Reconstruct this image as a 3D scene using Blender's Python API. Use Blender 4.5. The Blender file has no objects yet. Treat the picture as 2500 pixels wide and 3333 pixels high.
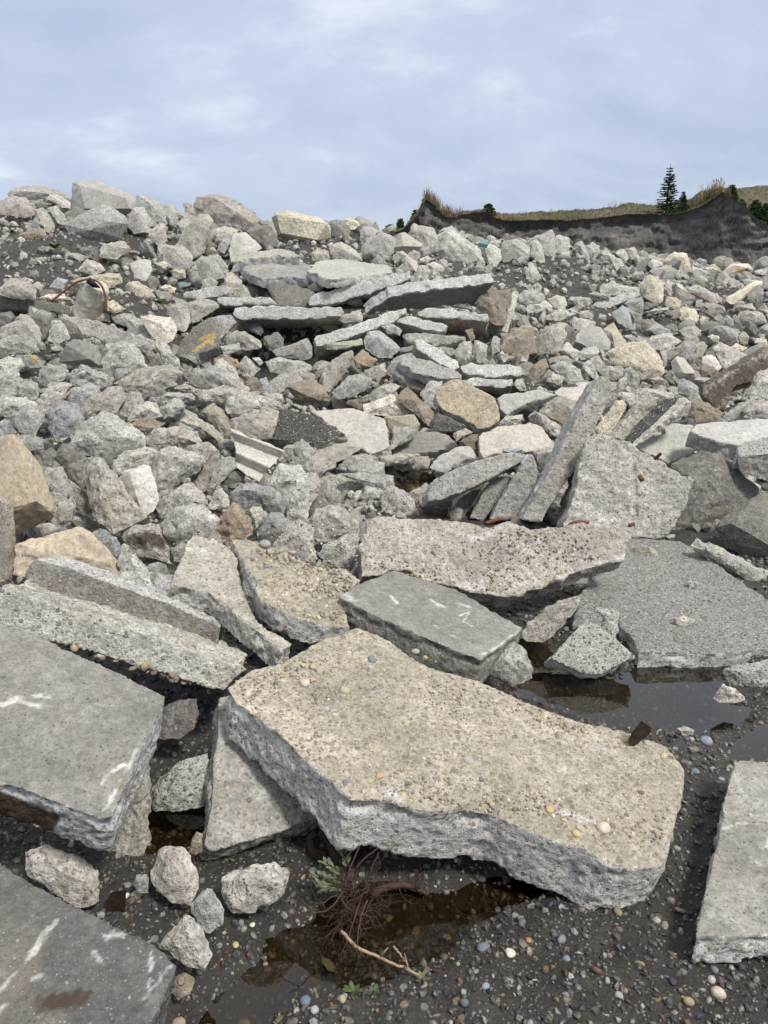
import bpy, bmesh, math, random
import numpy as np
from mathutils import Vector

# ---------------------------------------------------------------- camera, sky, sun, exposure
SC = bpy.context.scene
COL = SC.collection
F_PX, CU, CV = 2504.0, 1250.0, 1666.5
PITCH = math.radians(15.76)
EYE = np.array([0.0, 0.0, 1.6])
cd = bpy.data.cameras.new("camera")
cam = bpy.data.objects.new("camera", cd)
COL.objects.link(cam)
cam.location = EYE
cam.rotation_euler = (math.radians(90) - PITCH, 0, 0)
cd.sensor_fit = 'VERTICAL'
cd.angle = 2 * math.atan(CV / F_PX)
cd.clip_start = 0.05
cd.clip_end = 3000
SC.camera = cam
SC.view_settings.view_transform = 'Standard'
SC.view_settings.look = 'None'
SC.view_settings.gamma = 1
SC.view_settings.exposure = 1.36
SC.view_settings.use_curve_mapping = False

SUN_AZ, SUN_EL = math.radians(138), math.radians(53)
w = bpy.data.worlds.new("World")
SC.world = w
w.use_nodes = True
wn, wl = w.node_tree.nodes, w.node_tree.links
wn.clear()
def W(t, **k):
    n = wn.new(t)
    for a, v in k.items():
        setattr(n, a, v)
    return n
out = W('ShaderNodeOutputWorld')
bg = W('ShaderNodeBackground')
bg.inputs[1].default_value = 0.051
wl.new(bg.outputs[0], out.inputs[0])
sky = W('ShaderNodeTexSky', sky_type='NISHITA', sun_disc=False)
sky.sun_elevation = SUN_EL
sky.sun_rotation = SUN_AZ
tc = W('ShaderNodeTexCoord')
sep = W('ShaderNodeSeparateXYZ')
wl.new(tc.outputs['Generated'], sep.inputs[0])
def wmath(op, a, b=None, c=None):
    n = W('ShaderNodeMath', operation=op)
    for i, x in enumerate((a, b, c)):
        if x is None: continue
        if isinstance(x, (int, float)): n.inputs[i].default_value = x
        else: wl.new(x, n.inputs[i])
    return n.outputs[0]
den = wmath('ADD', wmath('MAXIMUM', sep.outputs[2], 0.0), 0.34)
cx = wmath('DIVIDE', sep.outputs[0], den)
cy = wmath('DIVIDE', sep.outputs[1], den)
comb = W('ShaderNodeCombineXYZ')
wl.new(cx, comb.inputs[0]); wl.new(cy, comb.inputs[1])
def wnoise(sc, det, rough, dist=0.0, off=(0, 0, 0)):
    m = W('ShaderNodeMapping')
    m.inputs['Scale'].default_value = (0.95, 1.15, 1)
    m.inputs['Location'].default_value = off
    wl.new(comb.outputs[0], m.inputs[0])
    n = W('ShaderNodeTexNoise')
    n.inputs['Scale'].default_value = sc
    n.inputs['Detail'].default_value = det
    n.inputs['Roughness'].default_value = rough
    n.inputs['Distortion'].default_value = dist
    wl.new(m.outputs[0], n.inputs[0])
    return n.outputs[0]
na = wnoise(0.9, 6, 0.55, 0.3)
nb = wnoise(2.6, 8, 0.6, 0.4, (3, 5, 0))
cl = wmath('ADD', wmath('MULTIPLY', na, 0.55), wmath('MULTIPLY', nb, 0.45))
rp = W('ShaderNodeValToRGB')
rp.color_ramp.elements[0].position = 0.40
rp.color_ramp.elements[0].color = (3.95, 4.6, 6.0, 1)
rp.color_ramp.elements[1].position = 0.63
rp.color_ramp.elements[1].color = (6.9, 7.4, 8.2, 1)
e = rp.color_ramp.elements.new(0.52)
e.color = (4.85, 5.45, 6.75, 1)
wl.new(cl, rp.inputs[0])
# an overcast sky is brighter overhead than near the horizon
zen = wmath('ADD', wmath('MULTIPLY', wmath('POWER', wmath('MAXIMUM', sep.outputs[2], 0.0), 1.5), 0.22), 0.95)
hsv = W('ShaderNodeHueSaturation')
wl.new(wmath('SUBTRACT', 1.0, wmath('MULTIPLY', wmath('MINIMUM', wmath('MAXIMUM', wmath('SUBTRACT', sep.outputs[2], 0.30), 0.0), 0.4), 2.2)), hsv.inputs['Saturation'])
wl.new(rp.outputs[0], hsv.inputs['Color'])
mulz = W('ShaderNodeVectorMath', operation='SCALE')
wl.new(hsv.outputs[0], mulz.inputs[0]); wl.new(zen, mulz.inputs[3])
mx = W('ShaderNodeMix', data_type='RGBA')
mx.inputs[0].default_value = 0.9
wl.new(sky.outputs[0], mx.inputs[6]); wl.new(mulz.outputs[0], mx.inputs[7])
wl.new(mx.outputs[2], bg.inputs[0])

sd = bpy.data.lights.new("sun", 'SUN')
sd.energy = 1.5
sd.angle = math.radians(11)
sd.color = (1.0, 0.97, 0.91)
sun = bpy.data.objects.new("sun", sd)
COL.objects.link(sun)
sv = Vector((math.sin(SUN_AZ) * math.cos(SUN_EL), math.cos(SUN_AZ) * math.cos(SUN_EL), math.sin(SUN_EL)))
sun.rotation_euler = sv.to_track_quat('Z', 'Y').to_euler()

# ---------------------------------------------------------------- helpers
rng = np.random.default_rng(7)
CP, SP = math.cos(PITCH), math.sin(PITCH)
# photo crops the outlines were traced in: origin and scale to photo pixels
CROP = {'0': (0, 0, 1.507), '1': (0, 550, .7535), '2': (1250, 550, .7535), '3': (0, 1000, .7535), '4': (1250, 1000, .7535),
        '5': (0, 1650, .7535), '6': (1250, 1650, .7535), '7': (0, 2350, .7535), '8': (1250, 2350, .7535),
        'a': (1200, 550, .3918), 'b': (1850, 550, .3918), 'c': (700, 780, .6028), 'd': (1300, 1200, .4219),
        'e': (1900, 1050, .3844), 'f': (900, 2650, .4822)}
def px(crop, pts):
    ox, oy, s = CROP[crop]
    return np.array([(ox + x * s, oy + y * s) for x, y in pts], float)
def parse(s):
    return [tuple(float(q) for q in t.split(',')) for t in s.split()]
def ray(u, v):
    x = (u - CU) / F_PX; y = -(v - CV) / F_PX
    return np.array([x, CP + y * SP, -SP + y * CP])
def atY(u, v, Y):
    d = ray(u, v); return EYE + d * (Y / d[1])
def atZ(u, v, z):
    d = ray(u, v); return EYE + d * ((z - EYE[2]) / d[2])
def atPlane(u, v, p0, n):
    d = ray(u, v); k = d @ n
    if abs(k) < 0.06: k = math.copysign(0.06, k)
    return EYE + d * (((p0 - EYE) @ n) / k)

def _hash(ix, iy, iz, seed):
    h = (ix.astype(np.int64) * 374761393 + iy.astype(np.int64) * 668265263 + iz.astype(np.int64) * 2147483647 + seed * 974711) & 0xffffffff
    h = ((h ^ (h >> 13)) * 1274126177) & 0xffffffff
    h = ((h ^ (h >> 16)) * 2246822519) & 0xffffffff
    return ((h ^ (h >> 15)) & 0xffffff) / float(0xffffff)
def vnoise(p, seed=0):
    i = np.floor(p).astype(np.int64); f = p - i
    f = f * f * f * (f * (f * 6 - 15) + 10)
    r = 0
    for dx in (0, 1):
        wx = f[:, 0] if dx else 1 - f[:, 0]
        for dy in (0, 1):
            wy = f[:, 1] if dy else 1 - f[:, 1]
            for dz in (0, 1):
                wz = f[:, 2] if dz else 1 - f[:, 2]
                r = r + wx * wy * wz * _hash(i[:, 0] + dx, i[:, 1] + dy, i[:, 2] + dz, seed)
    return r * 2 - 1
def fbm(p, octv=3, seed=0, rough=0.5):
    r = 0; a = 1; t = 0
    for k in range(octv):
        r = r + a * vnoise(p, seed + k * 17); t += a; a *= rough; p = p * 2.03 + 5.3
    return r / t
def worley(p, seed=0):
    i = np.floor(p).astype(np.int64)
    best = np.full(len(p), 9.0); bid = np.zeros(len(p))
    for dx in (-1, 0, 1):
        for dy in (-1, 0, 1):
            for dz in (-1, 0, 1):
                c = i + np.array([dx, dy, dz])
                q = np.stack([_hash(c[:, 0], c[:, 1], c[:, 2], seed + s) for s in (1, 2, 3)], 1) + c
                d = ((p - q) ** 2).sum(1)
                m = d < best
                best[m] = d[m]; bid[m] = _hash(c[m, 0], c[m, 1], c[m, 2], seed + 9)
    return np.sqrt(best), bid
def sstep(a, b, x):
    t = np.clip((x - a) / (b - a), 0, 1); return t * t * (3 - 2 * t)
def seg_dist(P, A, B):
    ab = B - A; t = np.clip(((P - A) @ ab) / max(ab @ ab, 1e-9), 0, 1)
    return np.linalg.norm(P - (A + t[:, None] * ab), axis=1)
def inside(P, poly):
    r = np.zeros(len(P), bool); n = len(poly)
    for i in range(n):
        a, b = poly[i], poly[(i + 1) % n]
        m = ((a[1] > P[:, 1]) != (b[1] > P[:, 1])) & (P[:, 0] < (b[0] - a[0]) * (P[:, 1] - a[1]) / (b[1] - a[1] + 1e-12) + a[0])
        r ^= m
    return r
def sdist(P, poly):          # signed distance, negative inside
    d = np.full(len(P), 1e9)
    for i in range(len(poly)):
        d = np.minimum(d, seg_dist(P, poly[i], poly[(i + 1) % len(poly)]))
    return np.where(inside(P, poly), -d, d)

def tag(o, label=None, cat=None, group=None, kind=None):
    if label: o['label'] = label
    if cat: o['category'] = cat
    if group: o['group'] = group
    if kind: o['kind'] = kind
    return o
def link(name, me, parent=None, loc=None):
    o = bpy.data.objects.new(name, me); COL.objects.link(o)
    if parent is not None: o.parent = parent
    if loc is not None: o.location = loc
    return o
def mesh_np(name, V, T, mats, smooth=True, matidx=None):
    """mesh from vertex array and an (n,3) or (n,4) face array"""
    me = bpy.data.meshes.new(name)
    V = np.asarray(V, np.float32); T = np.asarray(T, np.int32); k = T.shape[1]
    me.vertices.add(len(V)); me.vertices.foreach_set('co', V.ravel())
    me.loops.add(T.size); me.loops.foreach_set('vertex_index', T.ravel())
    me.polygons.add(len(T))
    me.polygons.foreach_set('loop_start', np.arange(0, T.size, k, dtype=np.int32))
    me.polygons.foreach_set('loop_total', np.full(len(T), k, np.int32))
    for m in mats: me.materials.append(m)
    if matidx is not None: me.polygons.foreach_set('material_index', np.asarray(matidx, np.int32))
    me.update(calc_edges=True)
    me.polygons.foreach_set('use_smooth', np.full(len(T), smooth, bool))
    return me
def add_col(me, name, C):
    a = me.attributes.new(name, 'FLOAT_COLOR', 'POINT')
    C = np.asarray(C, np.float32)
    if C.shape[1] == 3: C = np.hstack([C, np.ones((len(C), 1), np.float32)])
    a.data.foreach_set('color', C.ravel())
def add_float(me, name, f):
    a = me.attributes.new(name, 'FLOAT', 'POINT'); a.data.foreach_set('value', np.asarray(f, np.float32))
class Tris:
    """collects tubes, leaves, cones ... into one mesh"""
    def __init__(s): s.v = []; s.f = []; s.n = 0; s.c = []
    def add(s, V, Fc, col=None):
        V = np.asarray(V, float)
        s.v.append(V); s.f += [tuple(i + s.n for i in f) for f in Fc]; s.n += len(V)
        s.c.append(np.tile(np.array(col if col is not None else (1, 1, 1), float), (len(V), 1)))
    def tube(s, pts, r0, r1=None, k=6, col=None, cap=True):
        pts = [np.asarray(p, float) for p in pts]; r1 = r0 if r1 is None else r1
        V = []; n = len(pts)
        for i, p in enumerate(pts):
            t = pts[min(i + 1, n - 1)] - pts[max(i - 1, 0)]; t = t / (np.linalg.norm(t) + 1e-9)
            a = np.cross(t, (0, 0, 1.0) if abs(t[2]) < .9 else (1.0, 0, 0)); a /= np.linalg.norm(a); b = np.cross(t, a)
            r = r0 + (r1 - r0) * i / (n - 1)
            for j in range(k):
                th = 2 * math.pi * j / k; V.append(p + r * (math.cos(th) * a + math.sin(th) * b))
        Fc = [(i * k + j, i * k + (j + 1) % k, (i + 1) * k + (j + 1) % k, (i + 1) * k + j) for i in range(n - 1) for j in range(k)]
        if cap: Fc += [tuple(range(k - 1, -1, -1)), tuple(range((n - 1) * k, n * k))]
        s.add(V, Fc, col)
    def leaf(s, base, d, up, L, wd, col=None):
        d = np.asarray(d, float) / np.linalg.norm(d); sd_ = np.cross(d, up); sd_ /= (np.linalg.norm(sd_) + 1e-9); nn = np.cross(sd_, d)
        b = np.asarray(base, float)
        V = [b, b + d * L * .35 + sd_ * wd * .42 + nn * wd * .08, b + d * L * .75 + sd_ * wd * .45, b + d * L, b + d * L * .75 - sd_ * wd * .45, b + d * L * .35 - sd_ * wd * .42 + nn * wd * .08]
        s.add(V, [(0, 1, 2), (0, 2, 3), (0, 3, 4), (0, 4, 5)], col)
    def build(s, name, mat, parent=None, smooth=True, loc=None):
        V = np.vstack(s.v)
        me = bpy.data.meshes.new(name); me.from_pydata(V.tolist(), [], s.f)
        me.materials.append(mat); me.polygons.foreach_set('use_smooth', np.full(len(me.polygons), smooth, bool))
        add_col(me, 'tint', np.vstack(s.c))
        return link(name, me, parent, None if parent is not None else loc)

# ---------------------------------------------------------------- materials
class NT:
    def __init__(s, name):
        s.m = bpy.data.materials.new(name); s.m.use_nodes = True
        s.t = s.m.node_tree; s.t.nodes.clear()
        s.out = s.n('ShaderNodeOutputMaterial')
    def n(s, t, **k):
        nd = s.t.nodes.new(t)
        for a, v in k.items(): setattr(nd, a, v)
        return nd
    def put(s, sock, v):
        if v is None: return
        if hasattr(v, 'is_linked') or isinstance(v, bpy.types.NodeSocket): s.t.links.new(v, sock)
        else:
            if hasattr(sock.default_value, '__len__') and len(sock.default_value) == 4 and len(v) == 3: v = (*v, 1)
            sock.default_value = v
    def math(s, op, a, b=None, c=None, clamp=False):
        nd = s.n('ShaderNodeMath', operation=op, use_clamp=clamp)
        for i, x in enumerate((a, b, c)): s.put(nd.inputs[i], x)
        return nd.outputs[0]
    def noise(s, co, scale, det=4, rough=.55, dist=0):
        nd = s.n('ShaderNodeTexNoise'); s.put(nd.inputs['Vector'], co)
        nd.inputs['Scale'].default_value = scale; nd.inputs['Detail'].default_value = det
        nd.inputs['Roughness'].default_value = rough; nd.inputs['Distortion'].default_value = dist
        return nd.outputs[0]
    def vor(s, co, scale, feat='F1', rnd=1.0):
        nd = s.n('ShaderNodeTexVoronoi', feature=feat); s.put(nd.inputs['Vector'], co)
        nd.inputs['Scale'].default_value = scale; nd.inputs['Randomness'].default_value = rnd
        return nd
    def ramp(s, f, stops, interp='LINEAR'):
        nd = s.n('ShaderNodeValToRGB'); cr = nd.color_ramp; cr.interpolation = interp
        while len(cr.elements) < len(stops): cr.elements.new(.5)
        for el, (p, c) in zip(cr.elements, stops):
            el.position = p; el.color = (*c, 1) if len(c) == 3 else c
        s.put(nd.inputs[0], f); return nd.outputs[0]
    def map(s, f, a, b, c=0., d=1.):
        nd = s.n('ShaderNodeMapRange', clamp=True); s.put(nd.inputs[0], f)
        for i, x in enumerate((a, b, c, d)): nd.inputs[i + 1].default_value = x
        return nd.outputs[0]
    def mix(s, f, a, b, blend='MIX'):
        nd = s.n('ShaderNodeMix', data_type='RGBA', blend_type=blend)
        s.put(nd.inputs[0], f); s.put(nd.inputs[6], a); s.put(nd.inputs[7], b); return nd.outputs[2]
    def scale(s, v, f):
        nd = s.n('ShaderNodeVectorMath', operation='SCALE'); s.put(nd.inputs[0], v); s.put(nd.inputs[3], f); return nd.outputs[0]
    def attr(s, name, o='Fac'):
        return s.n('ShaderNodeAttribute', attribute_name=name).outputs[o]
    def coords(s):
        tc_ = s.n('ShaderNodeTexCoord'); oi = s.n('ShaderNodeObjectInfo')
        va = s.n('ShaderNodeVectorMath', operation='ADD'); s.put(va.inputs[0], tc_.outputs['Object'])
        sc_ = s.n('ShaderNodeVectorMath', operation='SCALE'); sc_.inputs[0].default_value = (37, 53, 71); s.put(sc_.inputs[3], oi.outputs['Random'])
        s.put(va.inputs[1], sc_.outputs[0]); s.oi = oi
        return va.outputs[0]
    def finish(s, col, rough=.9, height=None, dist=.01, strength=1.0, spec=.3):
        p = s.n('ShaderNodeBsdfPrincipled'); s.put(p.inputs['Base Color'], col); s.put(p.inputs['Roughness'], rough)
        p.inputs['Specular IOR Level'].default_value = spec
        if height is not None:
            b = s.n('ShaderNodeBump'); b.inputs['Distance'].default_value = dist; b.inputs['Strength'].default_value = strength
            s.put(b.inputs['Height'], height); s.put(p.inputs['Normal'], b.outputs[0])
        s.t.links.new(p.outputs[0], s.out.inputs[0]); return s.m

STONES = [(0., (.12, .125, .13)), (.22, (.19, .185, .175)), (.4, (.27, .255, .23)), (.58, (.36, .29, .19)), (.74, (.20, .12, .08)), (.86, (.5, .47, .42)), (1., (.16, .19, .22))]
def concrete(name, agg=.35, agg_scale=38, mottled=.5, stain=.3, chalk=.3, bump=1.0, scr=0., warmpatch=(.34, .27, .18), warm=.25, stones=STONES, fine=.25, tintmul=1.0, dens2=0., speck=.18, grey=0., base=None):
    s = NT(name); co = s.coords()
    big = s.noise(co, 2.6, 5, .6); mid = s.noise(co, 13, 7, .66); fin = s.noise(co, 95, 4, .7); gr = s.noise(co, 34, 5, .75)
    base = s.scale(s.attr('tint', 'Color') if base else s.oi.outputs['Color'], tintmul)
    if grey: base = s.mix(grey, base, (.55, .545, .52))
    k = s.math('MULTIPLY', s.map(big, .28, .72, 1 - mottled * .5, 1 + mottled * .4), s.map(mid, .25, .75, 1 - mottled * .55, 1 + mottled * .5))
    k = s.math('MULTIPLY', k, s.map(fin, .3, .7, 1 - fine, 1 + fine))
    k = s.math('MULTIPLY', k, s.map(gr, .32, .68, 1 - fine, 1 + fine * .8))
    col = s.scale(base, k)
    wp = s.noise(co, 3.7, 6, .62, .4)
    col = s.mix(s.map(wp, .52, .68, 0, warm), col, warmpatch)
    # aggregate stones showing in the paste
    def stones_layer(col, scale, amount, rad):
        v = s.vor(co, scale); sep_ = s.n('ShaderNodeSeparateColor'); s.put(sep_.inputs[0], v.outputs['Color'])
        r_ = s.math('MULTIPLY_ADD', sep_.outputs[2], rad * .5, rad * .6)
        m = s.map(s.math('SUBTRACT', v.outputs['Distance'], r_), -.07, .03, 1, 0)
        m = s.math('MULTIPLY', m, s.math('LESS_THAN', sep_.outputs[0], amount))
        return s.mix(s.math('MULTIPLY', m, .85), col, s.ramp(sep_.outputs[1], stones)), m
    col, m1 = stones_layer(col, agg_scale, agg, .42)
    col, m2 = stones_layer(col, agg_scale * 2.3, agg * 1.1 + dens2, .44)
    if speck:
        pit = s.map(s.noise(co, 60, 3, .6), .62, .70, 0, 1)
        col = s.mix(s.math('MULTIPLY', pit, speck * 2.4), col, (.07, .065, .06))
    ch = s.math('MULTIPLY', s.map(s.noise(co, 5.5, 9, .74, .3), .55, .68), s.map(gr, .38, .56))
    col = s.mix(s.math('MULTIPLY', ch, chalk), col, (.66, .65, .62))
    st = s.map(s.noise(co, 2.1, 8, .68, .5), .54, .72)
    col = s.mix(s.math('MULTIPLY', st, stain), col, (.085, .078, .066))
    if scr:
        mp = s.n('ShaderNodeMapping'); s.put(mp.inputs[0], co); mp.inputs['Rotation'].default_value = (0, 0, .6); mp.inputs['Scale'].default_value = (22, 2.2, 5)
        sc_ = s.map(s.noise(mp.outputs[0], 1.4, 6, .65, .8), .66, .72)
        col = s.mix(s.math('MULTIPLY', sc_, scr), col, (.6, .58, .54))
    mw = s.math('MULTIPLY', s.attr('mark_white'), s.map(gr, .36, .58, .25, 1))
    col = s.mix(mw, col, (.66, .65, .63))
    col = s.mix(s.attr('mark_brown'), col, (.055, .036, .024))
    col = s.mix(s.attr('mark_yellow'), col, (.50, .36, .11))
    h = s.math('ADD', s.math('MULTIPLY', mid, .9), s.math('MULTIPLY', fin, .22))
    h = s.math('ADD', h, s.math('MULTIPLY', gr, .5))
    h = s.math('ADD', h, s.math('MULTIPLY', m1, .16))
    h = s.math('ADD', h, s.math('MULTIPLY', m2, .07))
    return s.finish(col, .92, h, .022 * bump, .9)

M = {}
M['con'] = concrete('broken_concrete', agg=.30, agg_scale=52, mottled=.55, stain=.28, chalk=.45, fine=.36, bump=1.5)
M['edge'] = concrete('fractured_concrete_edge', agg=.42, agg_scale=58, mottled=.42, stain=.05, chalk=.35, warm=.06, bump=.95, grey=.8)
M['rubble'] = concrete('small_rubble', agg=.25, mottled=.4, stain=.2, chalk=.3, base='attr')
TSTONES = [(0., (.17, .15, .12)), (.3, (.30, .25, .18)), (.5, (.42, .35, .25)), (.7, (.26, .24, .205)), (.85, (.55, .50, .41)), (.95, (.13, .13, .13)), (1., (.3, .23, .17))]
M['tan'] = concrete('pebbly_tan_concrete', stones=TSTONES, agg=.5, agg_scale=44, mottled=.55, stain=.10, chalk=.5, warm=.3, warmpatch=(.37, .325, .235), bump=1.2, fine=.3, dens2=.15)
M['smooth'] = concrete('smooth_cast_concrete', agg=.22, agg_scale=110, stones=[(0., (.07, .07, .068)), (.6, (.17, .165, .155)), (1., (.30, .29, .27))], mottled=.5, stain=.5, chalk=.16, bump=.28, scr=.5, warm=.2, fine=.25, speck=.12)
M['smoothflat'] = concrete('smooth_pale_concrete', agg=.06, agg_scale=60, mottled=.25, stain=.15, chalk=.25, bump=.2, scr=.3, warm=.25, speck=.06)
AGG = [(0., (.035, .04, .045)), (.35, (.09, .095, .10)), (.55, (.2, .19, .17)), (.75, (.42, .39, .33)), (.9, (.55, .53, .48)), (1., (.10, .11, .13))]
M['agg'] = concrete('exposed_aggregate_concrete', agg=.95, agg_scale=62, mottled=.25, stain=.12, chalk=.12, bump=.8, stones=AGG, warm=.05, dens2=.2, speck=.1)
BLK = [(0., (.012, .013, .014)), (.6, (.03, .032, .034)), (.8, (.08, .08, .08)), (.93, (.45, .43, .4)), (1., (.5, .5, .48))]
M['asphalt'] = concrete('asphalt_coated_concrete', agg=.95, agg_scale=48, mottled=.2, stain=.0, chalk=.08, bump=.7, stones=BLK, warm=0, tintmul=.18, dens2=.2, speck=0)

def stone_mat(name, rough=.75, wet=False):
    s = NT(name); co = s.coords()
    k = s.math('MULTIPLY', s.map(s.noise(co, 40, 5, .6), .3, .7, .7, 1.25), s.map(s.noise(co, 220, 3), .3, .7, .85, 1.12))
    return s.finish(s.scale(s.attr('tint', 'Color'), k), rough, s.noise(co, 90, 4), .004, .5, .5)
M['stones'] = stone_mat('river_stone')
M['wetstones'] = stone_mat('wet_gravel', .5)

def soil(name, a, b, wet=0.0):
    s = NT(name); co = s.n('ShaderNodeTexCoord').outputs['Object']
    n1 = s.noise(co, 1.3, 6, .6); n2 = s.noise(co, 16, 8, .7); n3 = s.noise(co, 110, 4, .7)
    col = s.mix(s.map(n2, .3, .7), a, b)
    col = s.scale(col, s.math('MULTIPLY', s.map(n1, .3, .7, .75, 1.2), s.map(n3, .3, .7, .65, 1.35)))
    v = s.vor(co, 70); sp_ = s.n('ShaderNodeSeparateColor'); s.put(sp_.inputs[0], v.outputs['Color'])
    m = s.math('MULTIPLY', s.map(v.outputs['Distance'], .25, .38, 1, 0), s.math('LESS_THAN', sp_.outputs[0], .35))
    col = s.mix(s.math('MULTIPLY', m, .8), col, s.scale(s.ramp(sp_.outputs[1], STONES), .7))
    v2 = s.vor(co, 24); sp2 = s.n('ShaderNodeSeparateColor'); s.put(sp2.inputs[0], v2.outputs['Color'])
    m2 = s.math('MULTIPLY', s.map(v2.outputs['Distance'], .2, .32, 1, 0), s.math('LESS_THAN', sp2.outputs[0], .22))
    col = s.mix(s.math('MULTIPLY', m2, .85), col, s.scale(s.ramp(sp2.outputs[1], STONES), .8))
    h = s.math('ADD', s.math('MULTIPLY', n2, .9), s.math('ADD', s.math('MULTIPLY', n3, .3), s.math('ADD', s.math('MULTIPLY', m, .2), s.math('MULTIPLY', m2, .35))))
    return s.finish(col, .85 - wet * .35, h, .02, 1, .35)
M['soil'] = soil('dark_gravelly_soil', (.027, .025, .022), (.068, .063, .055), .75)

def plain(name, col, rough=.8, var=.35, scale=30, bump=.4, spec=.3, dist=.006):
    s = NT(name); co = s.coords()
    n1 = s.noise(co, scale, 6, .65); n2 = s.noise(co, scale * 5, 4, .65)
    k = s.math('MULTIPLY', s.map(n1, .3, .7, 1 - var, 1 + var), s.map(n2, .3, .7, 1 - var * .6, 1 + var * .6))
    t = s.attr('tint', 'Color')
    return s.finish(s.mix(1.0, s.scale(t, k), col, 'MULTIPLY'), rough, s.math('ADD', n1, s.math('MULTIPLY', n2, .4)), dist, bump, spec)
M['rust'] = plain('rusty_steel', (.15, .065, .035), .8, .5, 60)
M['root'] = plain('reddish_root', (.060, .034, .026), .75, .4, 80)
M['twig'] = plain('bleached_twig', (.30, .22, .15), .75, .4, 60)
M['darkwood'] = plain('wet_dark_wood', (.028, .017, .010), .7, .5, 40, .8)
M['leaf'] = plain('weed_leaf', (.10, .115, .065), .5, .25, 50)
M['green'] = plain('green_leaf', (.065, .105, .03), .5, .3, 50)
M['needle'] = plain('conifer_needles', (.095, .15, .085), .7, .3, 3)
M['bark'] = plain('conifer_bark', (.09, .07, .05), .9, .4, 10)
M['drygrass'] = plain('dry_grass', (.19, .165, .12), .9, .3, 3)
M['cyan'] = plain('turquoise_paint', (.26, .42, .41), .7, .15, 20)
M['yellowp'] = plain('yellow_paint', (.65, .42, .08), .6, .2, 20)
M['black'] = plain('black_plastic', (.015, .015, .017), .45, .2, 20)

def bank_mat():
    s = NT('bank_soil'); co = s.n('ShaderNodeTexCoord').outputs['Object']
    mp = s.n('ShaderNodeMapping'); s.put(mp.inputs[0], co); mp.inputs['Scale'].default_value = (.18, .3, 1.6)
    st = s.noise(mp.outputs[0], 1.0, 8, .65, .6); n2 = s.noise(co, .5, 8, .65); n3 = s.noise(co, 4, 6, .7)
    col = s.ramp(st, [(.3, (.08, .076, .071)), (.5, (.108, .102, .094)), (.7, (.15, .142, .13))])
    col = s.scale(col, s.math('MULTIPLY', s.map(n2, .3, .7, .75, 1.25), s.math('MULTIPLY', s.map(n3, .3, .7, .65, 1.35), s.map(s.noise(co, 13, 4, .7), .3, .7, .7, 1.3))))
    v = s.vor(co, 1.6); spc = s.n('ShaderNodeSeparateColor'); s.put(spc.inputs[0], v.outputs['Color'])
    m = s.math('MULTIPLY', s.map(v.outputs['Distance'], .10, .16, 1, 0), s.math('LESS_THAN', spc.outputs[0], .3))
    col = s.mix(m, col, (.25, .23, .2))
    g = s.attr('grass')
    gn = s.noise(co, 1.1, 7, .7)
    gcol = s.mix(s.map(s.noise(co, .22, 4), .42, .6), s.ramp(gn, [(.3, (.075, .066, .045)), (.7, (.17, .148, .105))]), s.ramp(gn, [(.3, (.04, .042, .02)), (.7, (.10, .095, .05))]))
    col = s.mix(g, col, gcol)
    h = s.math('ADD', s.math('MULTIPLY', st, 1.0), s.math('ADD', s.math('MULTIPLY', n3, .5), s.math('MULTIPLY', n2, .6)))
    return s.finish(col, .95, h, .10, .8, .1)
M['bank'] = bank_mat()

def water_mat():
    s = NT('murky_water'); co = s.n('ShaderNodeTexCoord').outputs['Object']
    g = s.n('ShaderNodeBsdfGlossy'); g.inputs['Roughness'].default_value = .015
    b = s.n('ShaderNodeBump'); b.inputs['Distance'].default_value = .0012; b.inputs['Strength'].default_value = .25
    s.put(b.inputs['Height'], s.noise(co, 7, 3)); s.put(g.inputs['Normal'], b.outputs[0])
    t = s.n('ShaderNodeBsdfTransparent'); t.inputs[0].default_value = (.60, .52, .36, 1)
    f = s.n('ShaderNodeFresnel'); f.inputs[0].default_value = 1.5; s.put(f.inputs['Normal'], b.outputs[0])
    mx_ = s.n('ShaderNodeMixShader'); s.put(mx_.inputs[0], s.math('MULTIPLY', f.outputs[0], 1.7, clamp=True))
    s.t.links.new(t.outputs[0], mx_.inputs[1]); s.t.links.new(g.outputs[0], mx_.inputs[2])
    s.t.links.new(mx_.outputs[0], s.out.inputs[0]); return s.m
M['water'] = water_mat()

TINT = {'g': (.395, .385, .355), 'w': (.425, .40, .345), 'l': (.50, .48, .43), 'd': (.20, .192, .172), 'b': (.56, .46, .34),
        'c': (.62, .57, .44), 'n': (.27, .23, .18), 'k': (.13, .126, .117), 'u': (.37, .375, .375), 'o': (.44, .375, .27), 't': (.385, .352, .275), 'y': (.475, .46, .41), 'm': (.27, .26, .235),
        'p': (.60, .53, .45), 'q': (.31, .24, .18)}
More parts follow.
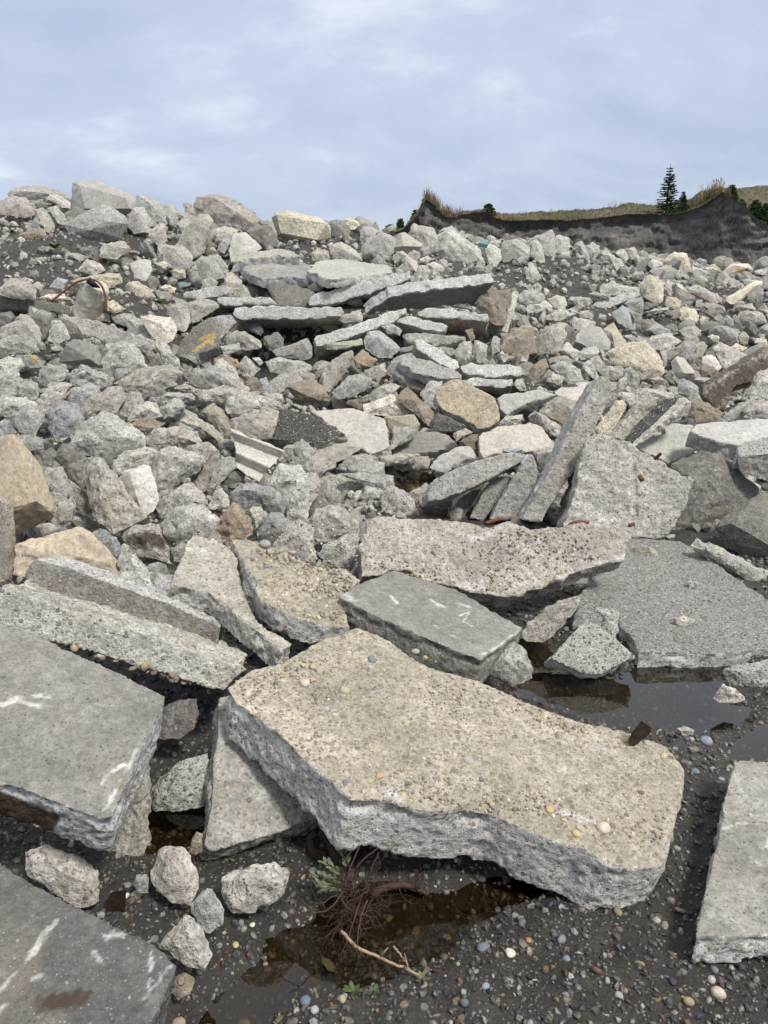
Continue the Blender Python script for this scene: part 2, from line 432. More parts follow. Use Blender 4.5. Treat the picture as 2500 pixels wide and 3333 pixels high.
# ---------------------------------------------------------------- the lie of the ground (a height field z(x, y))
CTRL = """-150,1180,3.9 20,1180,3.9 150,1170,4.1 300,1150,4.2 450,1130,4.4 600,1120,4.6 720,1150,4.4
20,950,5.4 250,950,5.6 450,950,5.9 600,950,6.2 700,1000,6.0 -250,950,5.3
-250,800,6.8 20,800,6.8 250,800,7.0 450,800,7.3 600,830,7.5 750,870,7.6 750,950,6.9
-300,680,8.3 20,680,8.4 250,690,8.6 420,700,9.0 550,740,8.8
-300,580,10 20,580,10.2 200,580,10.2 350,590,10.5 480,600,10.5
-300,480,12 50,480,12 200,500,12 350,520,12 480,540,12
-400,435,14 -150,430,14 0,440,14 150,430,14.5 280,450,14.5 420,460,14.2 500,470,14 600,488,13.6 720,482,13.6 810,490,14 900,508,15
700,640,9.4 800,600,10.2 900,650,9.6 1000,620,10.2 1050,700,9.2 700,720,8.6 850,750,8.5 950,720,8.7 1000,780,8.2 900,850,7.8 1000,900,7.5 850,950,6.9
830,1030,6.55 950,1030,6.5 900,1100,5.5 1100,850,8 1150,930,7 1200,1050,5.6
1400,1050,5.5 1500,1000,6.2 1600,1000,6.2 1400,850,8.2 1550,830,8.6 1300,780,9.3 1500,740,10.5 1640,740,10.5 1200,700,10.3 1350,660,12 1500,640,13 1650,620,14 1150,620,12.2 1250,590,13.5 1100,560,14 1400,590,16 1550,590,18
1000,508,16 1100,518,17 1250,528,18 1400,558,20 1550,578,22 1700,588,22 1900,590,22 1800,750,10.5 1850,640,13.5"""
XYZ = [(-3, -1, .03), (0, -1, .03), (3, -1, .03), (0, .8, .03), (-1.5, 1, .03), (1.5, 1, .03), (-2.5, 2, .05), (2.5, 2, .04), (0, 2, .03), (-1, 2.6, .04), (1, 2.8, .03), (1.6, 3.3, .02), (3, 3.5, .05),
       (-.2, 3.2, .05), (1.9, 4.3, .03), (.8, 4.2, .03), (3.2, 4.6, .06), (-2, 3, .1), (5, 6, .5), (-6, 3, .3), (6, 2, .1), (-6, -1, .05), (6, -1, .05),
       (-8, 18, 2.2), (-3, 17.5, 2.0), (1, 18, 1.7), (4, 21, 1.7), (8, 25, 1.5), (13, 27, 1.4), (-14, 14, 2.6), (-12, 8, 1.2), (14, 12, 1.0), (17, 20, 2.0),
       (-12, 25, .3), (-4, 24, .2), (2, 26, .2), (8, 31, .1), (16, 33, .1), (-25, 25, 0), (28, 30, 0), (-25, 8, .2), (25, 8, .2), (-20, -5, 0), (20, -5, 0), (0, 40, 0), (-30, 42, 0), (35, 45, 0)]
_cp = [atY(px('0', [(a, b)])[0][0], px('0', [(a, b)])[0][1], c) for a, b, c in parse(CTRL)] + [np.array(p, float) for p in XYZ]
_cp = np.array(_cp)
def _phi(r2): return np.where(r2 > 1e-12, .5 * r2 * np.log(np.maximum(r2, 1e-12)), 0)
_n = len(_cp)
_A = np.zeros((_n + 3, _n + 3))
_A[:_n, :_n] = _phi(((_cp[:, None, :2] - _cp[None, :, :2]) ** 2).sum(2)) + np.eye(_n) * .08
_A[:_n, _n] = 1; _A[:_n, _n + 1:] = _cp[:, :2]; _A[_n:, :_n] = _A[:_n, _n:].T
_wt = np.linalg.solve(_A, np.concatenate([_cp[:, 2], np.zeros(3)]))
def surf(P):
    P = np.atleast_2d(P)
    r = np.zeros(len(P))
    for i in range(0, len(P), 20000):
        q = P[i:i + 20000]
        r[i:i + 20000] = _phi(((q[:, None, :2] - _cp[None, :, :2]) ** 2).sum(2)) @ _wt[:_n] + _wt[_n] + q[:, :2] @ _wt[_n + 1:]
    return np.where(P[:, 1] > 34, 0, np.clip(r, 0, 4.6))
_YS = np.concatenate([np.arange(.9, 6, .03), np.arange(6, 26, .06)])
def hitY(u, v):
    """distance (y) at which the ray through a pixel meets the heap"""
    d = ray(u, v); P = EYE + d[None] * (_YS / d[1])[:, None]
    g = P[:, 2] - surf(P)
    k = np.where(g < 0)[0]
    return _YS[k[0]] if len(k) else _YS[np.argmin(g)]

PUDDLES = [('f', "-420,1480 -330,1300 -200,1130 -60,900 100,830 290,790 340,640 480,560 700,520 1000,560 1250,470 1659,440 1800,520 1500,650 1200,770 1060,900 700,1020 430,1180 120,1240 60,1416 -60,1560 -300,1560"),
           ('7', "630,410 700,350 880,370 880,470 800,520 750,560 650,530"),
           ('6', "520,790 600,740 560,640 590,560 740,560 760,640 860,730 1010,735 1100,680 1300,660 1500,670 1460,760 1420,830 1570,830 1490,930 1190,965 1000,950 850,910"),
           ('4', "-60,720 0,690 290,680 260,720 200,760 190,830 40,800 -40,780"),
           ('8', "1520,130 1600,60 1700,20 1760,120 1700,170 1560,160")]
PUD = []
for c, s in PUDDLES:
    PUD.append(np.array([atZ(u, v, 0)[:2] for u, v in px(c, parse(s))]))
SOIL = [('1', 130, 330, .9), ('1', 330, 300, .8), ('1', 250, 400, .8), ('1', 500, 550, .7), ('2', 780, 450, 1.6), ('2', 900, 420, 1.4), ('1', 1300, 330, .8), ('2', 350, 420, .8), ('4', 620, 330, .5), ('2', 600, 450, .9), ('2', 1350, 500, 1.2), ('4', 720, 440, .35)]
SOILP = [(atY(*px(c, [(x, y)])[0], hitY(*px(c, [(x, y)])[0])), r) for c, x, y, r in SOIL]
HOLES = [(atY(*px('0', [(x, y)])[0], Y), r_, d_) for x, y, Y, r_, d_ in ((620, 715, 9.3, .75, .55), (520, 720, 9.2, .4, .3), (930, 655, 9.8, .6, .3), (840, 720, 9.0, .5, .3))]
def ground_z(P):
    z = surf(P)
    P3 = np.hstack([P[:, :2], np.zeros((len(P), 1))])
    heap = sstep(.06, .35, z) * sstep(3.2, 4.2, P[:, 1])
    s = np.zeros(len(P))
    for p, r in SOILP: s = np.maximum(s, np.exp(-((P[:, :2] - p[:2]) ** 2).sum(1) / (.55 * r * r)))
    dz = np.where(P[:, 1] < 34, heap, 0) * np.interp(P[:, 1], [9, 13], [.30, .14]) * (1 - s)
    for hp, hr, hd in HOLES: dz = dz + hd * np.exp(-((P[:, :2] - hp[:2]) ** 2).sum(1) / (hr * hr))
    near = np.exp(-np.maximum(P[:, 1] - 4, 0) / 3)
    z = z - dz + fbm(P3 * 1.7, 4, 3) * .03 + heap * fbm(P3 * 2.6, 3, 8) * .08 + near * (fbm(P3 * 9, 4, 21) * .016)
    m = (P[:, 1] < 8) & (np.abs(P[:, 0]) < 5)
    if m.any():
        q = P[m, :2]; zm = z[m]
        wob = fbm(np.hstack([q * 5, np.zeros((len(q), 1))]), 3, 31) * .05 + fbm(np.hstack([q * 16, np.zeros((len(q), 1))]), 3, 33) * .03
        for poly in PUD:
            d = sdist(q, poly) + wob
            k = sstep(.16, -.10, d)
            # banks slope gently into the pool
            tgt = np.interp(d, [-.3, -.08, 0, .05, .16], [-.09, -.05, -.012, .010, .035]) + fbm(np.hstack([q * 14, np.zeros((len(q), 1))]), 3, 5) * .008
            zm = np.where(d < .16, np.minimum(zm, tgt) * sstep(.16, .05, d) + zm * (1 - sstep(.16, .05, d)), zm)
        z[m] = zm
    return z

def build_ground():
    ys = np.concatenate([np.linspace(-12, .4, 14), np.linspace(.5, 4.6, 300), 4.6 + np.cumsum(np.geomspace(.015, .6, 150)), np.geomspace(45, 1500, 24)])
    ys = np.unique(ys)
    q = np.linspace(-1, 1, 420); sx = .55 * q + .45 * q ** 3
    X = sx[None, :] * (3.6 + 1.35 * np.maximum(ys, 0))[:, None]
    Y = np.repeat(ys[:, None], len(sx), 1)
    P = np.stack([X.ravel(), Y.ravel()], 1)
    z = ground_z(P)
    V = np.column_stack([P, z]); ny, nx = X.shape
    i = np.arange(ny * nx).reshape(ny, nx)
    Fq = np.stack([i[:-1, :-1], i[:-1, 1:], i[1:, 1:], i[1:, :-1]], 2).reshape(-1, 4)
    me = mesh_np('ground', V, Fq, [M['soil']])
    tag(link('ground', me), kind='structure', label='dark wet gravelly soil under the rubble', cat='ground')
    for poly, (c, s) in zip(PUD, PUDDLES):
        cen = poly.mean(0); big = cen + (poly - cen) * 1.04 + (poly - cen) / np.linalg.norm(poly - cen, axis=1)[:, None] * .05
        me = bpy.data.meshes.new('water')
        me.from_pydata([(x - cen[0], y - cen[1], 0) for x, y in big], [], [tuple(range(len(big)))])
        me.update()
        if me.polygons[0].normal.z < 0: me.flip_normals()
        me.materials.append(M['water'])
        tag(link('water', me, loc=(cen[0], cen[1], 0)), kind='structure', label='still brown puddle water', cat='puddle')
build_ground()

# ---------------------------------------------------------------- broken concrete: one function per shape, all roughened together at the end
SPECS = []
def expand(P, k):
    c = P.mean(0); return c + (P - c) * k
def rock(name, cat, crop, outline, inner, label, o):
    P = px(crop, parse(outline)); c = P.mean(0)
    vbot = P[:, 1].max(); va = c[1] * .45 + vbot * .55
    Y = o.get('Y') or hitY(c[0], va) + o.get('yo', 0.)
    P = expand(P, o.get('ex', 1.0))
    d0 = ray(*c); t0 = Y / d0[1]; C0 = EYE + d0 * t0
    W_ = np.array([EYE + ray(u, v) * t0 for u, v in P])
    x, y = P[:, 0], P[:, 1]
    area = .5 * abs(np.dot(x, np.roll(y, 1)) - np.dot(y, np.roll(x, 1)))
    R = math.sqrt(area / math.pi) * t0 / F_PX
    aw = math.sqrt(area / math.pi)
    rr = np.random.default_rng(int(abs(c[0] * 13 + c[1] * 7)))
    dv = d0 / np.linalg.norm(d0)
    # the outline is not flat: its points lie a little nearer or farther, the lower ones nearer
    rel = (P[:, 1] - c[1]) / aw
    if not o.get('box'): W_ = W_ - dv * (R * (np.where(rel > 0, .5 * rel, .22 * rel) + .03 * rr.uniform(-1, 1, len(P))))[:, None]
    pts = list(W_)
    if inner: IN = px(crop, [q[:2] for q in parse_h(inner)]); hs = [q[2] for q in parse_h(inner)]
    else:
        # an arris across the front: a top face above it, a broken front face below
        v0, v1 = P[:, 1].min(), P[:, 1].max(); fr = rr.uniform(.28, .55); tl = rr.uniform(-.16, .16)
        IN = []; hs = []
        for sx in (rr.uniform(.04, .24), rr.uniform(.76, .96)):
            vv = v0 + (v1 - v0) * np.clip(fr + tl * (sx - .5) * 2, .18, .7); xs = []
            for i in range(len(P)):
                a, b = P[i], P[(i + 1) % len(P)]
                if (a[1] > vv) != (b[1] > vv): xs.append(a[0] + (b[0] - a[0]) * (vv - a[1]) / (b[1] - a[1]))
            x0, x1 = min(xs), max(xs); IN.append((x0 + (x1 - x0) * sx, vv)); hs.append(.45 + rr.uniform(-.12, .16))
        if rr.random() < .35: IN.append((c[0] + aw * rr.uniform(-.3, .3), v0 + (v1 - v0) * .82)); hs.append(.55)
    for (u, v), h in zip(IN, hs):
        q = EYE + ray(u, v) * t0; pts.append(q - dv * R * h * 1.25)
    bk = o.get('bk', 1.0)
    for q in W_: pts.append(C0 + (q - C0) * .72 + dv * R * .55 * bk)
    pts.append(C0 + dv * R * 1.0 * bk)
    bm = bmesh.new()
    for q in pts: bm.verts.new(q)
    bmesh.ops.convex_hull(bm, input=bm.verts)
    for v in [v for v in bm.verts if not v.link_faces]: bm.verts.remove(v)
    bmesh.ops.recalc_face_normals(bm, faces=bm.faces)
    SPECS.append(dict(bm=bm, kind='rock', name=name, cat=cat, label=label, R=R, Y=Y, o=o, C0=C0))
def parse_h(s):
    r = []
    for t in s.split():
        q = [float(k) for k in t.split(',')]
        r.append((q[0], q[1], q[2] if len(q) > 2 else .5))
    return r
def slab(name, cat, crop, outline, inner, label, o):
    P = px(crop, parse(outline)); c = P.mean(0)
    if 'pl' in o:
        A, B, C_ = [atZ(a, b, z) for (a, b), z in zip(px(o.get('pc', '0'), [q[:2] for q in o['pl']]), [q[2] for q in o['pl']])]
        n = np.cross(B - A, C_ - A); n /= np.linalg.norm(n); p0 = A
        if n @ ray(*c) > 0: n = -n
    else:
        az, ti = math.radians(o.get('az', 180)), math.radians(o.get('ti', 30))
        n = np.array([math.sin(ti) * math.sin(az), math.sin(ti) * math.cos(az), math.cos(ti)])
        Y = o.get('Y') or hitY(c[0], c[1] * .5 + P[:, 1].max() * .5) + o.get('yo', 0.)
        p0 = atY(c[0], c[1], Y)
        if n @ ray(*c) > -.05: print('EDGE-ON', label, n @ ray(*c))
    W_ = np.array([atPlane(u, v, p0, n) for u, v in P])
    th = o.get('th', .12)
    rr = np.random.default_rng(int(abs(c[0] * 13 + c[1] * 7)))
    # jagged broken outline
    per = []; m = len(W_); jag = o.get('jag', .012); seg = o.get('seg', .06)
    for i in range(m):
        a, b = W_[i], W_[(i + 1) % m]; L = np.linalg.norm(b - a); k = max(1, int(L / seg))
        e_ = np.cross(n, (b - a) / (L + 1e-9))
        for j in range(k):
            off = 0 if j == 0 else rr.normal(0, jag)
            per.append(a + (b - a) * (j / k) + e_ * off)
    per = np.array(per); cen = W_.mean(0)
    tp = o.get('tp', .0)
    flat = []
    for i in range(m):
        a, b = W_[i], W_[(i + 1) % m]; k = max(1, int(np.linalg.norm(b - a) / seg))
        flat += [a + (b - a) * (j / k) for j in range(k)]
    bot = cen + (np.array(flat) - cen) * (1 - tp) - n * th
    bot = bot + (rr.normal(0, jag * .9, (len(bot), 1)) * ((per - cen) / np.linalg.norm(per - cen, axis=1)[:, None]))
    bm = bmesh.new()
    tv = [bm.verts.new(q) for q in per]; bv = [bm.verts.new(q) for q in bot]
    bm.faces.new(tv); bm.faces.new(bv[::-1])
    for i in range(len(tv)):
        j = (i + 1) % len(tv); bm.faces.new((tv[i], bv[i], bv[j], tv[j]))
    bmesh.ops.recalc_face_normals(bm, faces=bm.faces)
    bmesh.ops.triangulate(bm, faces=bm.faces)
    Yc = cen[1]
    size = np.linalg.norm(W_ - cen, axis=1).mean()
    SPECS.append(dict(bm=bm, kind='slab', name=name, cat=cat, label=label, R=min(th, size) * 1.1, Y=Yc, o=o, n=n, p0=p0, th=th, size=size, C0=cen, crop=crop))

def tessellate(bm, L):
    """split the facets until no edge is longer than L; sharp corners stay where they are"""
    bmesh.ops.triangulate(bm, faces=bm.faces)
    for _ in range(9):
        es = [e for e in bm.edges if e.calc_length() > L * 1.3]
        if not es: break
        bmesh.ops.subdivide_edges(bm, edges=es, cuts=1, use_grid_fill=True)
        bmesh.ops.triangulate(bm, faces=[f for f in bm.faces if len(f.verts) > 3])
    me = bpy.data.meshes.new('t'); bm.to_mesh(me)
    nv = len(me.vertices); V = np.empty(nv * 3, np.float32); me.vertices.foreach_get('co', V)
    N = np.empty(nv * 3, np.float32); me.vertices.foreach_get('normal', N)
    nf = len(me.polygons); T = np.empty(nf * 3, np.int32); me.polygons.foreach_get('vertices', T)
    bpy.data.meshes.remove(me)
    return V.reshape(-1, 3).astype(float), N.reshape(-1, 3).astype(float), T.reshape(-1, 3)
def sharpen(me, V0, Fq, ang):
    """mark as sharp the edges where the unroughened facets meet at an angle"""
    k = Fq.shape[1]; fn = np.cross(V0[Fq[:, 1]] - V0[Fq[:, 0]], V0[Fq[:, 2]] - V0[Fq[:, 0]]) if k == 3 else np.cross(V0[Fq[:, 2]] - V0[Fq[:, 0]], V0[Fq[:, 3]] - V0[Fq[:, 1]])
    fn /= np.linalg.norm(fn, axis=1)[:, None] + 1e-12
    le = np.empty(Fq.size, np.int32); me.loops.foreach_get('edge_index', le); lf = np.repeat(np.arange(len(Fq)), k)
    o_ = np.argsort(le, kind='stable'); e = le[o_]; f = lf[o_]
    m = e[:-1] == e[1:]; d = (fn[f[:-1]] * fn[f[1:]]).sum(1)
    sh = np.zeros(len(me.edges), bool); sh[e[:-1][m & (d < math.cos(math.radians(ang)))]] = True
    a = me.attributes.new('sharp_edge', 'BOOLEAN', 'EDGE'); a.data.foreach_set('value', sh)

def finish_all():
    tmp = []
    for s in SPECS:
        if s['kind'] == 'rock':
            vs = max(.0065, s['o'].get('vs', 2.0 if s['Y'] < 5 else 1.5) * s['Y'] * 1.07 / 769); vs = min(vs, s['R'] / 7); s['vs'] = vs
            s['raw'] = tessellate(s['bm'], vs * 1.35); s['bm'].free(); tmp.append(None); continue
        me = bpy.data.meshes.new('t'); s['bm'].to_mesh(me); s['bm'].free()
        ob = bpy.data.objects.new('t', me); COL.objects.link(ob)
        md = ob.modifiers.new('r', 'REMESH'); md.mode = 'VOXEL'
        vs = s['o'].get('vs', 2.0 if s['Y'] < 5 else 1.35) * s['Y'] * 1.07 / 769
        vs = max(.0065, vs)
        vs = min(vs, s['th'] / 3.6, s['size'] / 6)
        md.voxel_size = vs; s['vs'] = vs
        tmp.append(ob)
    bpy.context.view_layer.update()
    dg = bpy.context.evaluated_depsgraph_get()
    tot = 0
    for s, ob in zip(SPECS, tmp):
        if ob is None:
            V, N, Fq = s['raw']; s['out'] = rough(s, V, N, Fq); s['sharp'] = 24; tot += len(Fq); continue
        s['sharp'] = 40; ev = ob.evaluated_get(dg); me = ev.to_mesh()
        nv = len(me.vertices); V = np.empty(nv * 3, np.float32); me.vertices.foreach_get('co', V); V = V.reshape(-1, 3).astype(float)
        N = np.empty(nv * 3, np.float32); me.vertices.foreach_get('normal', N); N = N.reshape(-1, 3).astype(float)
        nf = len(me.polygons); Fq = np.empty(nf * 4, np.int32); me.polygons.foreach_get('vertices', Fq); Fq = Fq.reshape(-1, 4)
        ev.to_mesh_clear()
        s['V0'] = V; s['out'] = rough(s, V, N, Fq); tot += nf
    print('faces', tot, 'objects', len(SPECS))
    for ob in tmp:
        if ob is None: continue
        me = ob.data; bpy.data.objects.remove(ob); bpy.data.meshes.remove(me)
    for s in SPECS:
        V, Fq, idx, mats, marks = s['out']
        lo, hi = V.min(0), V.max(0)
        org = np.array([(lo[0] + hi[0]) / 2, (lo[1] + hi[1]) / 2, lo[2]])
        me = mesh_np(s['name'], V - org, Fq, [M[m] for m in mats], True, idx)
        sharpen(me, s['V0'], Fq, s['sharp'])
        for k, f in marks.items(): add_float(me, k, f)
        ob = link(s['name'], me, loc=org)
        t = s['o'].get('t'); r_ = np.random.default_rng(len(V))
        if t is None: t = r_.choice(list('ggwwly'))
        c = np.array(TINT[t]) * r_.uniform(.86, 1.12) * (1 + r_.uniform(-.015, .015, 3))
        ob.color = (*c, 1)
        tag(ob, s['label'], s['cat'], s['o'].get('grp', 'broken concrete pieces of the rubble heap'), 'thing')
        s['ob'] = ob; s['org'] = org
def rough(s, V, N, Fq):
    o = s['o']; seed = int(abs(s['C0'][0] * 100) + abs(s['C0'][2] * 77)) % 997
    R = s['R']; vs = s['vs']; p = V - s['C0']
    marks = {}
    if s['kind'] == 'rock':
        k = o.get('ro', 1.0); Rm = min(R, .45)
        wp = p + .10 * R * np.stack([fbm(p / R * 1.5, 2, seed + q) for q in (1, 2, 3)], 1)
        _, cid = worley(wp / (Rm * .55), seed)
        # broken faces: flat cuts in random directions
        rr = np.random.default_rng(seed); dvw = (s['C0'] - EYE) / np.linalg.norm(s['C0'] - EYE)
        for _k in range(o.get('cuts', 2)):
            nn = rr.normal(size=3) - dvw * .7; nn[2] += .2; nn /= np.linalg.norm(nn)
            pr = V @ nn; mxp = pr.max(); mid = np.median(pr); lim = mid + (mxp - mid) * rr.uniform(.90, .98)
            V = V - nn * np.maximum(pr - lim, 0)[:, None]
        s['V0'] = V
        p = V - s['C0']
        d = Rm * k * (.03 * fbm(p / (Rm * .9), 3, seed) + .06 * (cid - .5) - .05 * np.abs(fbm(p / (Rm * .3), 3, seed + 4)) + .02)
        d += np.minimum(.018, 1.3 * vs) * k * fbm(p / (3.2 * vs), 3, seed + 9)
        V = V + N * d[:, None]
        idx = None; mats = [o.get('m', 'con')]
        dv = s['C0'] - EYE; dv = dv / np.linalg.norm(dv)
        for mk, polys in o.get('marks', {}).items():
            a = np.zeros(len(V))
            for cr, pts, wd, strength in polys:
                W_ = [atPlane(u, v, s['C0'], -dv) for u, v in px(cr, parse(pts))]
                Q = V - ((V - s['C0']) @ dv)[:, None] * dv
                dd = np.full(len(V), 9.)
                for A_, B_ in zip(W_[:-1], W_[1:]): dd = np.minimum(dd, seg_dist(Q, A_, B_))
                dd = dd + wd * .6 * fbm(V * 18, 3, seed + 40) + wd * .4 * fbm(V * 60, 2, seed + 41)
                a = np.maximum(a, sstep(wd, wd * .45, dd) * strength * (N @ -dv > -.1))
            marks[mk] = a
        if 'm2' in o:                         # a cast or stained face on one side
            fn = np.cross(V[Fq[:, 1]] - V[Fq[:, 0]], V[Fq[:, 2]] - V[Fq[:, 0]]); fn /= np.linalg.norm(fn, axis=1)[:, None] + 1e-12
            D = np.array(o['dir'], float); D /= np.linalg.norm(D)
            idx = (fn @ D > .62).astype(int); mats.append(o['m2'])
    else:
        n, th = s['n'], s['th']
        dep = (s['p0'] - V) @ n
        side = sstep(.0, min(.35 * th, .05) + vs, dep) * (1 - .6 * sstep(th * .85, th, dep))
        k = o.get('ro', 1.0); kt = o.get('rt', 1.0); Rm = min(th, .22)
        fz = fbm(p / (Rm * .8), 3, seed); _, cid = worley(p / (Rm * .6) + .3 * fz[:, None], seed)
        d = side * k * (Rm * (.06 * fz + .06 * (cid - .5) - .06 * np.abs(fbm(p / (Rm * .3), 3, seed + 3))))
        d += side * k * (np.minimum(.012, .9 * vs) * fbm(p / (2.6 * vs), 3, seed + 5) + np.minimum(.008, .7 * vs) * fbm(p / (7. * vs), 2, seed + 15) - np.minimum(.02, 1.6 * vs) * np.maximum(fbm(p / (5 * vs), 2, seed + 25) - .28, 0))
        top = 1 - side
        d += top * kt * (.010 * fbm(p * 4, 3, seed + 6) + np.minimum(.006, .5 * vs) * fbm(p / (3. * vs), 3, seed + 7))
        # chipped arrises
        edge = side * (1 - side) * 4
        d -= edge * k * np.maximum(fbm(p / (Rm * .5), 3, seed + 8) - .05, 0) * Rm * .35
        V0 = V; V = V + N * d[:, None]
        fc = V0[Fq].mean(1); fn = np.cross(V0[Fq[:, 2]] - V0[Fq[:, 0]], V0[Fq[:, 3]] - V0[Fq[:, 1]])
        fn /= np.linalg.norm(fn, axis=1)[:, None] + 1e-12
        fdep = (s['p0'] - fc) @ n + .012 * fbm(fc * 25, 2, seed)
        istop = ((fn @ n > .6) & (fdep < th * .4)) | (fdep < vs * .6)
        idx = np.where(istop, 0, 1); mats = [o.get('m', 'con'), o.get('em', 'edge')]
        for mk, polys in o.get('marks', {}).items():
            a = np.zeros(len(V))
            for cr, pts, wd, strength in polys:
                W_ = [atPlane(u, v, s['p0'], n) for u, v in px(cr, parse(pts))]
                dd = np.full(len(V), 9.)
                for A_, B_ in zip(W_[:-1], W_[1:]): dd = np.minimum(dd, seg_dist(V, A_, B_))
                dd = dd + wd * .6 * fbm(V * 28, 3, seed + 40) + wd * .5 * fbm(V * 90, 2, seed + 41)
                a = np.maximum(a, sstep(wd * .75, wd * .3, dd) * strength * (dep < th * .75))
            marks[mk] = a
    for mk, polys in o.get('pmarks', {}).items():      # stains on faces seen from the camera side
        q = V - EYE; dep_ = q @ np.array([0, CP, -SP]); U_ = CU + F_PX * q[:, 0] / dep_; W__ = CV - F_PX * (q @ np.array([0, SP, CP])) / dep_
        a = np.zeros(len(V)); uv = np.stack([U_, W__], 1); f = N @ (q / np.linalg.norm(q, axis=1)[:, None]).T.mean(1) if False else (N * q).sum(1)
        for cr, pts, strength in polys:
            d = sdist(uv, px(cr, parse(pts))) + 9 * fbm(V * 30, 3, seed + 70)
            a = np.maximum(a, sstep(6, -6, d) * strength * (f < 0))
        marks[mk] = np.maximum(marks[mk], a) if mk in marks else a
    return V, Fq, idx, mats, marks
# ---------------------------------------------------------------- the pieces, nearest first
def C(crop, outline, inner, label, **o):
    if o.get('m') == 'smoothflat': o = dict(dict(cuts=2, ro=.7), **o)
    rock('concrete_chunk', 'concrete chunk', crop, outline, inner, label, o)
def B(crop, outline, inner, label, **o): rock('concrete_block', 'concrete block', crop, outline, inner, label, dict(dict(box=1, cuts=0, ro=.4), **o))
def S(crop, outline, label, **o): slab('concrete_slab', 'concrete slab', crop, outline, '', label, o)
def T(crop, outline, inner, label, **o): rock('stone', 'stone', crop, outline, inner, label, dict(m='con', ro=.5, **o))
FG = 'large slabs in the foreground'
# the big tan slab in front
S('0', "487,1483 540,1450 640,1412 700,1380 770,1356 832,1382 925,1440 1040,1470 1130,1512 1300,1570 1385,1592 1440,1612 1476,1662 1470,1742 1455,1800 1448,1846 1434,1870 1370,1878 1309,1862 1254,1830 1140,1794 1070,1762 934,1754 829,1728 757,1728 715,1682 660,1645 612,1592 560,1552 505,1512",
  "large thick tan pebbly slab lying tilted across the foreground with bluish broken front edge", pl=[(487, 1483, .46), (1475, 1700, .19), (770, 1357, .46)], th=.18, m='tan', t='t', grp=FG, tp=.0, ro=.75, jag=.007, vs=1.9, rt=1.2, id='H1',
  marks={'mark_white': [('8', "640,310 700,370 720,380", .014, .6), ('8', "780,395 900,430", .02, .8), ('8', "20,300 60,320", .03, .8), ('8', "660,150 740,165", .02, .7), ('8', "560,130 640,150", .012, .5)]})
S('0', "475,1508 500,1500 640,1560 760,1650 800,1720 720,1762 600,1800 452,1838 442,1826 446,1790 455,1640", "grey-brown slab sloping down from under the left end of the big tan slab", pl=[(475, 1510, .36), (442, 1826, .12), (700, 1765, .09)], th=.10, m='tan', t='g', em='con', grp=FG, jag=.006, rt=1.4)
S('0', "-70,1335 20,1350 100,1378 200,1424 300,1476 357,1502 345,1540 300,1640 245,1765 215,1768 185,1758 100,1726 0,1690 -70,1666", "large smooth dark grey cast slab at the left edge with a brown-patched front", pl=[(0, 1388, .60), (357, 1502, .47), (230, 1762, .36)], th=.15, m='smooth', t='d', grp=FG, jag=.003, tp=.02, id='H3', ro=.9, pmarks={'mark_brown': [('7', '-60,285 0,300 120,345 255,400 262,430 235,468 180,480 60,440 -60,400', 1.)], 'mark_white': [('7', '-60,262 0,278 200,345 390,405 440,430 430,445 380,425 200,372 0,300 -60,285', .8)]},
  marks={'mark_white': [('7', "-60,262 0,285 200,350 380,415", .016, .9), ('5', "60,830 130,860 220,860", .016, .65), ('5', "-30,860 60,845", .010, .7), ('7', "440,260 470,220 540,180", .010, .8), ('7', "590,120 540,220 450,380", .008, .7), ('5', "150,815 200,825", .016, .6)]})
C('7', "420,430 470,360 560,200 640,70 648,240 632,330 645,500 600,640 560,640 400,580 380,560", "500,520,.3 600,300,.4", "rough grey chunk with a cast foot propped under the smooth left slab's right edge", Y=1.98, t='w', grp=FG)
S('5', "-30,345 30,352 130,384 240,425 420,472 640,552 860,630 1070,698 1010,745 968,792 900,785 830,760 700,716 530,668 380,622 200,578 60,540 -30,520", "long slab seen edge-on over the smooth left slab, with stones hanging from its lower edge", az=168, ti=72, Y=2.36, th=.55, m='con', t='y', em='tan', grp=FG, jag=.004, rt=.8, id='H5')
S('5', "150,225 300,266 540,348 760,430 920,498 950,525 940,575 925,640 890,634 760,586 640,530 612,505 605,525 545,500 545,475 500,482 478,485 470,450 355,412 350,432 240,392 120,335 105,290 130,245", "cracked grey slab edge with two dark slots above the long edge-on slab", az=172, ti=74, Y=2.76, th=.32, m='con', t='m', grp=FG, jag=.003, rt=.7)
S('5', "830,120 930,138 1005,190 1060,390 1110,485 1265,590 1215,628 1040,482 900,368 740,335 775,240", "grey slab with a cracked left corner and thick pale rim beside the pebbled tilted slab", pl=[(415, 1155, .56), (635, 1392, .30), (372, 1262, .47)], th=.11, m='tan', t='w', grp=FG, jag=.006)
S('5', "1000,140 1060,130 1180,165 1350,250 1480,262 1560,315 1465,400 1500,470 1515,520 1400,510 1280,480 1130,405 1070,270", "tilted slab with a tan top strewn with yellow pebbles and a grey broken rim", pl=[(530, 1180, .52), (755, 1350, .33), (565, 1290, .43)], th=.10, m='tan', t='t', grp=FG, jag=.008, rt=1.5, id='H8')
S('0', "731,1288 762,1264 850,1232 985,1272 1060,1318 1126,1358 1085,1392 1040,1424 985,1404 900,1368 810,1328", "smooth grey beam-like slab with white scrapes resting behind the big tan slab", pl=[(850, 1232, .37), (1126, 1358, .27), (735, 1290, .40)], th=.125, m='smooth', t='m', grp=FG, jag=.002, ro=.7, em='con', id='H9',
  marks={'mark_white': [('6', "30,385 60,418", .010, .9), ('6', "200,400 250,430", .016, .7), ('6', "215,512 325,570", .007, .95), ('6', "340,500 370,455 330,470", .006, .9), ('6', "310,480 420,540", .006, .9), ('6', "330,420 370,435", .012, .7), ('5', "1470,360 1520,400", .03, .6), ('6', "420,640 480,610 580,540", .012, .6)]})
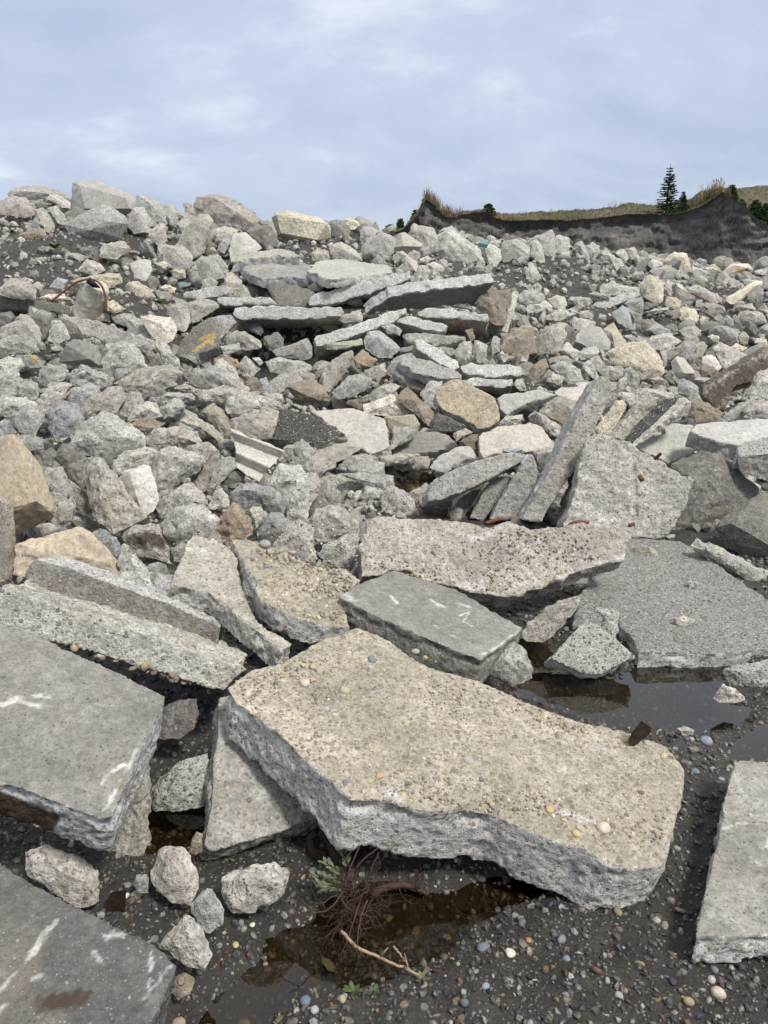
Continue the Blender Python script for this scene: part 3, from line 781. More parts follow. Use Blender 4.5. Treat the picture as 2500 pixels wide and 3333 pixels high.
S('0', "775,1180 785,1150 800,1122 870,1120 940,1118 1000,1128 1060,1136 1100,1124 1160,1142 1220,1138 1330,1120 1357,1150 1348,1212 1300,1222 1240,1240 1170,1272 1090,1292 985,1268 850,1232 778,1248", "large rough pebbly boulder-like slab with a warm brown lower edge behind the scraped beam", az=172, ti=48, Y=3.65, th=.16, m='tan', t='w', em='con', grp=FG, jag=.012, ro=1.2, rt=2.2, id='H10',
  marks={'mark_white': [('6', "380,140 500,90", .03, .7), ('6', "430,420 560,400", .03, .8), ('6', "300,350 420,330", .04, .6), ('6', "770,310 960,235 1040,220", .025, .8), ('6', "600,190 680,140", .02, .6)]})
S('0', "1240,1330 1250,1290 1290,1232 1345,1190 1356,1164 1470,1166 1540,1214 1600,1255 1668,1300 1720,1330 1720,1392 1600,1408 1500,1412 1380,1408 1360,1370 1325,1330", "wide flat dark exposed-aggregate slab lying on the ground at the right", pl=[(1300, 1250, .12), (1640, 1390, .07), (1450, 1170, .14)], th=.085, m='agg', t='m', grp=FG, jag=.006, id='H11')
S('6', "713,655 760,600 820,535 872,480 905,500 935,515 1000,560 1040,600 1090,635 1060,660 1000,690 930,725 860,720 790,690", "triangular broken piece of dark aggregate slab standing in the puddle", pl=[(1267, 1335, .24), (1187, 1420, .10), (1372, 1412, .13)], th=.11, m='agg', t='g', grp=FG, jag=.010)
C('6', "905,430 960,436 1012,452 1010,540 990,560 950,525 898,490", "950,470,.3", "small aggregate-faced chunk behind the triangular piece in the puddle", t='g', m='agg', Y=3.22)
C('6', "430,690 500,610 560,580 600,612 640,668 642,740 600,760 530,768 460,730", "520,660,.5 600,670,.5 560,690,.55", "blunt grey chunk at the puddle's left shore below the scraped beam", t='g', Y=2.78)
C('6', "598,532 700,430 790,395 860,370 835,435 770,510 690,585 620,582", "650,540,.5 760,430,.4", "grey chunk wedged in shade beneath the rough boulder-like slab", t='w', Y=3.25)
C('6', "1468,705 1540,680 1670,660 1700,700 1700,815 1560,802 1495,780", "1540,715,.4 1680,700,.4", "low aggregate-topped chunk at the right edge beside the puddle", t='g', m='agg', Y=2.95)
C('6', "1420,822 1462,765 1520,785 1562,835 1520,846 1440,842", "1480,790,.6", "small pale lump at the puddle's right shore", t='l', Y=2.72)
C('6', "1320,172 1352,140 1440,170 1525,215 1600,260 1720,310 1720,400 1620,360 1570,320 1420,240", "1540,240,.4 1400,190,.3", "long broken edge piece lying along the back of the dark aggregate slab", t='g', Y=4.2)
C('6', "1240,482 1290,468 1338,488 1330,512 1290,520 1262,505", "1290,490,.5", "flat white clod lying on the dark aggregate slab", t='l', Y=3.38, ro=1.5)
C('6', "1308,322 1332,310 1356,332 1352,352 1322,350", "", "small grey lump on the dark aggregate slab above the white clod", t='g', Y=3.82)
S('8', "1512,165 1560,160 1720,172 1740,920 1600,925 1480,930 1345,932 1375,790 1420,560 1455,400 1490,250", "pale smooth slab with curved white scrapes at the right edge of the foreground", pl=[(1592, 1642, .17), (1502, 2022, .13), (1680, 1642, .17)], th=.085, m='smooth', t='m', grp=FG, jag=.003, id='H21',
  marks={'mark_white': [('8', "1465,460 1520,435 1600,432 1700,450", .006, .8), ('8', "1560,360 1600,415", .006, .8), ('8', "1640,540 1700,490", .016, .8), ('8', "1580,570 1620,600", .009, .8), ('8', "1520,230 1560,320", .012, .4)]})
S('7', "-60,560 0,600 40,628 180,705 330,792 480,882 600,930 690,972 768,1040 745,1110 690,1220 640,1305 580,1420 -60,1420", "dark scuffed slab filling the bottom left corner, with white streaks and a brown stain", pl=[(0, 1865, .30), (382, 2078, .21), (0, 2212, .25)], th=.12, m='smooth', t='k', grp=FG, jag=.005, em='con', rt=1.6, id='H22',
  marks={'mark_white': [('7', "-20,1180 60,1090 150,990 240,860", .010, .65), ('7', "-40,1300 20,1230", .01, .55), ('7', "400,1000 430,1030", .010, .5), ('7', "450,930 530,920", .009, .6), ('7', "655,990 650,1100 640,1150", .006, .7), ('7', "620,1200 690,1110 750,1040", .008, .5), ('7', "150,1110 240,1080", .007, .6)],
         'mark_brown': [('7', "225,1225 290,1215 340,1195", .036, .9)]})
# loose pieces on the ground in front
C('7', "655,640 690,545 740,534 800,545 850,640 862,720 815,782 750,770 690,740 660,690", "740,600,.5 720,680,.5 800,700,.5", "rounded grey chunk with a red smudge between the dark left slabs and the tan slab", t='l', Y=1.70)
C('7', "956,690 1000,645 1090,625 1180,614 1252,650 1240,725 1180,775 1100,812 1010,832 965,770", "1050,680,.5 1180,670,.5 1080,740,.55", "pale egg-shaped chunk on wet gravel below the sloping grey-brown slab", t='l', Y=1.66, ro=1.3)
C('7', "825,790 870,725 920,715 950,760 972,810 965,875 905,905 860,890 840,850", "900,770,.5 890,840,.5", "small pointed grey chunk between the egg-shaped one and the puddle", t='g', Y=1.58)
C('7', "688,972 740,900 790,842 840,840 880,910 922,1000 880,1062 800,1052 760,1025", "800,900,.5 850,980,.5 770,970,.4", "jagged pale chunk at the edge of the front puddle beside the bottom left slab", t='l', Y=1.47)
T('7', "735,1150 770,1090 812,1080 842,1110 820,1172 770,1202", "", "dark olive stone half under water in the front puddle", t='n', Y=1.40)
T('7', "818,560 830,500 850,474 876,482 872,560 845,572", "", "smooth brownish pebble stone leaning against the foot of the grey-brown slab", t='n', Y=1.80)
T('7', "575,700 590,660 640,655 642,740 600,738", "", "dark bluish angular stone left of the red-smudged chunk", t='u', Y=1.70)
C('7', "645,330 690,250 720,228 780,170 900,128 910,240 895,362 840,355 780,372 740,388 655,378", "760,240,.45 720,310,.5", "rough aggregate chunk in the dark gap left of the grey-brown slab", t='g', m='agg', Y=2.05)
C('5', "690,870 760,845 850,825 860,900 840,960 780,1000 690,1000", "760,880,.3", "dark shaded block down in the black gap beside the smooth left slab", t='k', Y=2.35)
C('7', "105,560 200,540 365,590 420,640 430,780 330,800 120,660", "250,640,.4 380,700,.4", "dirty lump beneath the smooth left slab, behind the bottom left slab", t='w', Y=1.72)
T('8', "1272,800 1290,768 1330,765 1358,790 1355,835 1310,850 1280,830", "", "round grey-brown cobble on gravel beside the pale right-hand slab", t='n', Y=1.80)
C('8', "700,885 760,850 830,840 890,870 850,900 770,925 710,920", "800,870,.3", "flat grey flake of concrete lying on the gravel under the tan slab's front edge", t='g', Y=1.72)
C('8', "1265,30 1300,18 1342,35 1335,60 1290,66", "", "small tan chip on the gravel behind the tan slab's right corner", t='w', Y=2.55)

# ---------------------------------------------------------------- the leaning group and the blocks right of the middle
MG = 'slabs leaning together right of the middle'
S('d', "1560,48 1610,65 1660,150 1640,215 1480,520 1420,640 1320,830 1230,960 1100,1185 1010,1175 945,1160 1060,960 1130,840 1220,660 1300,500 1400,300 1520,110", "longest of the leaning slabs, standing on end like a slanted post", az=178, ti=74, Y=5.0, th=.30, m='con', t='l', grp=MG, jag=.005, rt=1.2)
S('d', "990,665 1020,650 1045,680 1078,800 1060,860 1000,1010 920,1150 800,1170 695,1165 770,1020 880,850", "pointed leaning slab just left of the longest leaning slab", az=182, ti=74, Y=5.1, th=.25, m='con', t='g', grp=MG, jag=.005)
S('d', "720,850 790,830 870,835 830,900 740,1060 650,1185 540,1150 610,1020", "leaning slab half hidden under the near-horizontal one", az=178, ti=70, Y=5.25, th=.3, m='con', t='g', grp=MG, jag=.005)
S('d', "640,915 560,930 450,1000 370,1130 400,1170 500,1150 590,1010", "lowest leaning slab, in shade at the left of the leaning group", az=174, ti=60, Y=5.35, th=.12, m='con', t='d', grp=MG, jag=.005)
S('d', "215,960 270,855 400,790 620,705 840,645 960,650 990,670 960,710 800,800 640,880 470,960 330,1010 225,1030", "near-horizontal slab lying across the tops of the left leaning slabs", az=172, ti=66, Y=5.15, th=.28, m='con', t='g', grp=MG, jag=.005)
S('e', "20,1000 90,950 150,935 280,990 480,1080 700,1200 935,1325 900,1400 880,1480 800,1650 780,1720 705,1825 400,1830 250,1760 60,1780 -150,1790 -150,1620 -60,1350 -20,1150", "big upright broken block with rusty rebar ends right of the leaning slabs", t='y', Y=4.75, az=182, ti=66, th=.42, grp='large blocks right of the middle', m='con', em='con', rt=2.5, jag=.012, pmarks={'mark_brown': [('e', '430,1200 445,1200 462,1640 450,1640', .8)]})
B('e', "740,1190 880,1130 985,1085 1100,1110 1200,1150 1330,1290 1480,1400 1480,1500 1330,1620 1200,1680 1100,1700 900,1780 715,1825 800,1650 900,1400 935,1330", "935,1330,.6 1100,1120,.3 1250,1640,.3 1080,1500,.6", "dark rounded block behind the rebar block's right shoulder", t='d', Y=5.1, bk=.9, grp='large blocks right of the middle', box=0, cuts=4, ro=.8)
B('e', "1110,1740 1180,1660 1330,1570 1480,1450 1560,1440 1680,1560 1700,2080 1560,2060 1420,2000 1200,1900", "1480,1560,.4 1250,1700,.5 1600,1900,.5", "dark angular block at the right edge behind the flat aggregate slab", t='d', Y=4.55, grp='large blocks right of the middle')
S('e', "690,840 800,850 950,870 900,920 880,990 960,1060 940,1100 720,1190 600,1130 410,1040 560,960 690,940", "smooth grey slab lying shaded behind the rebar block", az=170, ti=38, Y=5.9, th=.1, m='smoothflat', t='g', grp=MG, jag=.005)
S('e', "900,915 950,860 1150,830 1400,815 1700,810 1700,960 1500,1000 1320,1040 1150,1010 1000,960", "thick slab with a ragged grey edge reaching in from the right edge", az=178, ti=22, Y=5.6, th=.15, m='smoothflat', t='g', grp='slabs stacked at the right edge', jag=.012)
S('e', "1300,1060 1360,1000 1500,970 1700,960 1700,1100 1600,1110 1480,1120 1310,1130", "rough aggregate slab under the ragged slab at the right edge", az=180, ti=30, Y=5.1, th=.13, m='agg', t='g', grp='slabs stacked at the right edge', jag=.012)
C('e', "1300,1150 1450,1170 1700,1175 1700,1320 1560,1340 1440,1300 1310,1240", "1450,1200,.3 1600,1190,.3", "lowest dark layer of the slab stack at the right edge", t='d', Y=5.0)
S('e', "345,1010 430,880 560,740 690,640 840,625 770,720 640,830 520,930 405,1040", "dark blackish top face of the slab leaning above the big block", az=200, ti=48, Y=5.85, th=.12, m='asphalt', t='g', em='con', grp=MG, jag=.004)
C('e', "850,615 905,680 880,760 740,860 600,950 430,1045 400,1040 560,900 700,790 820,680", "880,680,.3 640,880,.3", "pale broken edge slab lying along the blackish leaning slab", t='l', Y=5.75)
C('e', "215,940 300,850 440,680 620,620 650,650 520,740 430,880 340,1000", "480,700,.4 330,920,.4", "tan leaning strip of concrete between two leaning slabs right of the longest one", t='w', Y=6.0)
C('e', "90,920 180,780 270,660 340,660 370,700 300,830 205,945", "300,700,.4 180,850,.4", "pale leaning strip directly behind the longest leaning slab", t='c', Y=5.9)
S('e', "985,525 1150,420 1380,270 1560,180 1640,150 1700,400 1580,410 1440,440 1420,500 1280,540 1250,610 1200,740 1120,730 1020,640", "dark brown rusty-stained slab leaning at the right edge", az=195, ti=62, Y=7.6, th=.16, m='con', t='w', em='con', grp='brown-stained slabs at right', jag=.008, ro=1.2,
  marks={'mark_brown': [('e', "1010,520 1200,420 1500,240", .07, .7), ('e', "1100,640 1300,500 1500,380", .26, .8)]})
C('e', "880,630 930,640 1080,700 1185,770 1130,835 950,840 890,770", "930,690,.3 1120,790,.4", "brown-stained block below the rusty slab at right", t='n', Y=7.0)
C('e', "1160,830 1220,760 1390,660 1440,650 1400,760 1330,820", "1300,740,.4", "grey chunk in shade left of the pale chunk at the right edge", t='g', Y=6.3)
C('e', "1415,640 1430,480 1460,430 1540,390 1700,380 1700,660 1560,650", "1480,500,.4 1600,500,.4", "tall pale grey chunk at the right edge under the rusty slab", t='l', Y=6.5)
C('e', "1350,770 1400,670 1520,650 1700,680 1700,800 1540,815 1400,790", "1500,720,.5", "pale grey wedge at the right edge on top of the slab stack", t='l', Y=6.2)
# ---------------------------------------------------------------- the heap, left half
CR = dict(grp='broken concrete along the crest of the heap')
def channel():
    q_ = px('3', [(1115, 735)])[0]; Yc = hitY(*q_) - .12; A, B_, C_, D_ = [atY(u, v, Yc + q) for (u, v), q in zip(px('3', parse("1000,528 1238,618 1118,752 1030,705")), (.05, .02, -.12, -.10))]
    ns, nt = 60, 46; s_, t_ = np.meshgrid(np.linspace(0, 1, ns), np.linspace(0, 1, nt)); s1, t1 = s_.ravel()[:, None], t_.ravel()[:, None]
    P = (A * (1 - s1) + B_ * s1) * (1 - t1) + (D_ * (1 - s1) + C_ * s1) * t1; c = P.mean(0); dv = (c - EYE) / np.linalg.norm(c - EYE)
    prof = np.interp(t1[:, 0], [0, .06, .22, .38, .5, .56, .62, .78, .92, 1], [.0, -.01, .055, .045, -.02, -.035, -.02, .04, .0, -.01])
    F_ = P + dv * (prof + .006 * fbm(P * 20, 3, 3))[:, None]; rim = np.minimum(np.minimum(s1, 1 - s1), np.minimum(t1, 1 - t1))[:, 0] * 8
    Bk = P + dv * (.10 + .06 * np.minimum(rim, 1) + .03 * fbm(P * 8, 3, 5))[:, None]
    jag = (.02 * fbm(P * 14, 3, 7) * np.maximum(1 - rim * 3, 0))[:, None] * (P - c) / (np.linalg.norm(P - c, axis=1)[:, None] + .01)
    V = np.vstack([F_ + jag, Bk + jag]); n = ns * nt; i = np.arange(n).reshape(nt, ns)
    q = np.stack([i[:-1, :-1], i[1:, :-1], i[1:, 1:], i[:-1, 1:]], 2).reshape(-1, 4); fc = [q, q[:, ::-1] + n]
    loop = np.concatenate([i[0, :], i[1:, -1], i[-1, -2::-1], i[-2:0:-1, 0]]); l2 = np.roll(loop, -1); fc.append(np.stack([loop, l2, l2 + n, loop + n], 1))
    o = link('concrete_chunk', mesh_np('concrete_chunk', V - c, np.vstack(fc), [M['smoothflat']]), loc=c); o.color = (.47, .45, .40, 1)
    tag(o, "pale curved channel piece with two smooth grooves left of the black-topped slab", 'concrete chunk', 'loose broken chunks on the left side of the heap', 'thing')
channel()
# crest
C('1', "25,105 60,80 130,70 230,85 290,105 280,127 190,132 110,132 40,125", "90,95,.4 200,105,.4", "long flat boulder topping the far left end of the crest", t='g', **CR)
C('1', "-30,150 20,140 60,112 110,125 140,165 150,195 110,210 50,180 -30,190", "80,150,.5", "weathered chunk under the long flat boulder at the crest's left end", t='w', **CR)
C('1', "200,130 215,110 260,115 305,142 305,172 270,168", "250,140,.4", "small pale slab piece wedged left of the largest crest block", t='l', **CR)
C('1', "132,140 180,138 222,152 205,172 150,172", "", "dark flat chunk under the crest's long flat boulder", t='d', **CR)
B('1', "305,185 315,60 340,45 420,50 480,80 560,105 592,140 592,185 560,197 480,187 350,192", "345,70,.35 540,125,.35 560,170,.3 370,170,.35", "largest upright block on the crest, flat grey with pale blotches", t='g', m='smoothflat', **CR)
B('1', "278,240 350,195 440,152 470,155 545,205 555,240 520,300 400,333 370,332 300,280", "450,225,.55 365,215,.35 390,265,.6 520,235,.35", "big angular block with a smooth slanting top leaning below the largest crest block", t='g', **CR)
C('1', "590,110 640,115 730,165 742,215 720,242 660,222 590,160", "650,150,.5", "boulder behind the right shoulder of the largest crest block", t='g', **CR)
C('1', "548,240 570,170 620,160 660,230 640,277 580,282", "600,200,.5", "rounded grey chunk right of the angular leaning crest block", t='g', **CR)
C('1', "638,280 690,230 715,240 722,310 680,332", "695,265,.5", "upright triangular chunk below the right end of the crest boulders", t='w', **CR)
C('1', "150,180 185,165 215,190 205,225 165,215", "", "small chunk on the dirt slope left of the angular crest block", t='g', **CR)
C('1', "205,170 240,155 280,200 300,250 260,235", "", "narrow tilted chunk touching the left side of the angular crest block", t='g', **CR)
C('1', "720,200 755,190 772,215 760,250 735,245", "", "small chunk in the notch of the crest before the thin shard", t='g', **CR)
C('1', "788,142 825,152 838,195 806,207", "812,170,.3", "thin pointed shard sticking up on the crest", t='g', **CR)
C('1', "828,160 850,120 930,107 990,120 1060,165 1120,215 1110,252 1060,267 980,252 900,247 850,197", "930,130,.5 1040,200,.5 900,190,.45", "big rounded boulder on the crest with a rust streak along its top", t='w', **CR)
C('1', "768,320 800,250 860,195 900,190 922,220 917,290 880,360 840,387 790,352", "860,230,.5 830,310,.5 890,270,.4", "tall craggy boulder standing below the big rounded crest boulder", t='w', **CR)
C('1', "758,240 790,210 842,200 850,232 790,282", "", "grey chunk behind the tall craggy boulder's left side", t='g', **CR)
C('1', "918,260 980,245 1032,262 1022,302 955,320", "980,275,.5", "pale chunk under the big rounded crest boulder", t='y', **CR)
C('1', "938,350 965,290 990,283 1002,322 970,367", "", "narrow upright chunk right of the tall craggy boulder", t='g', **CR)
C('1', "1060,267 1115,240 1172,245 1212,330 1155,342 1110,310", "1150,262,.4 1170,320,.3", "chunk with a flat dark face under the right end of the rounded crest boulder", t='d', **CR)
C('1', "1130,235 1145,222 1172,225 1180,245 1140,248", "", "small lump on the crest between the rounded boulder and the ledged block", t='g', **CR)
B('1', "1173,210 1190,185 1250,180 1380,210 1418,238 1425,250 1432,300 1380,327 1250,312 1200,292", "1200,200,.55 1410,236,.55 1215,275,.4 1370,305,.45 1225,222,.3 1390,250,.3", "pale block with an overhanging ledge along its top, on the crest", t='c', **CR)
C('1', "988,352 1010,280 1060,270 1132,342 1100,362 1000,402", "1050,300,.3 1080,345,.3", "pale smooth wedge standing behind the left end of the slab stack", t='y', m='smoothflat')
C('1', "1475,235 1500,205 1530,215 1560,240 1530,260 1490,258", "", "cream lump on the skyline right of the ledged block", t='c', **CR)
C('1', "1345,360 1375,340 1420,355 1425,390 1350,395", "", "tan chunk on the dirt below the ledged crest block", t='w')
C('1', "1425,330 1470,315 1540,350 1565,395 1480,395 1430,370", "1480,345,.5", "pale flat-topped chunk on the dirt right of the ledged block", t='l')
C('1', "1560,240 1590,228 1610,250 1580,258", "", "small cream stone on the skyline at the heap's middle", t='y', **CR)
# dirt slope
D = dict(grp='pieces scattered on the dirt slope at left')
C('1', "75,290 110,270 160,268 182,258 202,290 150,312", "", "pale soil-crusted lump on the dirt slope at left", t='n', **D)
C('1', "332,440 375,390 430,405 457,440 410,457", "385,415,.5", "whitish chunk alone on the middle of the dirt slope", t='l', **D)
C('1', "278,360 330,363 390,382 350,397", "", "thin flat flake on the dirt slope under the angular crest block", t='w', **D)
C('1', "388,340 424,335 428,397 402,400", "", "small upright brick-shaped piece below the angular crest block", t='d', **D)
C('1', "345,340 385,335 390,362 350,365", "", "small dark piece under the angular crest block", t='d', **D)
C('1', "430,380 440,325 540,310 562,350 500,392", "500,335,.5", "grey chunk half sunk in dirt right of the brick-shaped piece", t='w', **D)
C('1', "558,410 600,390 652,393 657,440 630,482 588,470", "600,430,.3", "pale tooth-shaped chunk pointing down the dirt slope", t='y', m='smoothflat', **D)
C('1', "680,370 680,325 704,323 708,397 688,395", "", "narrow upright sliver beside the blotched chunk", t='l', **D)
C('1', "705,400 708,335 790,325 832,375 820,430 760,442", "750,345,.4 800,400,.45", "broad chunk with a pale blotched face in the middle of the upper left slope", t='y', **D)
C('1', "660,405 720,400 745,425 700,440", "", "thin slab fragment under the blotched chunk", t='w', **D)
C('1', "733,440 800,433 805,470 750,477", "", "small cream block just below the blotched chunk", t='c', **D)
C('1', "845,400 870,373 940,400 972,470 900,482 860,462", "880,395,.4", "slanted grey-green chunk left of the slab stack", t='g')
C('1', "868,482 910,468 947,490 930,517 880,512", "", "whitish lump under the slanted grey-green chunk", t='l')
C('1', "905,375 940,365 985,420 975,460 940,395", "", "narrow chunk behind the slanted grey-green one", t='g')
C('1', "965,470 1000,450 1045,480 1050,530 990,540 970,500", "", "rough brown-grey lump against the slab stack's left end", t='w')
C('1', "545,490 600,487 662,525 640,557 590,547", "590,510,.3", "flat cream piece lying on the dirt right of the column stub", t='c', **D)
C('1', "-30,530 0,510 40,475 110,468 157,512 155,562 60,562 0,545", "60,500,.5 120,530,.5", "rounded grey boulder at the left edge above the long dark slab edge", t='w', **D)
C('1', "213,510 250,468 297,480 270,522", "", "small grey block on the dirt left of the column stub", t='u', **D)
C('1', "140,500 165,485 190,505 180,525 150,522", "", "small pale lump right of the rounded boulder at the left edge", t='l', **D)
C('1', "160,560 210,540 280,540 285,565 220,572", "", "pale flat lump left of the rusty bar", t='p', **D)
C('1', "300,485 360,465 480,448 527,450 527,490 470,517 400,510", "440,465,.4 510,470,.3", "long pale chunk behind the top of the column stub", t='c', **D)
C('1', "690,510 720,498 760,515 755,535 710,532", "", "small tan lump on the dirt below the tooth-shaped chunk", t='p', **D)
C('1', "300,460 330,455 355,470 330,480", "", "little stone on the dirt above the column stub", t='g', **D)
C('1', "455,570 490,565 540,605 500,625 460,612", "", "cream chunk against the right side of the column stub", t='c', **D)
# slab stack
ST = dict(grp='flat slabs stacked in the middle of the heap')
S('1', "1000,402 1035,372 1120,352 1205,342 1260,352 1300,375 1160,378 1060,390", "uppermost slab of the stack, a dark tapering one tilted to the left", az=185, ti=24, Y=10.9, th=.16, m='con', t='w', jag=.02, **ST)
S('c', "140,150 200,130 480,125 560,140 560,200 440,205 380,195 290,210 200,190", "broad grey slab near the top left of the stack", az=178, ti=15, Y=10.5, th=.13, m='con', t='g', jag=.02, **ST)
S('c', "490,165 560,110 660,103 720,110 950,140 955,180 800,195 620,215 580,205", "wide dark-topped slab at the top right of the stack", az=182, ti=16, Y=10.3, th=.12, m='smoothflat', t='g', jag=.02, **ST)
S('c', "272,228 340,222 440,240 545,285 480,330 390,365 350,355", "triangular slab fragment hanging down the front of the stack", az=175, ti=50, Y=9.95, th=.12, m='con', t='d', jag=.015, **ST)
S('c', "498,330 520,300 640,270 860,205 1050,165 1060,215 950,260 780,305 640,345 505,357", "long rough slab edge slanting up to the right under the top slabs", az=185, ti=78, Y=9.95, th=.6, m='edge', t='l', em='con', jag=.01, **ST)
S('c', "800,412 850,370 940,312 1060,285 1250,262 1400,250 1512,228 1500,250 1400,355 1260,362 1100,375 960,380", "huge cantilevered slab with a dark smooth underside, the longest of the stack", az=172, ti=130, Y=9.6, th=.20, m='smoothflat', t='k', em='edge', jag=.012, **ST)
S('c', "92,400 108,368 160,360 450,362 680,362 690,378 682,412 560,430 300,430 120,427", "long straight slab edge over the black hollow at the stack's front left", az=180, ti=80, Y=9.2, th=.8, m='edge', t='l', em='con', jag=.008, **ST)
S('c', "8,325 20,310 160,307 300,312 340,350 260,352 20,352", "thinner slab edge just above the long straight one", az=180, ti=80, Y=9.6, th=.6, m='edge', t='l', em='con', jag=.008, **ST)
S('1', "790,545 800,530 900,508 980,502 998,520 990,542 900,556 800,560", "small slab poking out at the far left of the stack", az=178, ti=62, Y=9.7, th=.4, m='con', t='g', jag=.01, **ST)
S('c', "530,540 545,515 660,480 800,440 1000,372 1035,365 1040,400 960,450 800,505 640,560 545,578", "pale slab edge slanting up to the right at the foot of the stack", az=178, ti=64, Y=8.9, th=.6, m='edge', t='l', em='con', jag=.01, **ST)
S('c', "965,440 1000,415 1060,410 1250,455 1258,470 1240,498 1180,490 1040,460", "thin slab edge sloping down to the right beside the pale slanting one", az=176, ti=66, Y=9.0, th=.5, m='edge', t='w', em='con', jag=.01, **ST)
S('c', "1085,395 1140,367 1250,368 1470,400 1480,420 1475,442 1380,435 1240,425 1100,412", "slab edge with a bent wire hanging under it at the stack's right end", az=182, ti=70, Y=9.1, th=.6, m='edge', t='l', em='con', jag=.01, **ST)
S('c', "1010,520 1040,508 1200,510 1350,518 1360,555 1250,570 1040,550", "dusty slab edge below the one with the hanging wire", az=182, ti=70, Y=8.8, th=.5, m='con', t='g', jag=.01, **ST)
S('c', "1000,580 1080,560 1290,580 1300,620 1180,622 1000,605", "lowest dusty slab edge on the right side of the stack", az=182, ti=72, Y=8.5, th=.4, m='con', t='w', jag=.01, **ST)
S('c', "1075,540 1110,535 1200,580 1310,650 1322,690 1280,710 1180,650 1090,590", "pale slab piece lying diagonally over the lower right of the stack", az=170, ti=55, Y=8.3, th=.2, m='edge', t='l', em='con', jag=.01, **ST)
S('c', "995,650 1020,635 1130,645 1270,690 1340,730 1330,745 1200,750 1060,715", "crumb-strewn slab with a thick pale rim below the diagonal piece", az=175, ti=40, Y=8.0, th=.12, m='con', t='g', jag=.015, **ST)
S('c', "960,715 1010,695 1130,740 1180,770 1120,820 1050,800", "dark shaded slab tucked under the crumb-strewn one", az=170, ti=62, Y=8.05, th=.1, m='smoothflat', t='d', jag=.01, **ST)
S('c', "1320,680 1380,660 1500,668 1655,680 1660,735 1500,745 1340,720", "flat slab edge covered in gravel at the stack's lower right", az=182, ti=62, Y=8.2, th=.4, m='edge', t='l', em='con', jag=.012, **ST)
S('c', "1335,760 1390,740 1610,750 1610,785 1560,800 1400,795", "bottom slab edge of the lower right pile with a black gap beneath", az=182, ti=66, Y=7.95, th=.4, m='edge', t='w', em='con', jag=.012, **ST)
C('c', "660,420 790,375 805,410 790,440 690,450", "740,405,.4", "small tan chunk pinched between the slabs of the stack", t='w', Y=9.3)
C('c', "495,260 570,215 620,240 560,285", "", "small slab remnant in the dark between the upper slabs", t='d', Y=10.1)
C('c', "800,545 825,500 870,488 960,540 1000,590 950,640 880,640 810,590", "870,530,.5 930,580,.5", "rounded boulder under the pale slanting slab edge", t='g', Y=8.7)
C('c', "900,470 960,455 1010,490 1000,520 930,505", "", "small chunk beside the rounded boulder under the slabs", t='g', Y=8.8)
C('c', "560,570 700,545 790,535 800,570 700,590 600,597", "", "shaded slab edge right under the pale slanting one", t='w', Y=8.85)
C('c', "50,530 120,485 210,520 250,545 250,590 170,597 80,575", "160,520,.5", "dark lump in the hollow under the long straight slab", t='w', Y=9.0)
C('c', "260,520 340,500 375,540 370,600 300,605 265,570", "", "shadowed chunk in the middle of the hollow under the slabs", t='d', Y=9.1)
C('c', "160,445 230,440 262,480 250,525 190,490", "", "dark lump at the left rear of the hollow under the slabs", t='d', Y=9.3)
C('c', "310,600 400,570 500,530 525,580 525,640 470,652 330,630", "470,560,.5 420,620,.4", "wedge-shaped chunk at the mouth of the hollow", t='g', Y=8.6)
C('c', "272,660 340,635 480,660 525,690 480,735 400,742 300,715", "400,660,.45", "flat pale chunk in front of the wedge-shaped one", t='l', Y=8.4)
C('c', "585,720 630,650 740,590 750,640 690,740 620,822 590,810", "700,640,.4", "upright tan slab fragment leaning right, below the pale slanting slab", t='w', Y=8.2)
C('c', "740,640 800,590 875,650 850,690 770,695", "", "brown flat fragment behind the upright tan fragment", t='q', Y=8.45)
C('c', "625,825 720,740 800,728 845,750 835,800 740,850 660,860", "760,760,.4", "grey slab fragment leaning at the foot of the upright tan one", t='g', Y=7.9)
C('c', "810,860 880,800 950,770 1000,790 960,850 880,880", "", "dusty grey flat piece right of the leaning grey fragment", t='y', Y=7.7)
C('c', "808,705 920,660 930,720 890,755 825,745", "", "tan lump above the dusty grey flat piece", t='w', Y=8.1)
C('c', "920,720 960,640 1060,610 1090,650 990,690 960,760", "", "grey chunk in shade left of the crumb-strewn slab", t='g', Y=8.2)
C('c', "-10,680 20,640 70,680 125,750 60,770 0,720", "", "pointed whitish chunk left of the flat pale one", t='l', Y=8.3)
C('c', "125,680 160,625 230,680 245,700 200,745 140,735", "180,665,.5", "pale rounded chunk between the reddish block and the hollow", t='l', Y=8.5)
C('c', "200,640 240,635 262,665 240,680", "", "small stone at the left of the hollow's mouth", t='g', Y=8.5)
C('c', "-10,640 60,632 120,645 128,690 60,710 0,700", "", "reddish brown block below the yellow-marked slab", t='q', Y=8.4)
C('c', "290,825 300,770 350,730 440,690 450,715 380,790 340,828", "", "narrow white chunk leaning in front of the flat pale chunk", t='l', Y=8.0)
C('c', "240,790 270,755 300,775 290,820 250,815", "", "small tan-grey stone left of the narrow white chunk", t='g', Y=8.0)
C('c', "380,800 420,770 540,760 590,790 620,850 560,870 430,850", "", "brown dirt-faced slab with a pale rim, left of centre", t='n', Y=7.8, m='tan')
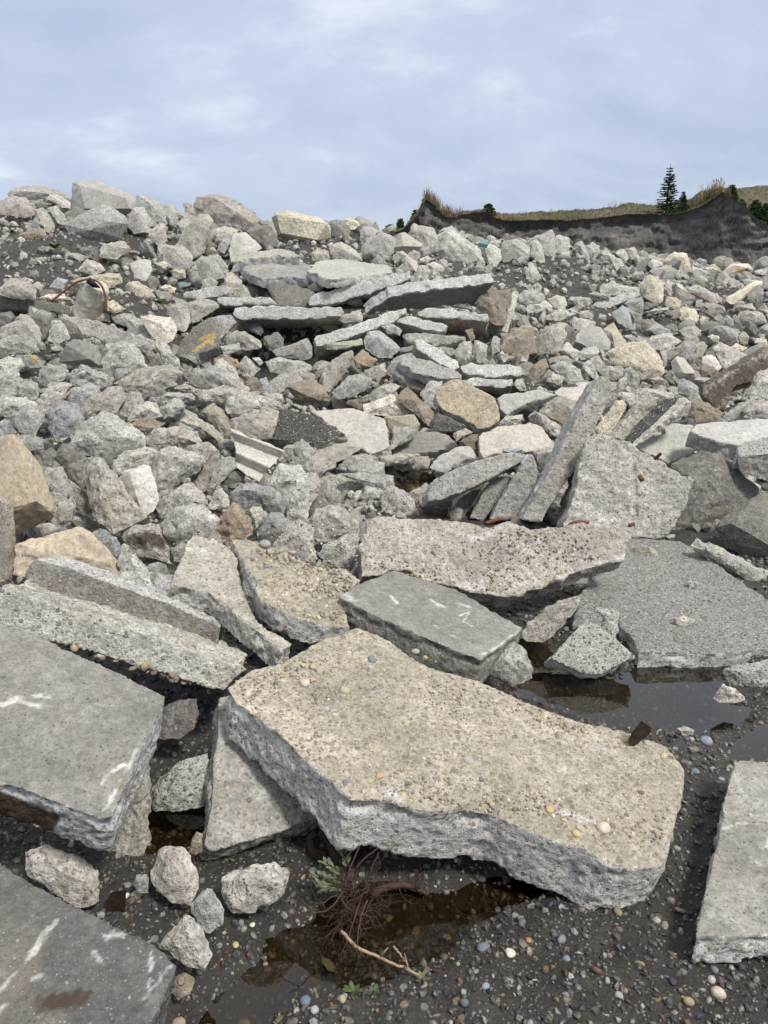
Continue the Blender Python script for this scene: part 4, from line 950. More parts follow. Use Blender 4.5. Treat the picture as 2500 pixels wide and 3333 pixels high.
# yellow mark and its neighbours
S('1', "758,795 800,720 850,670 905,642 932,652 952,740 942,768 830,832 782,838", "dark upright slab carrying a yellow painted arrow", az=165, ti=62, Y=8.8, th=.2, m='con', t='d', jag=.02,
  marks={'mark_yellow': [('1', "838,788 880,757 922,718", .032, .85), ('1', "868,733 925,716 918,755", .030, .85)]}, id='ARROW')
C('1', "910,640 1000,628 1022,660 950,737 930,680", "970,650,.4", "grey chunk behind the right side of the yellow-marked slab", t='g', Y=9.1)
C('1', "948,765 1035,752 1042,785 970,807", "", "small grey slab piece right of the yellow-marked slab's foot", t='g', Y=8.6)
C('1', "723,600 760,578 812,590 827,660 800,707 740,682", "770,600,.4 790,660,.4", "tall grey chunk behind the round tan boulder", t='g', Y=9.4)
C('1', "768,578 900,558 957,590 880,642 830,667 815,602", "860,590,.4", "angular block with a sunlit flank left of the stack's lower slabs", t='w', Y=9.5)
T('1', "600,640 650,630 740,640 772,690 742,745 700,757 655,722 640,680", "700,670,.5", "round smooth tan boulder below the column stub", t='p', Y=8.7)
C('1', "473,632 490,613 560,628 650,668 657,717 600,707 500,662", "560,655,.4", "grey slab piece between the column stub and the round tan boulder", t='g', Y=8.9)
S('1', "243,650 282,630 420,652 600,715 665,738 672,775 600,772 430,742 280,690", "long dark slab lying below the column stub, sloping to the right", az=190, ti=60, Y=8.7, th=.3, m='con', t='g', jag=.015)
S('1', "-60,545 0,543 150,563 302,588 302,632 200,622 100,606 -60,590", "long dark slab edge coming in from the left edge at the column stub's foot", az=180, ti=72, Y=9.2, th=.5, m='con', t='d', jag=.01)
C('1', "408,630 470,622 478,662 415,657", "", "small pale block at the foot of the column stub", t='l', Y=9.0)
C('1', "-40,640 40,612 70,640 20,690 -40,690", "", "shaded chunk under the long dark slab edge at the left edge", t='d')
C('1', "-10,692 100,643 152,650 182,710 170,752 100,722 10,740", "110,670,.5", "tan-grey chunk at the left under the long dark slab edge", t='w')
C('1', "138,640 170,616 217,650 217,690 180,742", "180,650,.5", "dark-faced chunk beside the left end of the long sloping slab", t='d')
C('1', "60,650 90,625 135,635 140,660 80,668", "", "light lump under the long dark slab edge near the left", t='l')
C('1', "205,740 225,660 262,653 292,690 302,730 250,757", "250,690,.5", "pale chunk under the left end of the long sloping slab", t='l')
C('1', "-40,745 40,725 110,708 160,745 172,790 110,800 20,795 -40,800", "90,745,.5", "rough grey chunk at the left edge below the tan-grey one", t='g')
C('1', "-40,780 30,770 45,810 0,850 -40,850", "", "dark blue-grey chunk at the left edge beside a yellow-flecked one", t='k')
# middle left heap, crop 3
HL = dict(grp='loose broken chunks on the left side of the heap')
C('3', "438,240 490,160 540,138 602,180 612,230 642,270 560,292 470,272", "530,165,.5 520,240,.5 595,240,.4", "bright tan angular chunk beneath the long sloping slab", t='y', **HL)
B('3', "253,238 287,160 322,135 425,165 412,200 445,262 330,255", "288,163,.4 385,222,.5 330,140,.2", "square-cut block with a dark front left of the bright tan chunk", t='d', m='smoothflat', **HL)
C('3', "408,190 445,160 482,190 437,237", "", "small dark block between the square-cut block and the bright tan chunk", t='d', **HL)
C('3', "615,185 650,180 712,245 652,257", "", "small dark slab end under the sloping slab's right end", t='d', **HL)
C('3', "663,150 700,135 770,225 778,257 710,245", "", "pale leaning strip at the right end of the long sloping slab", t='y', **HL)
C('3', "-30,240 40,213 92,222 110,255 60,292 -30,262", "", "rough pale chunk at the left edge under the blue-grey one", t='y', **HL)
C('3', "90,210 150,202 192,240 185,262 120,262", "140,212,.4", "chunk with a yellow fleck on its top near the left edge", t='g', id='FLECK', marks={'mark_yellow': [('3', '140,210 150,235', .03, .7)]}, **HL)
C('3', "160,280 200,240 280,253 302,290 260,332 170,332", "230,265,.5", "knobbly whitish chunk left of the cratered grey one", t='l', ro=1.7, **HL)
C('3', "-30,330 10,258 80,270 92,330 70,387 -30,387", "40,300,.5", "ribbed grey chunk with stripes at the left edge", t='l', **HL)
C('3', "78,340 112,308 162,330 172,387 130,402 80,387", "", "grey block between the ribbed chunk and the knobbly whitish one", t='g', **HL)
C('3', "288,300 350,253 460,280 492,330 430,352 320,332", "380,280,.5", "cratered grey chunk in the upper left heap", t='g', ro=1.8, **HL)
C('3', "490,330 570,278 680,250 742,248 792,290 722,350 620,397 560,357", "700,270,.5 620,340,.6", "broad slab-like chunk with a rough front edge in the left heap's middle", t='w', m='tan', **HL)
C('3', "490,290 500,265 545,262 560,290 510,315", "", "small bluish lump left of the broad slab-like chunk", t='u', **HL)
C('3', "838,270 960,258 1080,350 1060,370 920,347 835,292", "950,290,.4", "flat grey piece sloping right, below the reddish brown block", t='g', **HL)
C('3', "928,260 960,218 1010,262 1042,312 1000,322", "", "pointed pale piece standing behind the flat sloping grey one", t='l', **HL)
C('3', "778,260 850,288 902,350 860,357 790,312", "", "dark slab wedge right of the broad slab-like chunk", t='d', **HL)
C('3', "1163,345 1200,300 1270,255 1287,290 1210,372 1165,372", "1230,300,.3", "narrow pale slab sliver leaning above a white flake", t='l', **HL)
C('3', "1118,312 1150,303 1172,345 1140,367", "", "small pale blue-grey lump left of the pale slab sliver", t='u', **HL)
C('3', "1050,330 1090,300 1125,320 1120,360 1070,362", "", "small brown chunk above the long flat grey piece", t='n', **HL)
C('3', "1130,372 1220,375 1225,420 1180,410", "", "thin white flake left of the brown dirt-faced slab", t='l', **HL)
C('3', "840,360 960,340 1070,365 1190,400 1240,440 1120,440 960,410 860,400", "1000,370,.3", "long flat buff slab remnant running towards the asphalt-topped slab", t='y', **HL)
C('3', "675,395 720,365 835,372 840,400 760,420 690,425", "", "flat grey fragment below the broad slab-like chunk", t='g', **HL)
C('3', "735,345 800,330 860,362 840,375 740,365", "", "flat tan flake right of the broad slab-like chunk", t='w', **HL)
C('3', "158,410 230,318 312,330 250,412 210,452", "240,350,.5", "pale slanted chunk behind the blue-grey boulder at left", t='y', **HL)
C('3', "280,370 380,323 432,340 432,382 350,432 290,412", "350,360,.5", "light bluish chunk above the tan wedge in the left heap", t='u', **HL)
C('3', "358,450 380,398 480,338 532,340 545,390 500,460 400,477", "470,380,.5 420,450,.5", "tan wedge with a shaded right flank in the left heap", t='w', **HL)
C('3', "505,455 560,358 612,370 622,410 550,477", "570,400,.4", "grey chunk leaning against the tan wedge's right side", t='g', **HL)
C('3', "188,470 250,393 332,420 362,480 330,542 250,567 215,522", "260,440,.5 310,490,.5 260,520,.4", "blue-grey smooth boulder in the left heap", t='u', **HL)
C('3', "50,470 120,418 180,430 192,480 150,557 80,532", "120,450,.5 140,510,.5", "rounded grey boulder near the left edge above the beige block", t='g', **HL)
C('3', "-40,400 20,382 120,395 190,430 110,450 60,472 -40,470", "60,420,.5", "long pale rugged chunk at the left edge", t='l', **HL)
C('3', "553,490 590,418 680,408 702,470 640,492", "640,440,.5", "whitish chunk with a bluish front in the left heap", t='l', **HL)
C('3', "693,440 750,393 802,410 792,450 710,482", "", "small grey chunk right of the whitish one", t='g', **HL)
C('3', "-40,560 -40,500 40,487 72,542 40,562", "", "pale blue-grey chunk at the left edge above the beige block", t='u', **HL)
C('3', "65,550 120,552 182,562 190,610 130,620 80,590", "", "grey chunk behind the beige block's upper corner", t='g', **HL)
C('3', "300,590 350,498 440,453 482,460 570,510 632,560 622,600 560,617 500,640 480,660 420,652 350,622", "440,490,.5 540,560,.5 380,570,.5", "large buff lump, one of the biggest in the left heap", t='y', m='tan', **HL)
C('3', "545,500 640,473 715,500 665,560 600,532", "", "small brown-faced chunk behind the large buff lump", t='n', **HL)
C('3', "648,580 660,528 780,508 850,540 872,590 830,602 700,602", "740,540,.5 830,580,.4", "dark-shadowed rubbly chunk right of the large buff lump", t='w', ro=1.5, **HL)
C('3', "778,490 800,458 900,498 962,560 950,582 860,542", "870,520,.4", "long buff chunk descending to the right above the curved channel piece", t='w', **HL)
C('3', "868,450 920,413 962,440 985,480 1010,560 950,542", "930,470,.5", "bright tan pointed chunk beside the black-topped slab's tip", t='t', **HL)
C('3', "968,420 1010,370 1110,368 1122,430 1040,462 980,462", "1050,395,.4", "pale boxy chunk in front of the black-topped slab", t='y', **HL)
C('3', "985,490 1040,465 1150,430 1202,450 1177,562 1100,572 1010,560", "1090,480,.4 1150,530,.4", "tan slab-faced chunk left of the black aggregate top", t='w', m='tan', **HL)
S('3', "820,460 905,400 985,382 1060,390 1240,440 1180,462 1060,445 960,430 880,470", "black aggregate slab strip half buried behind the boxy chunk", az=178, ti=30, Y=7.5, th=.1, m='asphalt', t='g', em='con', jag=.01)
S('3', "1172,500 1210,440 1300,450 1400,490 1495,545 1420,575 1350,592 1270,582 1180,572", "slab with a black aggregate top and thick grey side in the middle of the heap", az=195, ti=38, Y=6.7, th=.30, m='asphalt', t='w', em='con', jag=.01, id='ASPH')
C('3', "1340,590 1420,560 1500,540 1568,605 1500,650 1340,705 1335,640", "1420,600,.3 1500,600,.25", "flat-faced piece beneath the black-topped slab, pointing right", t='w', m='smoothflat', Y=6.65)
C('3', "618,780 660,700 690,610 760,600 882,640 887,672 850,717 720,782 660,807", "700,640,.5 830,660,.4 680,750,.5", "big pale grey triangular wedge in the lower left heap", t='y', **HL)
C('3', "815,600 900,578 947,620 930,692 890,790 850,792 830,752 850,702", "900,620,.5", "buff chunk behind the right side of the big triangular wedge", t='w', **HL)
C('3', "488,670 540,618 630,603 682,625 640,682 550,712 495,722", "590,640,.5", "pale dented chunk left of the big triangular wedge", t='y', **HL)
C('3', "500,760 530,708 620,678 655,690 650,760 690,830 660,880 620,902 540,832", "560,720,.45 600,780,.05 590,850,.35", "hollowed chunk with a smooth curved inside below the triangular wedge", t='y', m='smoothflat', **HL)
C('3', "353,694 372,648 450,648 492,720 500,800 560,880 640,925 550,962 490,982 400,902 388,800", "430,690,.5 440,820,.55 520,910,.5", "tall craggy chunk standing in the lower left heap", t='w', m='tan', ro=1.4, **HL)
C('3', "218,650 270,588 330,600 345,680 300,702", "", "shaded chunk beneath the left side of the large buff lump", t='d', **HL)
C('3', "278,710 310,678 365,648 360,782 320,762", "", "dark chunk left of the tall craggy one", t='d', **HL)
C('3', "188,730 210,690 272,688 315,790 300,842 215,852", "250,730,.5", "rounded tan-grey chunk right of the beige block", t='g', **HL)
C('3', "218,920 260,838 312,818 332,860 305,942 240,950", "", "grey lump right of the beige block's lower corner", t='g', **HL)
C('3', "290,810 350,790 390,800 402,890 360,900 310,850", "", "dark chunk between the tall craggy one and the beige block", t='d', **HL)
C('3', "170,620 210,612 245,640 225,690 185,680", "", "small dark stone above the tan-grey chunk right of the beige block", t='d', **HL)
B('3', "-60,575 0,570 65,555 120,610 180,690 245,890 240,905 150,950 60,988 -60,1010", "65,557,.5 155,835,.62 50,865,.5 -40,890,.45", "large beige block with a pale rough side at the left edge", t='b', m='smoothflat', Y=4.35, bk=.8)
B('0', "-60,1040 0,1065 28,1090 34,1180 38,1272 0,1278 -60,1280", "10,1090,.3 20,1250,.3", "rough tan block cut off by the left edge below the beige block", t='t', Y=3.9, m='tan')
C('5', "70,160 200,122 345,88 392,105 460,180 518,250 515,338 380,302 150,227 110,290 60,290", "390,110,.3 505,255,.5 350,215,.45 150,180,.3", "cream-pink tan slab-like block behind the cracked slab edge at left", t='b', m='smoothflat', Y=3.85)
C('3', "658,860 770,780 830,758 882,800 892,850 800,872 700,897", "790,800,.5 840,840,.5", "pale chunk under the right side of the triangular wedge", t='l', **HL)
C('3', "892,870 930,790 960,783 992,820 987,862 920,872", "940,820,.5", "small pale chunk left of the bent bluish one", t='l', **HL)
C('3', "998,800 1040,758 1190,778 1242,850 1232,902 1180,892 1120,850 1010,852", "1060,785,.5 1180,820,.6", "bent bluish-grey chunk in the lower middle of the heap", t='u', **HL)
C('3', "938,730 980,688 1062,700 1062,740 1000,772 950,767", "1000,715,.4", "dark grey chunk under the curved channel piece", t='d', **HL)
C('3', "895,790 930,660 1000,640 1022,690 950,730 940,770", "", "grey chunk between the buff chunk and the channel piece", t='g', **HL)
C('3', "706,920 740,868 830,843 900,868 952,920 930,975 870,1015 760,1010 704,985", "800,880,.5 880,930,.5 780,960,.5", "rounded pale bluish boulder in the lower left heap's front row", t='l', **HL)
C('3', "935,960 960,880 1020,848 1085,920 1085,980 1050,1020 990,1025 950,1000", "1010,890,.5 1060,960,.4", "brown-topped rubbly chunk right of the rounded bluish boulder", t='q', ro=1.5, **HL)
C('3', "1080,870 1130,855 1145,890 1110,950 1085,920", "", "small buff chunk behind the brown-topped one", t='y', **HL)
C('3', "1108,970 1160,888 1215,890 1262,930 1220,1000 1110,995", "1170,920,.5 1200,960,.4", "grey boulder in the front row right of the brown-topped chunk", t='u', **HL)
C('3', "1326,930 1370,870 1440,848 1500,870 1552,930 1550,970 1480,1010 1380,1015 1340,980", "1420,890,.5 1490,940,.5 1390,970,.4", "rounded pale boulder in the front row, right, with a scoured top", t='l', **HL)
C('3', "1155,740 1200,678 1300,690 1332,760 1332,840 1312,912 1240,922 1180,800", "1240,740,.5 1270,850,.5", "rubbly knobbly chunk below the curved channel piece", t='y', ro=1.8, **HL)
C('3', "1225,610 1300,568 1365,620 1340,722 1300,692", "1300,610,.4", "buff rubbly lump right of the curved channel piece", t='y', ro=1.4, **HL)
S('3', "1325,785 1360,752 1400,728 1480,718 1562,715 1600,800 1622,870 1622,912 1550,905 1450,890 1330,905", "dark aggregate-faced slab standing in the middle of the heap's foot", az=178, ti=62, Y=6.0, th=.18, m='agg', t='w', jag=.012)
C('3', "1310,750 1340,698 1450,658 1452,692 1340,762", "", "tan strip under the flat-faced piece below the black-topped slab", t='w', Y=6.5)
C('3', "1445,700 1500,648 1562,630 1640,650 1600,692 1500,712", "", "grey chunk right of the tan strip in the middle", t='g')
C('3', "1470,720 1560,712 1700,730 1700,800 1610,790 1560,735", "", "flat grey chunk beside the standing aggregate-faced slab", t='g')
C('4', "-10,880 -10,795 40,768 110,810 132,832 148,900 0,892", "50,800,.4 80,860,.4", "dark aggregate-topped block right of the standing aggregate-faced slab", t='g', m='agg')
C('5', "388,120 430,88 500,130 525,175 500,220 450,180", "", "blue-grey chunk behind the cream-pink block", t='u', Y=4.2)
C('5', "528,130 560,83 690,73 732,150 737,242 660,222 560,172", "600,110,.45 700,200,.4 690,120,.4", "chunk with a dark brown soil stain on its face", t='y', Y=4.25, id='STAIN', marks={'mark_brown': [('5', '590,150 640,130 690,150', .055, .85)]})
C('5', "508,230 530,153 590,200 650,288 655,372 560,345 515,322", "560,220,.2 600,290,.5", "chunk with a smooth pipe-shaped hollow beside the cream-pink block", t='y', Y=3.75)
C('5', "648,370 680,298 745,288 750,330 722,412 670,402", "", "small bluish chunk in the gap left of the cracked pale-rimmed slab", t='u', Y=3.7)
C('5', "740,180 790,148 815,170 790,240 750,235", "", "small rubbly chunk above the cracked pale-rimmed slab's corner", t='w', Y=4.0)
C('5', "1178,172 1230,100 1290,53 1350,80 1372,222 1330,240 1230,190", "1290,120,.4 1320,190,.4", "pale bluish wedge standing behind the pebble-strewn tilted slab", t='l', Y=4.05)
C('5', "1370,205 1400,158 1550,108 1555,180 1502,272 1440,252", "1470,160,.45 1500,220,.4", "blocky chunk under the scoured-top boulder beside a black gap", t='y', Y=3.9)
C('5', "288,55 320,18 440,75 446,98 380,122 300,85", "", "rubbly grey chunk behind the cream-pink block's top edge", t='g', Y=4.5)
C('5', "535,115 500,80 560,60 640,70 600,90", "", "small grey stone above the soil-stained chunk", t='g', Y=4.6)
C('5', "1545,150 1580,50 1660,40 1680,150 1640,290 1560,300", "", "grey chunk in shade at the left end of the rough boulder-like slab", t='g', Y=4.0)
C('5', "1110,130 1150,85 1250,90 1262,130 1190,180 1120,160", "", "low grey chunk behind the pebble-strewn slab", t='d', Y=4.3)
# ---------------------------------------------------------------- the heap, right half
MR = dict(grp='slabs and chunks round the hollow right of centre')
S('d', "272,215 290,160 350,100 400,75 480,78 560,120 740,225 765,290 768,400 700,450 610,470 520,410 400,350 300,280", "tan dirt-faced octagonal slab with a white rim right of centre", az=195, ti=55, Y=7.5, th=.13, m='tan', t='o', em='edge', jag=.01, **MR)
C('d', "160,200 230,100 330,95 290,160 275,250 310,330 220,270", "250,150,.3", "grey chunk behind the left side of the tan octagonal slab", t='g', Y=7.7)
S('d', "752,225 860,185 1060,158 1225,200 1100,235 980,265 860,330 830,355 780,320", "smooth grey slab with a white crust along its front edge", az=185, ti=38, Y=7.7, th=.09, m='smoothflat', t='g', em='edge', jag=.008, **MR)
S('d', "1180,170 1290,120 1420,95 1510,110 1500,200 1420,290 1310,240 1220,200", "flat buff slab lying dusted with crumbs left of the longest leaning slab's top", az=180, ti=28, Y=8.4, th=.1, m='smoothflat', t='y', jag=.01, **MR)
S('d', "608,520 640,490 760,440 1020,420 1100,445 1190,570 1205,590 1080,640 960,650 700,665 650,690 620,640", "large flat grey-brown slab above the leaning group", az=178, ti=42, Y=6.8, th=.12, m='smoothflat', t='w', jag=.008, **MR)
C('d', "1080,320 1140,260 1250,205 1380,250 1400,310 1340,400 1230,340 1120,365", "1250,250,.4 1330,320,.4", "rough buff chunk right of the white-crusted slab", t='w', Y=7.4)
C('d', "992,375 1040,322 1130,370 1250,450 1240,540 1200,530 1100,450 1010,400", "1060,345,.4 1180,440,.45", "narrow broken strip lying above the large flat grey-brown slab", t='y', Y=7.1)
C('d', "1145,365 1240,343 1315,375 1310,420 1250,445 1190,410", "", "round brown stone under the rough buff chunk", t='n', Y=7.3)
C('d', "1235,490 1260,445 1320,440 1300,530 1245,570", "", "small pale chunk touching the longest leaning slab", t='l', Y=6.6)
C('d', "770,420 820,370 950,350 965,400 900,430 780,445", "", "chunk wedged between the white-crusted slab and the flat grey-brown one", t='y', Y=7.3)
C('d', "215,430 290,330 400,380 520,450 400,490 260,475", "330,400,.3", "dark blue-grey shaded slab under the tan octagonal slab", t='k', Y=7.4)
C('d', "405,500 510,460 570,490 440,560", "", "small buff chunk under the tan octagonal slab's lower corner", t='w', Y=7.0)
C('d', "450,570 560,500 605,505 612,690 580,640 540,600", "", "rust-brown upright chunk left of the large flat grey-brown slab", t='n', Y=6.9)
C('d', "230,760 300,680 440,600 540,595 580,650 605,700 400,745 360,800 290,790", "450,640,.35 540,680,.4", "dark smooth-faced chunk at the back pool's right shore", t='g', m='smoothflat', Y=6.75)
C('d', "395,770 420,735 540,730 560,745 440,785", "", "little dark aggregate piece behind the near-horizontal slab", t='k', m='agg', Y=6.2)
C('d', "-40,680 40,680 220,670 242,700 220,770 100,785 -40,780", "", "rubbly brown slab edge at the back pool's far shore", t='w', Y=6.9)
S('d', "-60,570 60,490 150,478 330,490 450,580 440,620 300,630 60,665 -60,690", "dark smooth slab with a white broken edge behind the back pool", az=180, ti=36, Y=7.1, th=.11, m='smoothflat', t='d', em='edge', jag=.01, **MR)
B('4', "-5,480 20,470 130,463 157,505 140,547 60,575 20,572", "20,478,.4 125,470,.4 130,520,.45", "small tan two-layered block standing on the dark smooth slab", t='t', m='smoothflat', Y=7.1)
C('4', "-90,420 0,398 30,380 122,430 100,462 0,472 -90,460", "20,420,.4", "pink-tan rubbly chunk left of the tan octagonal slab", t='p', Y=7.5, m='tan')
C('4', "48,390 102,338 160,400 217,460 190,512 150,470 120,430", "130,400,.3", "rough brown leaning chunk behind the two-layered block", t='n', Y=7.4, m='tan')
S('0', "668,886 735,882 790,890 832,905 843,965 800,982 752,948 700,910", "large smooth pale grey slab right of the black-topped slab", az=188, ti=34, Y=7.0, th=.12, m='smoothflat', t='y', em='edge', jag=.01, **MR)
C('0', "745,870 800,850 850,845 880,870 860,890 800,892", "", "rubbly tan chunk behind the large smooth pale grey slab", t='t', Y=7.8, m='tan')
C('0', "843,972 850,905 880,895 900,925 895,945 870,950", "", "pale block end beside the two-layered block", t='y', Y=7.05)
C('0', "815,985 860,980 910,982 905,1000 850,1000 820,1005", "", "flat piece at the back pool's left shore", t='w', Y=6.75)
C('0', "750,1010 790,985 830,1000 830,1030 790,1050 760,1040", "", "grey chunk at the left shore of the back pool", t='g', Y=6.4)
C('d', "140,1010 200,980 260,1000 240,1050 160,1060", "", "small pale chunk below the near-horizontal slab's left end", t='g', Y=5.7)
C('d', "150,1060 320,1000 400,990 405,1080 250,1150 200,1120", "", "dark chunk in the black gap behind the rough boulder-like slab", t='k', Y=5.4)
C('d', "1060,700 1130,655 1175,680 1100,850 1080,780", "", "pale sliver standing between the pointed and the longest leaning slabs", t='y', Y=5.5)
C('d', "790,650 800,615 900,610 980,640 920,660", "", "bluish aggregate chunk behind the near-horizontal slab's right end", t='u', m='agg', Y=5.9)
C('d', "1030,640 1110,635 1220,590 1230,640 1160,670 1060,700", "", "rough chunk behind the pointed leaning slab's tip", t='g', Y=6.0)
# crest and upper slope, crops a and b
UR = dict(grp='broken chunks on the right side of the heap')
C('a', "-30,620 20,570 110,520 230,580 200,690 170,755 60,740 -20,690", "110,560,.5 60,680,.5", "broad pale chunk on the slope above the cantilevered slab's left end", t='y', **UR)
B('a', "185,655 250,535 300,525 440,620 450,640 410,700 330,690 240,705", "285,640,.55 270,540,.25 430,645,.4", "smooth tan-grey box-like block on the middle crest", t='w', m='smoothflat', **UR)
C('a', "330,530 340,475 375,458 470,490 535,490 575,560 570,640 520,680 440,610", "440,520,.4 540,560,.4", "double-lobed pale chunk on the crest behind the box-like block", t='y', **UR)
C('a', "522,700 570,600 610,530 680,500 740,545 900,640 935,690 930,760 870,740 760,790 640,770", "660,540,.5 620,670,.5 830,660,.5", "massive pale cream chunk dominating the middle crest", t='y', ro=1.2, **UR)
C('a', "580,530 620,495 690,470 720,505 745,545 680,520", "", "smooth pale chunk peeping over the massive cream one", t='l', **UR)
C('a', "780,560 820,532 860,545 882,590 870,610", "", "small rounded lump right of the massive cream chunk on the skyline", t='g', **UR)
C('a', "250,690 280,680 400,770 415,800 390,852 300,800 262,750", "300,720,.4", "smooth tan slab chip leaning above the cantilevered slab", t='w', m='smoothflat', **UR)
C('a', "397,860 420,800 490,795 512,860 490,905 410,905", "450,820,.5", "pale cube-like chunk above the cantilevered slab", t='y', **UR)
C('a', "480,790 540,770 600,790 632,840 600,860 520,820", "", "small tan box-shaped piece on the gravel above the cantilevered slab", t='w', m='smoothflat', **UR)
C('a', "420,750 490,718 525,745 490,780 430,780", "", "small pale chunk below the box-like block", t='l', **UR)
C('a', "325,700 370,675 420,690 430,740 400,755", "", "light lump between the box-like block and the slab chip", t='y', **UR)
C('a', "430,690 450,640 500,640 515,700 460,725", "", "brown-grey block between two pale crest chunks", t='g', **UR)
C('a', "515,900 540,845 575,860 540,905", "", "little pale splinter on the gravel above the cantilevered slab", t='l', **UR)
C('a', "885,620 920,600 1000,610 1090,660 1105,740 1060,810 1010,825 960,740 930,690", "960,640,.4 1040,720,.45", "tan-grey angular chunk with turquoise paint on its top, on the crest", t='y', id='CYAN', **UR)
C('a', "870,850 930,700 970,790 960,830 900,855", "", "narrow pale chunk below the turquoise-topped one", t='l', **UR)
C('a', "1080,690 1120,590 1250,585 1350,660 1355,730 1260,750 1140,740", "1200,620,.5", "wide pale chunk on the crest between the turquoise-topped one and the tall grey one", t='y', **UR)
C('a', "1000,610 1040,590 1090,600 1085,650 1040,640", "", "pale lump right behind the turquoise-topped chunk", t='l', **UR)
C('a', "1090,720 1225,655 1230,690 1180,765 1120,780", "1160,700,.2", "chunk with a dark flat triangular face on the right crest", t='d', m='smoothflat', **UR)
C('a', "1305,605 1400,550 1525,500 1545,560 1555,690 1530,740 1470,720 1420,620", "1420,570,.4 1520,620,.4", "tall grey pointed chunk on the right crest", t='g', **UR)
C('a', "1345,720 1350,600 1395,580 1440,640 1465,780 1430,790 1370,740", "1395,620,.5 1400,720,.4", "upright pale chunk leaning on the tall grey pointed one", t='y', **UR)
C('a', "1548,690 1550,560 1600,545 1670,580 1680,650 1600,710", "1600,590,.5", "rounded pale chunk right of the tall grey pointed one", t='y', **UR)
C('a', "1300,860 1330,800 1370,790 1410,850 1430,910 1370,955 1310,910", "1350,830,.4 1390,890,.4", "pale upright stone on the dark dirt slope right of centre", t='y', **UR)
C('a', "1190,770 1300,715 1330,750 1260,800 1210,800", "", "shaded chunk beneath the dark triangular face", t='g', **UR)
C('a', "1590,700 1640,675 1680,690 1670,745 1600,740", "", "small pale chunk below the rounded pale one on the right crest", t='l', **UR)
C('a', "1075,960 1110,945 1140,965 1110,1000", "", "small white stone beside the cantilevered slab's right tip", t='l', **UR)
C('a', "1230,960 1270,925 1290,960 1260,980", "", "small pale stone below the pale upright stone", t='l', **UR)
C('a', "1300,980 1340,955 1380,1000 1340,1020", "", "pale lump on dirt below the upright stone, left of another", t='y', **UR)
C('a', "1360,970 1410,940 1440,990 1420,1020 1380,1005", "", "grey lump on dirt below the upright stone", t='g', **UR)
C('a', "1500,930 1540,910 1560,950 1530,985", "", "small tan-grey stone on the dark dirt slope", t='g', **UR)
C('a', "1235,1060 1280,1010 1400,1000 1430,1070 1420,1110 1260,1110", "1330,1030,.5", "pale rough chunk above the gravel-covered mound", t='y', **UR)
C('a', "1310,1160 1340,1125 1470,1120 1485,1160 1400,1195 1320,1195", "1400,1135,.4", "small slab with a pale edge right of the gravel-covered mound", t='y', **UR)
C('a', "1490,1090 1560,1045 1620,1060 1650,1130 1600,1165 1530,1150", "1560,1070,.4", "smooth tan chunk right of the small pale-edged slab", t='w', m='smoothflat', **UR)
C('a', "1430,1110 1470,1090 1530,1140 1520,1190 1480,1160", "", "white flat piece between the pale-edged slab and the smooth tan chunk", t='l', m='smoothflat', **UR)
C('a', "1480,1050 1510,1025 1540,1050 1500,1075", "", "small brick-red fragment on the dirt right of centre", t='q', **UR)
C('a', "1450,1040 1460,980 1500,1010 1490,1060", "", "pale splinter above the brick-red fragment", t='l', **UR)
C('a', "880,1160 900,1090 1000,1000 1070,1020 1180,1000 1200,1080 1160,1200 1130,1290 1050,1290 1000,1250", "1000,1080,.4 1080,1150,.5", "gravel-crusted mound-like block under the cantilevered slab's right tip", t='n', ro=1.8, **UR)
C('a', "1110,1340 1130,1220 1190,1010 1240,1010 1245,1060 1190,1240 1150,1350", "1190,1100,.4", "tall narrow pale slab edge standing right of the gravel-crusted block", t='y', **UR)
C('a', "670,1140 770,1105 840,1125 875,1170 700,1150", "", "grey boulder showing under the cantilevered slab", t='g', Y=9.7)
# right far slope, crop b
C('b', "40,620 110,597 145,640 185,770 150,780 90,700", "100,640,.4", "upright block at the left end of the far right crest", t='g', **UR)
C('b', "150,640 200,607 260,640 262,700 230,720 170,690", "", "rough round lump beside the upright block on the far right crest", t='g', **UR)
C('b', "260,700 310,670 380,720 430,780 470,800 400,840 330,770", "340,720,.4", "pale triangular chunk on the far right crest's dirt", t='y', **UR)
C('b', "385,700 420,670 480,685 505,745 470,765 420,720", "", "small pale chunk left of the egg-like crest stone", t='l', **UR)
C('b', "485,710 500,665 545,645 575,690 570,740 520,755", "530,680,.5", "egg-like pale grey stone on the far right skyline", t='l', **UR)
C('b', "575,700 620,672 660,700 650,745 590,740", "", "pale lump right of the egg-like stone on the skyline", t='y', **UR)
C('b', "650,710 700,720 790,755 760,780 660,760", "", "long low pale chunk on the far right skyline", t='y', **UR)
C('b', "650,790 700,740 780,780 790,800 700,835", "", "smooth pale chunk below the long low one on the skyline", t='l', m='smoothflat', **UR)
C('b', "780,780 830,720 880,690 920,710 985,700 1005,760 1000,790 1020,850 930,850 870,820", "880,730,.5 960,740,.5", "big lumpy cream chunk, highest on the far right crest", t='c', ro=1.3, **UR)
C('b', "670,850 700,830 855,795 862,830 830,900 790,905 720,880", "800,825,.4 770,865,.3", "grey wedge with a smooth shaded front, below the lumpy cream chunk", t='g', m='smoothflat', **UR)
C('b', "1000,860 1030,800 1150,850 1180,870 1130,900 1040,890", "", "pale flat chunk right of the lumpy cream one", t='y', **UR)
C('b', "1030,790 1070,770 1140,820 1110,840", "", "bluish wedge on the skyline right of the lumpy cream chunk", t='u', **UR)
C('b', "1130,830 1200,810 1270,850 1200,870", "", "low cream chunk on the far right skyline", t='c', **UR)
C('b', "1170,800 1210,790 1260,830 1240,845", "", "thin dark-edged flake on the far right skyline", t='y', **UR)
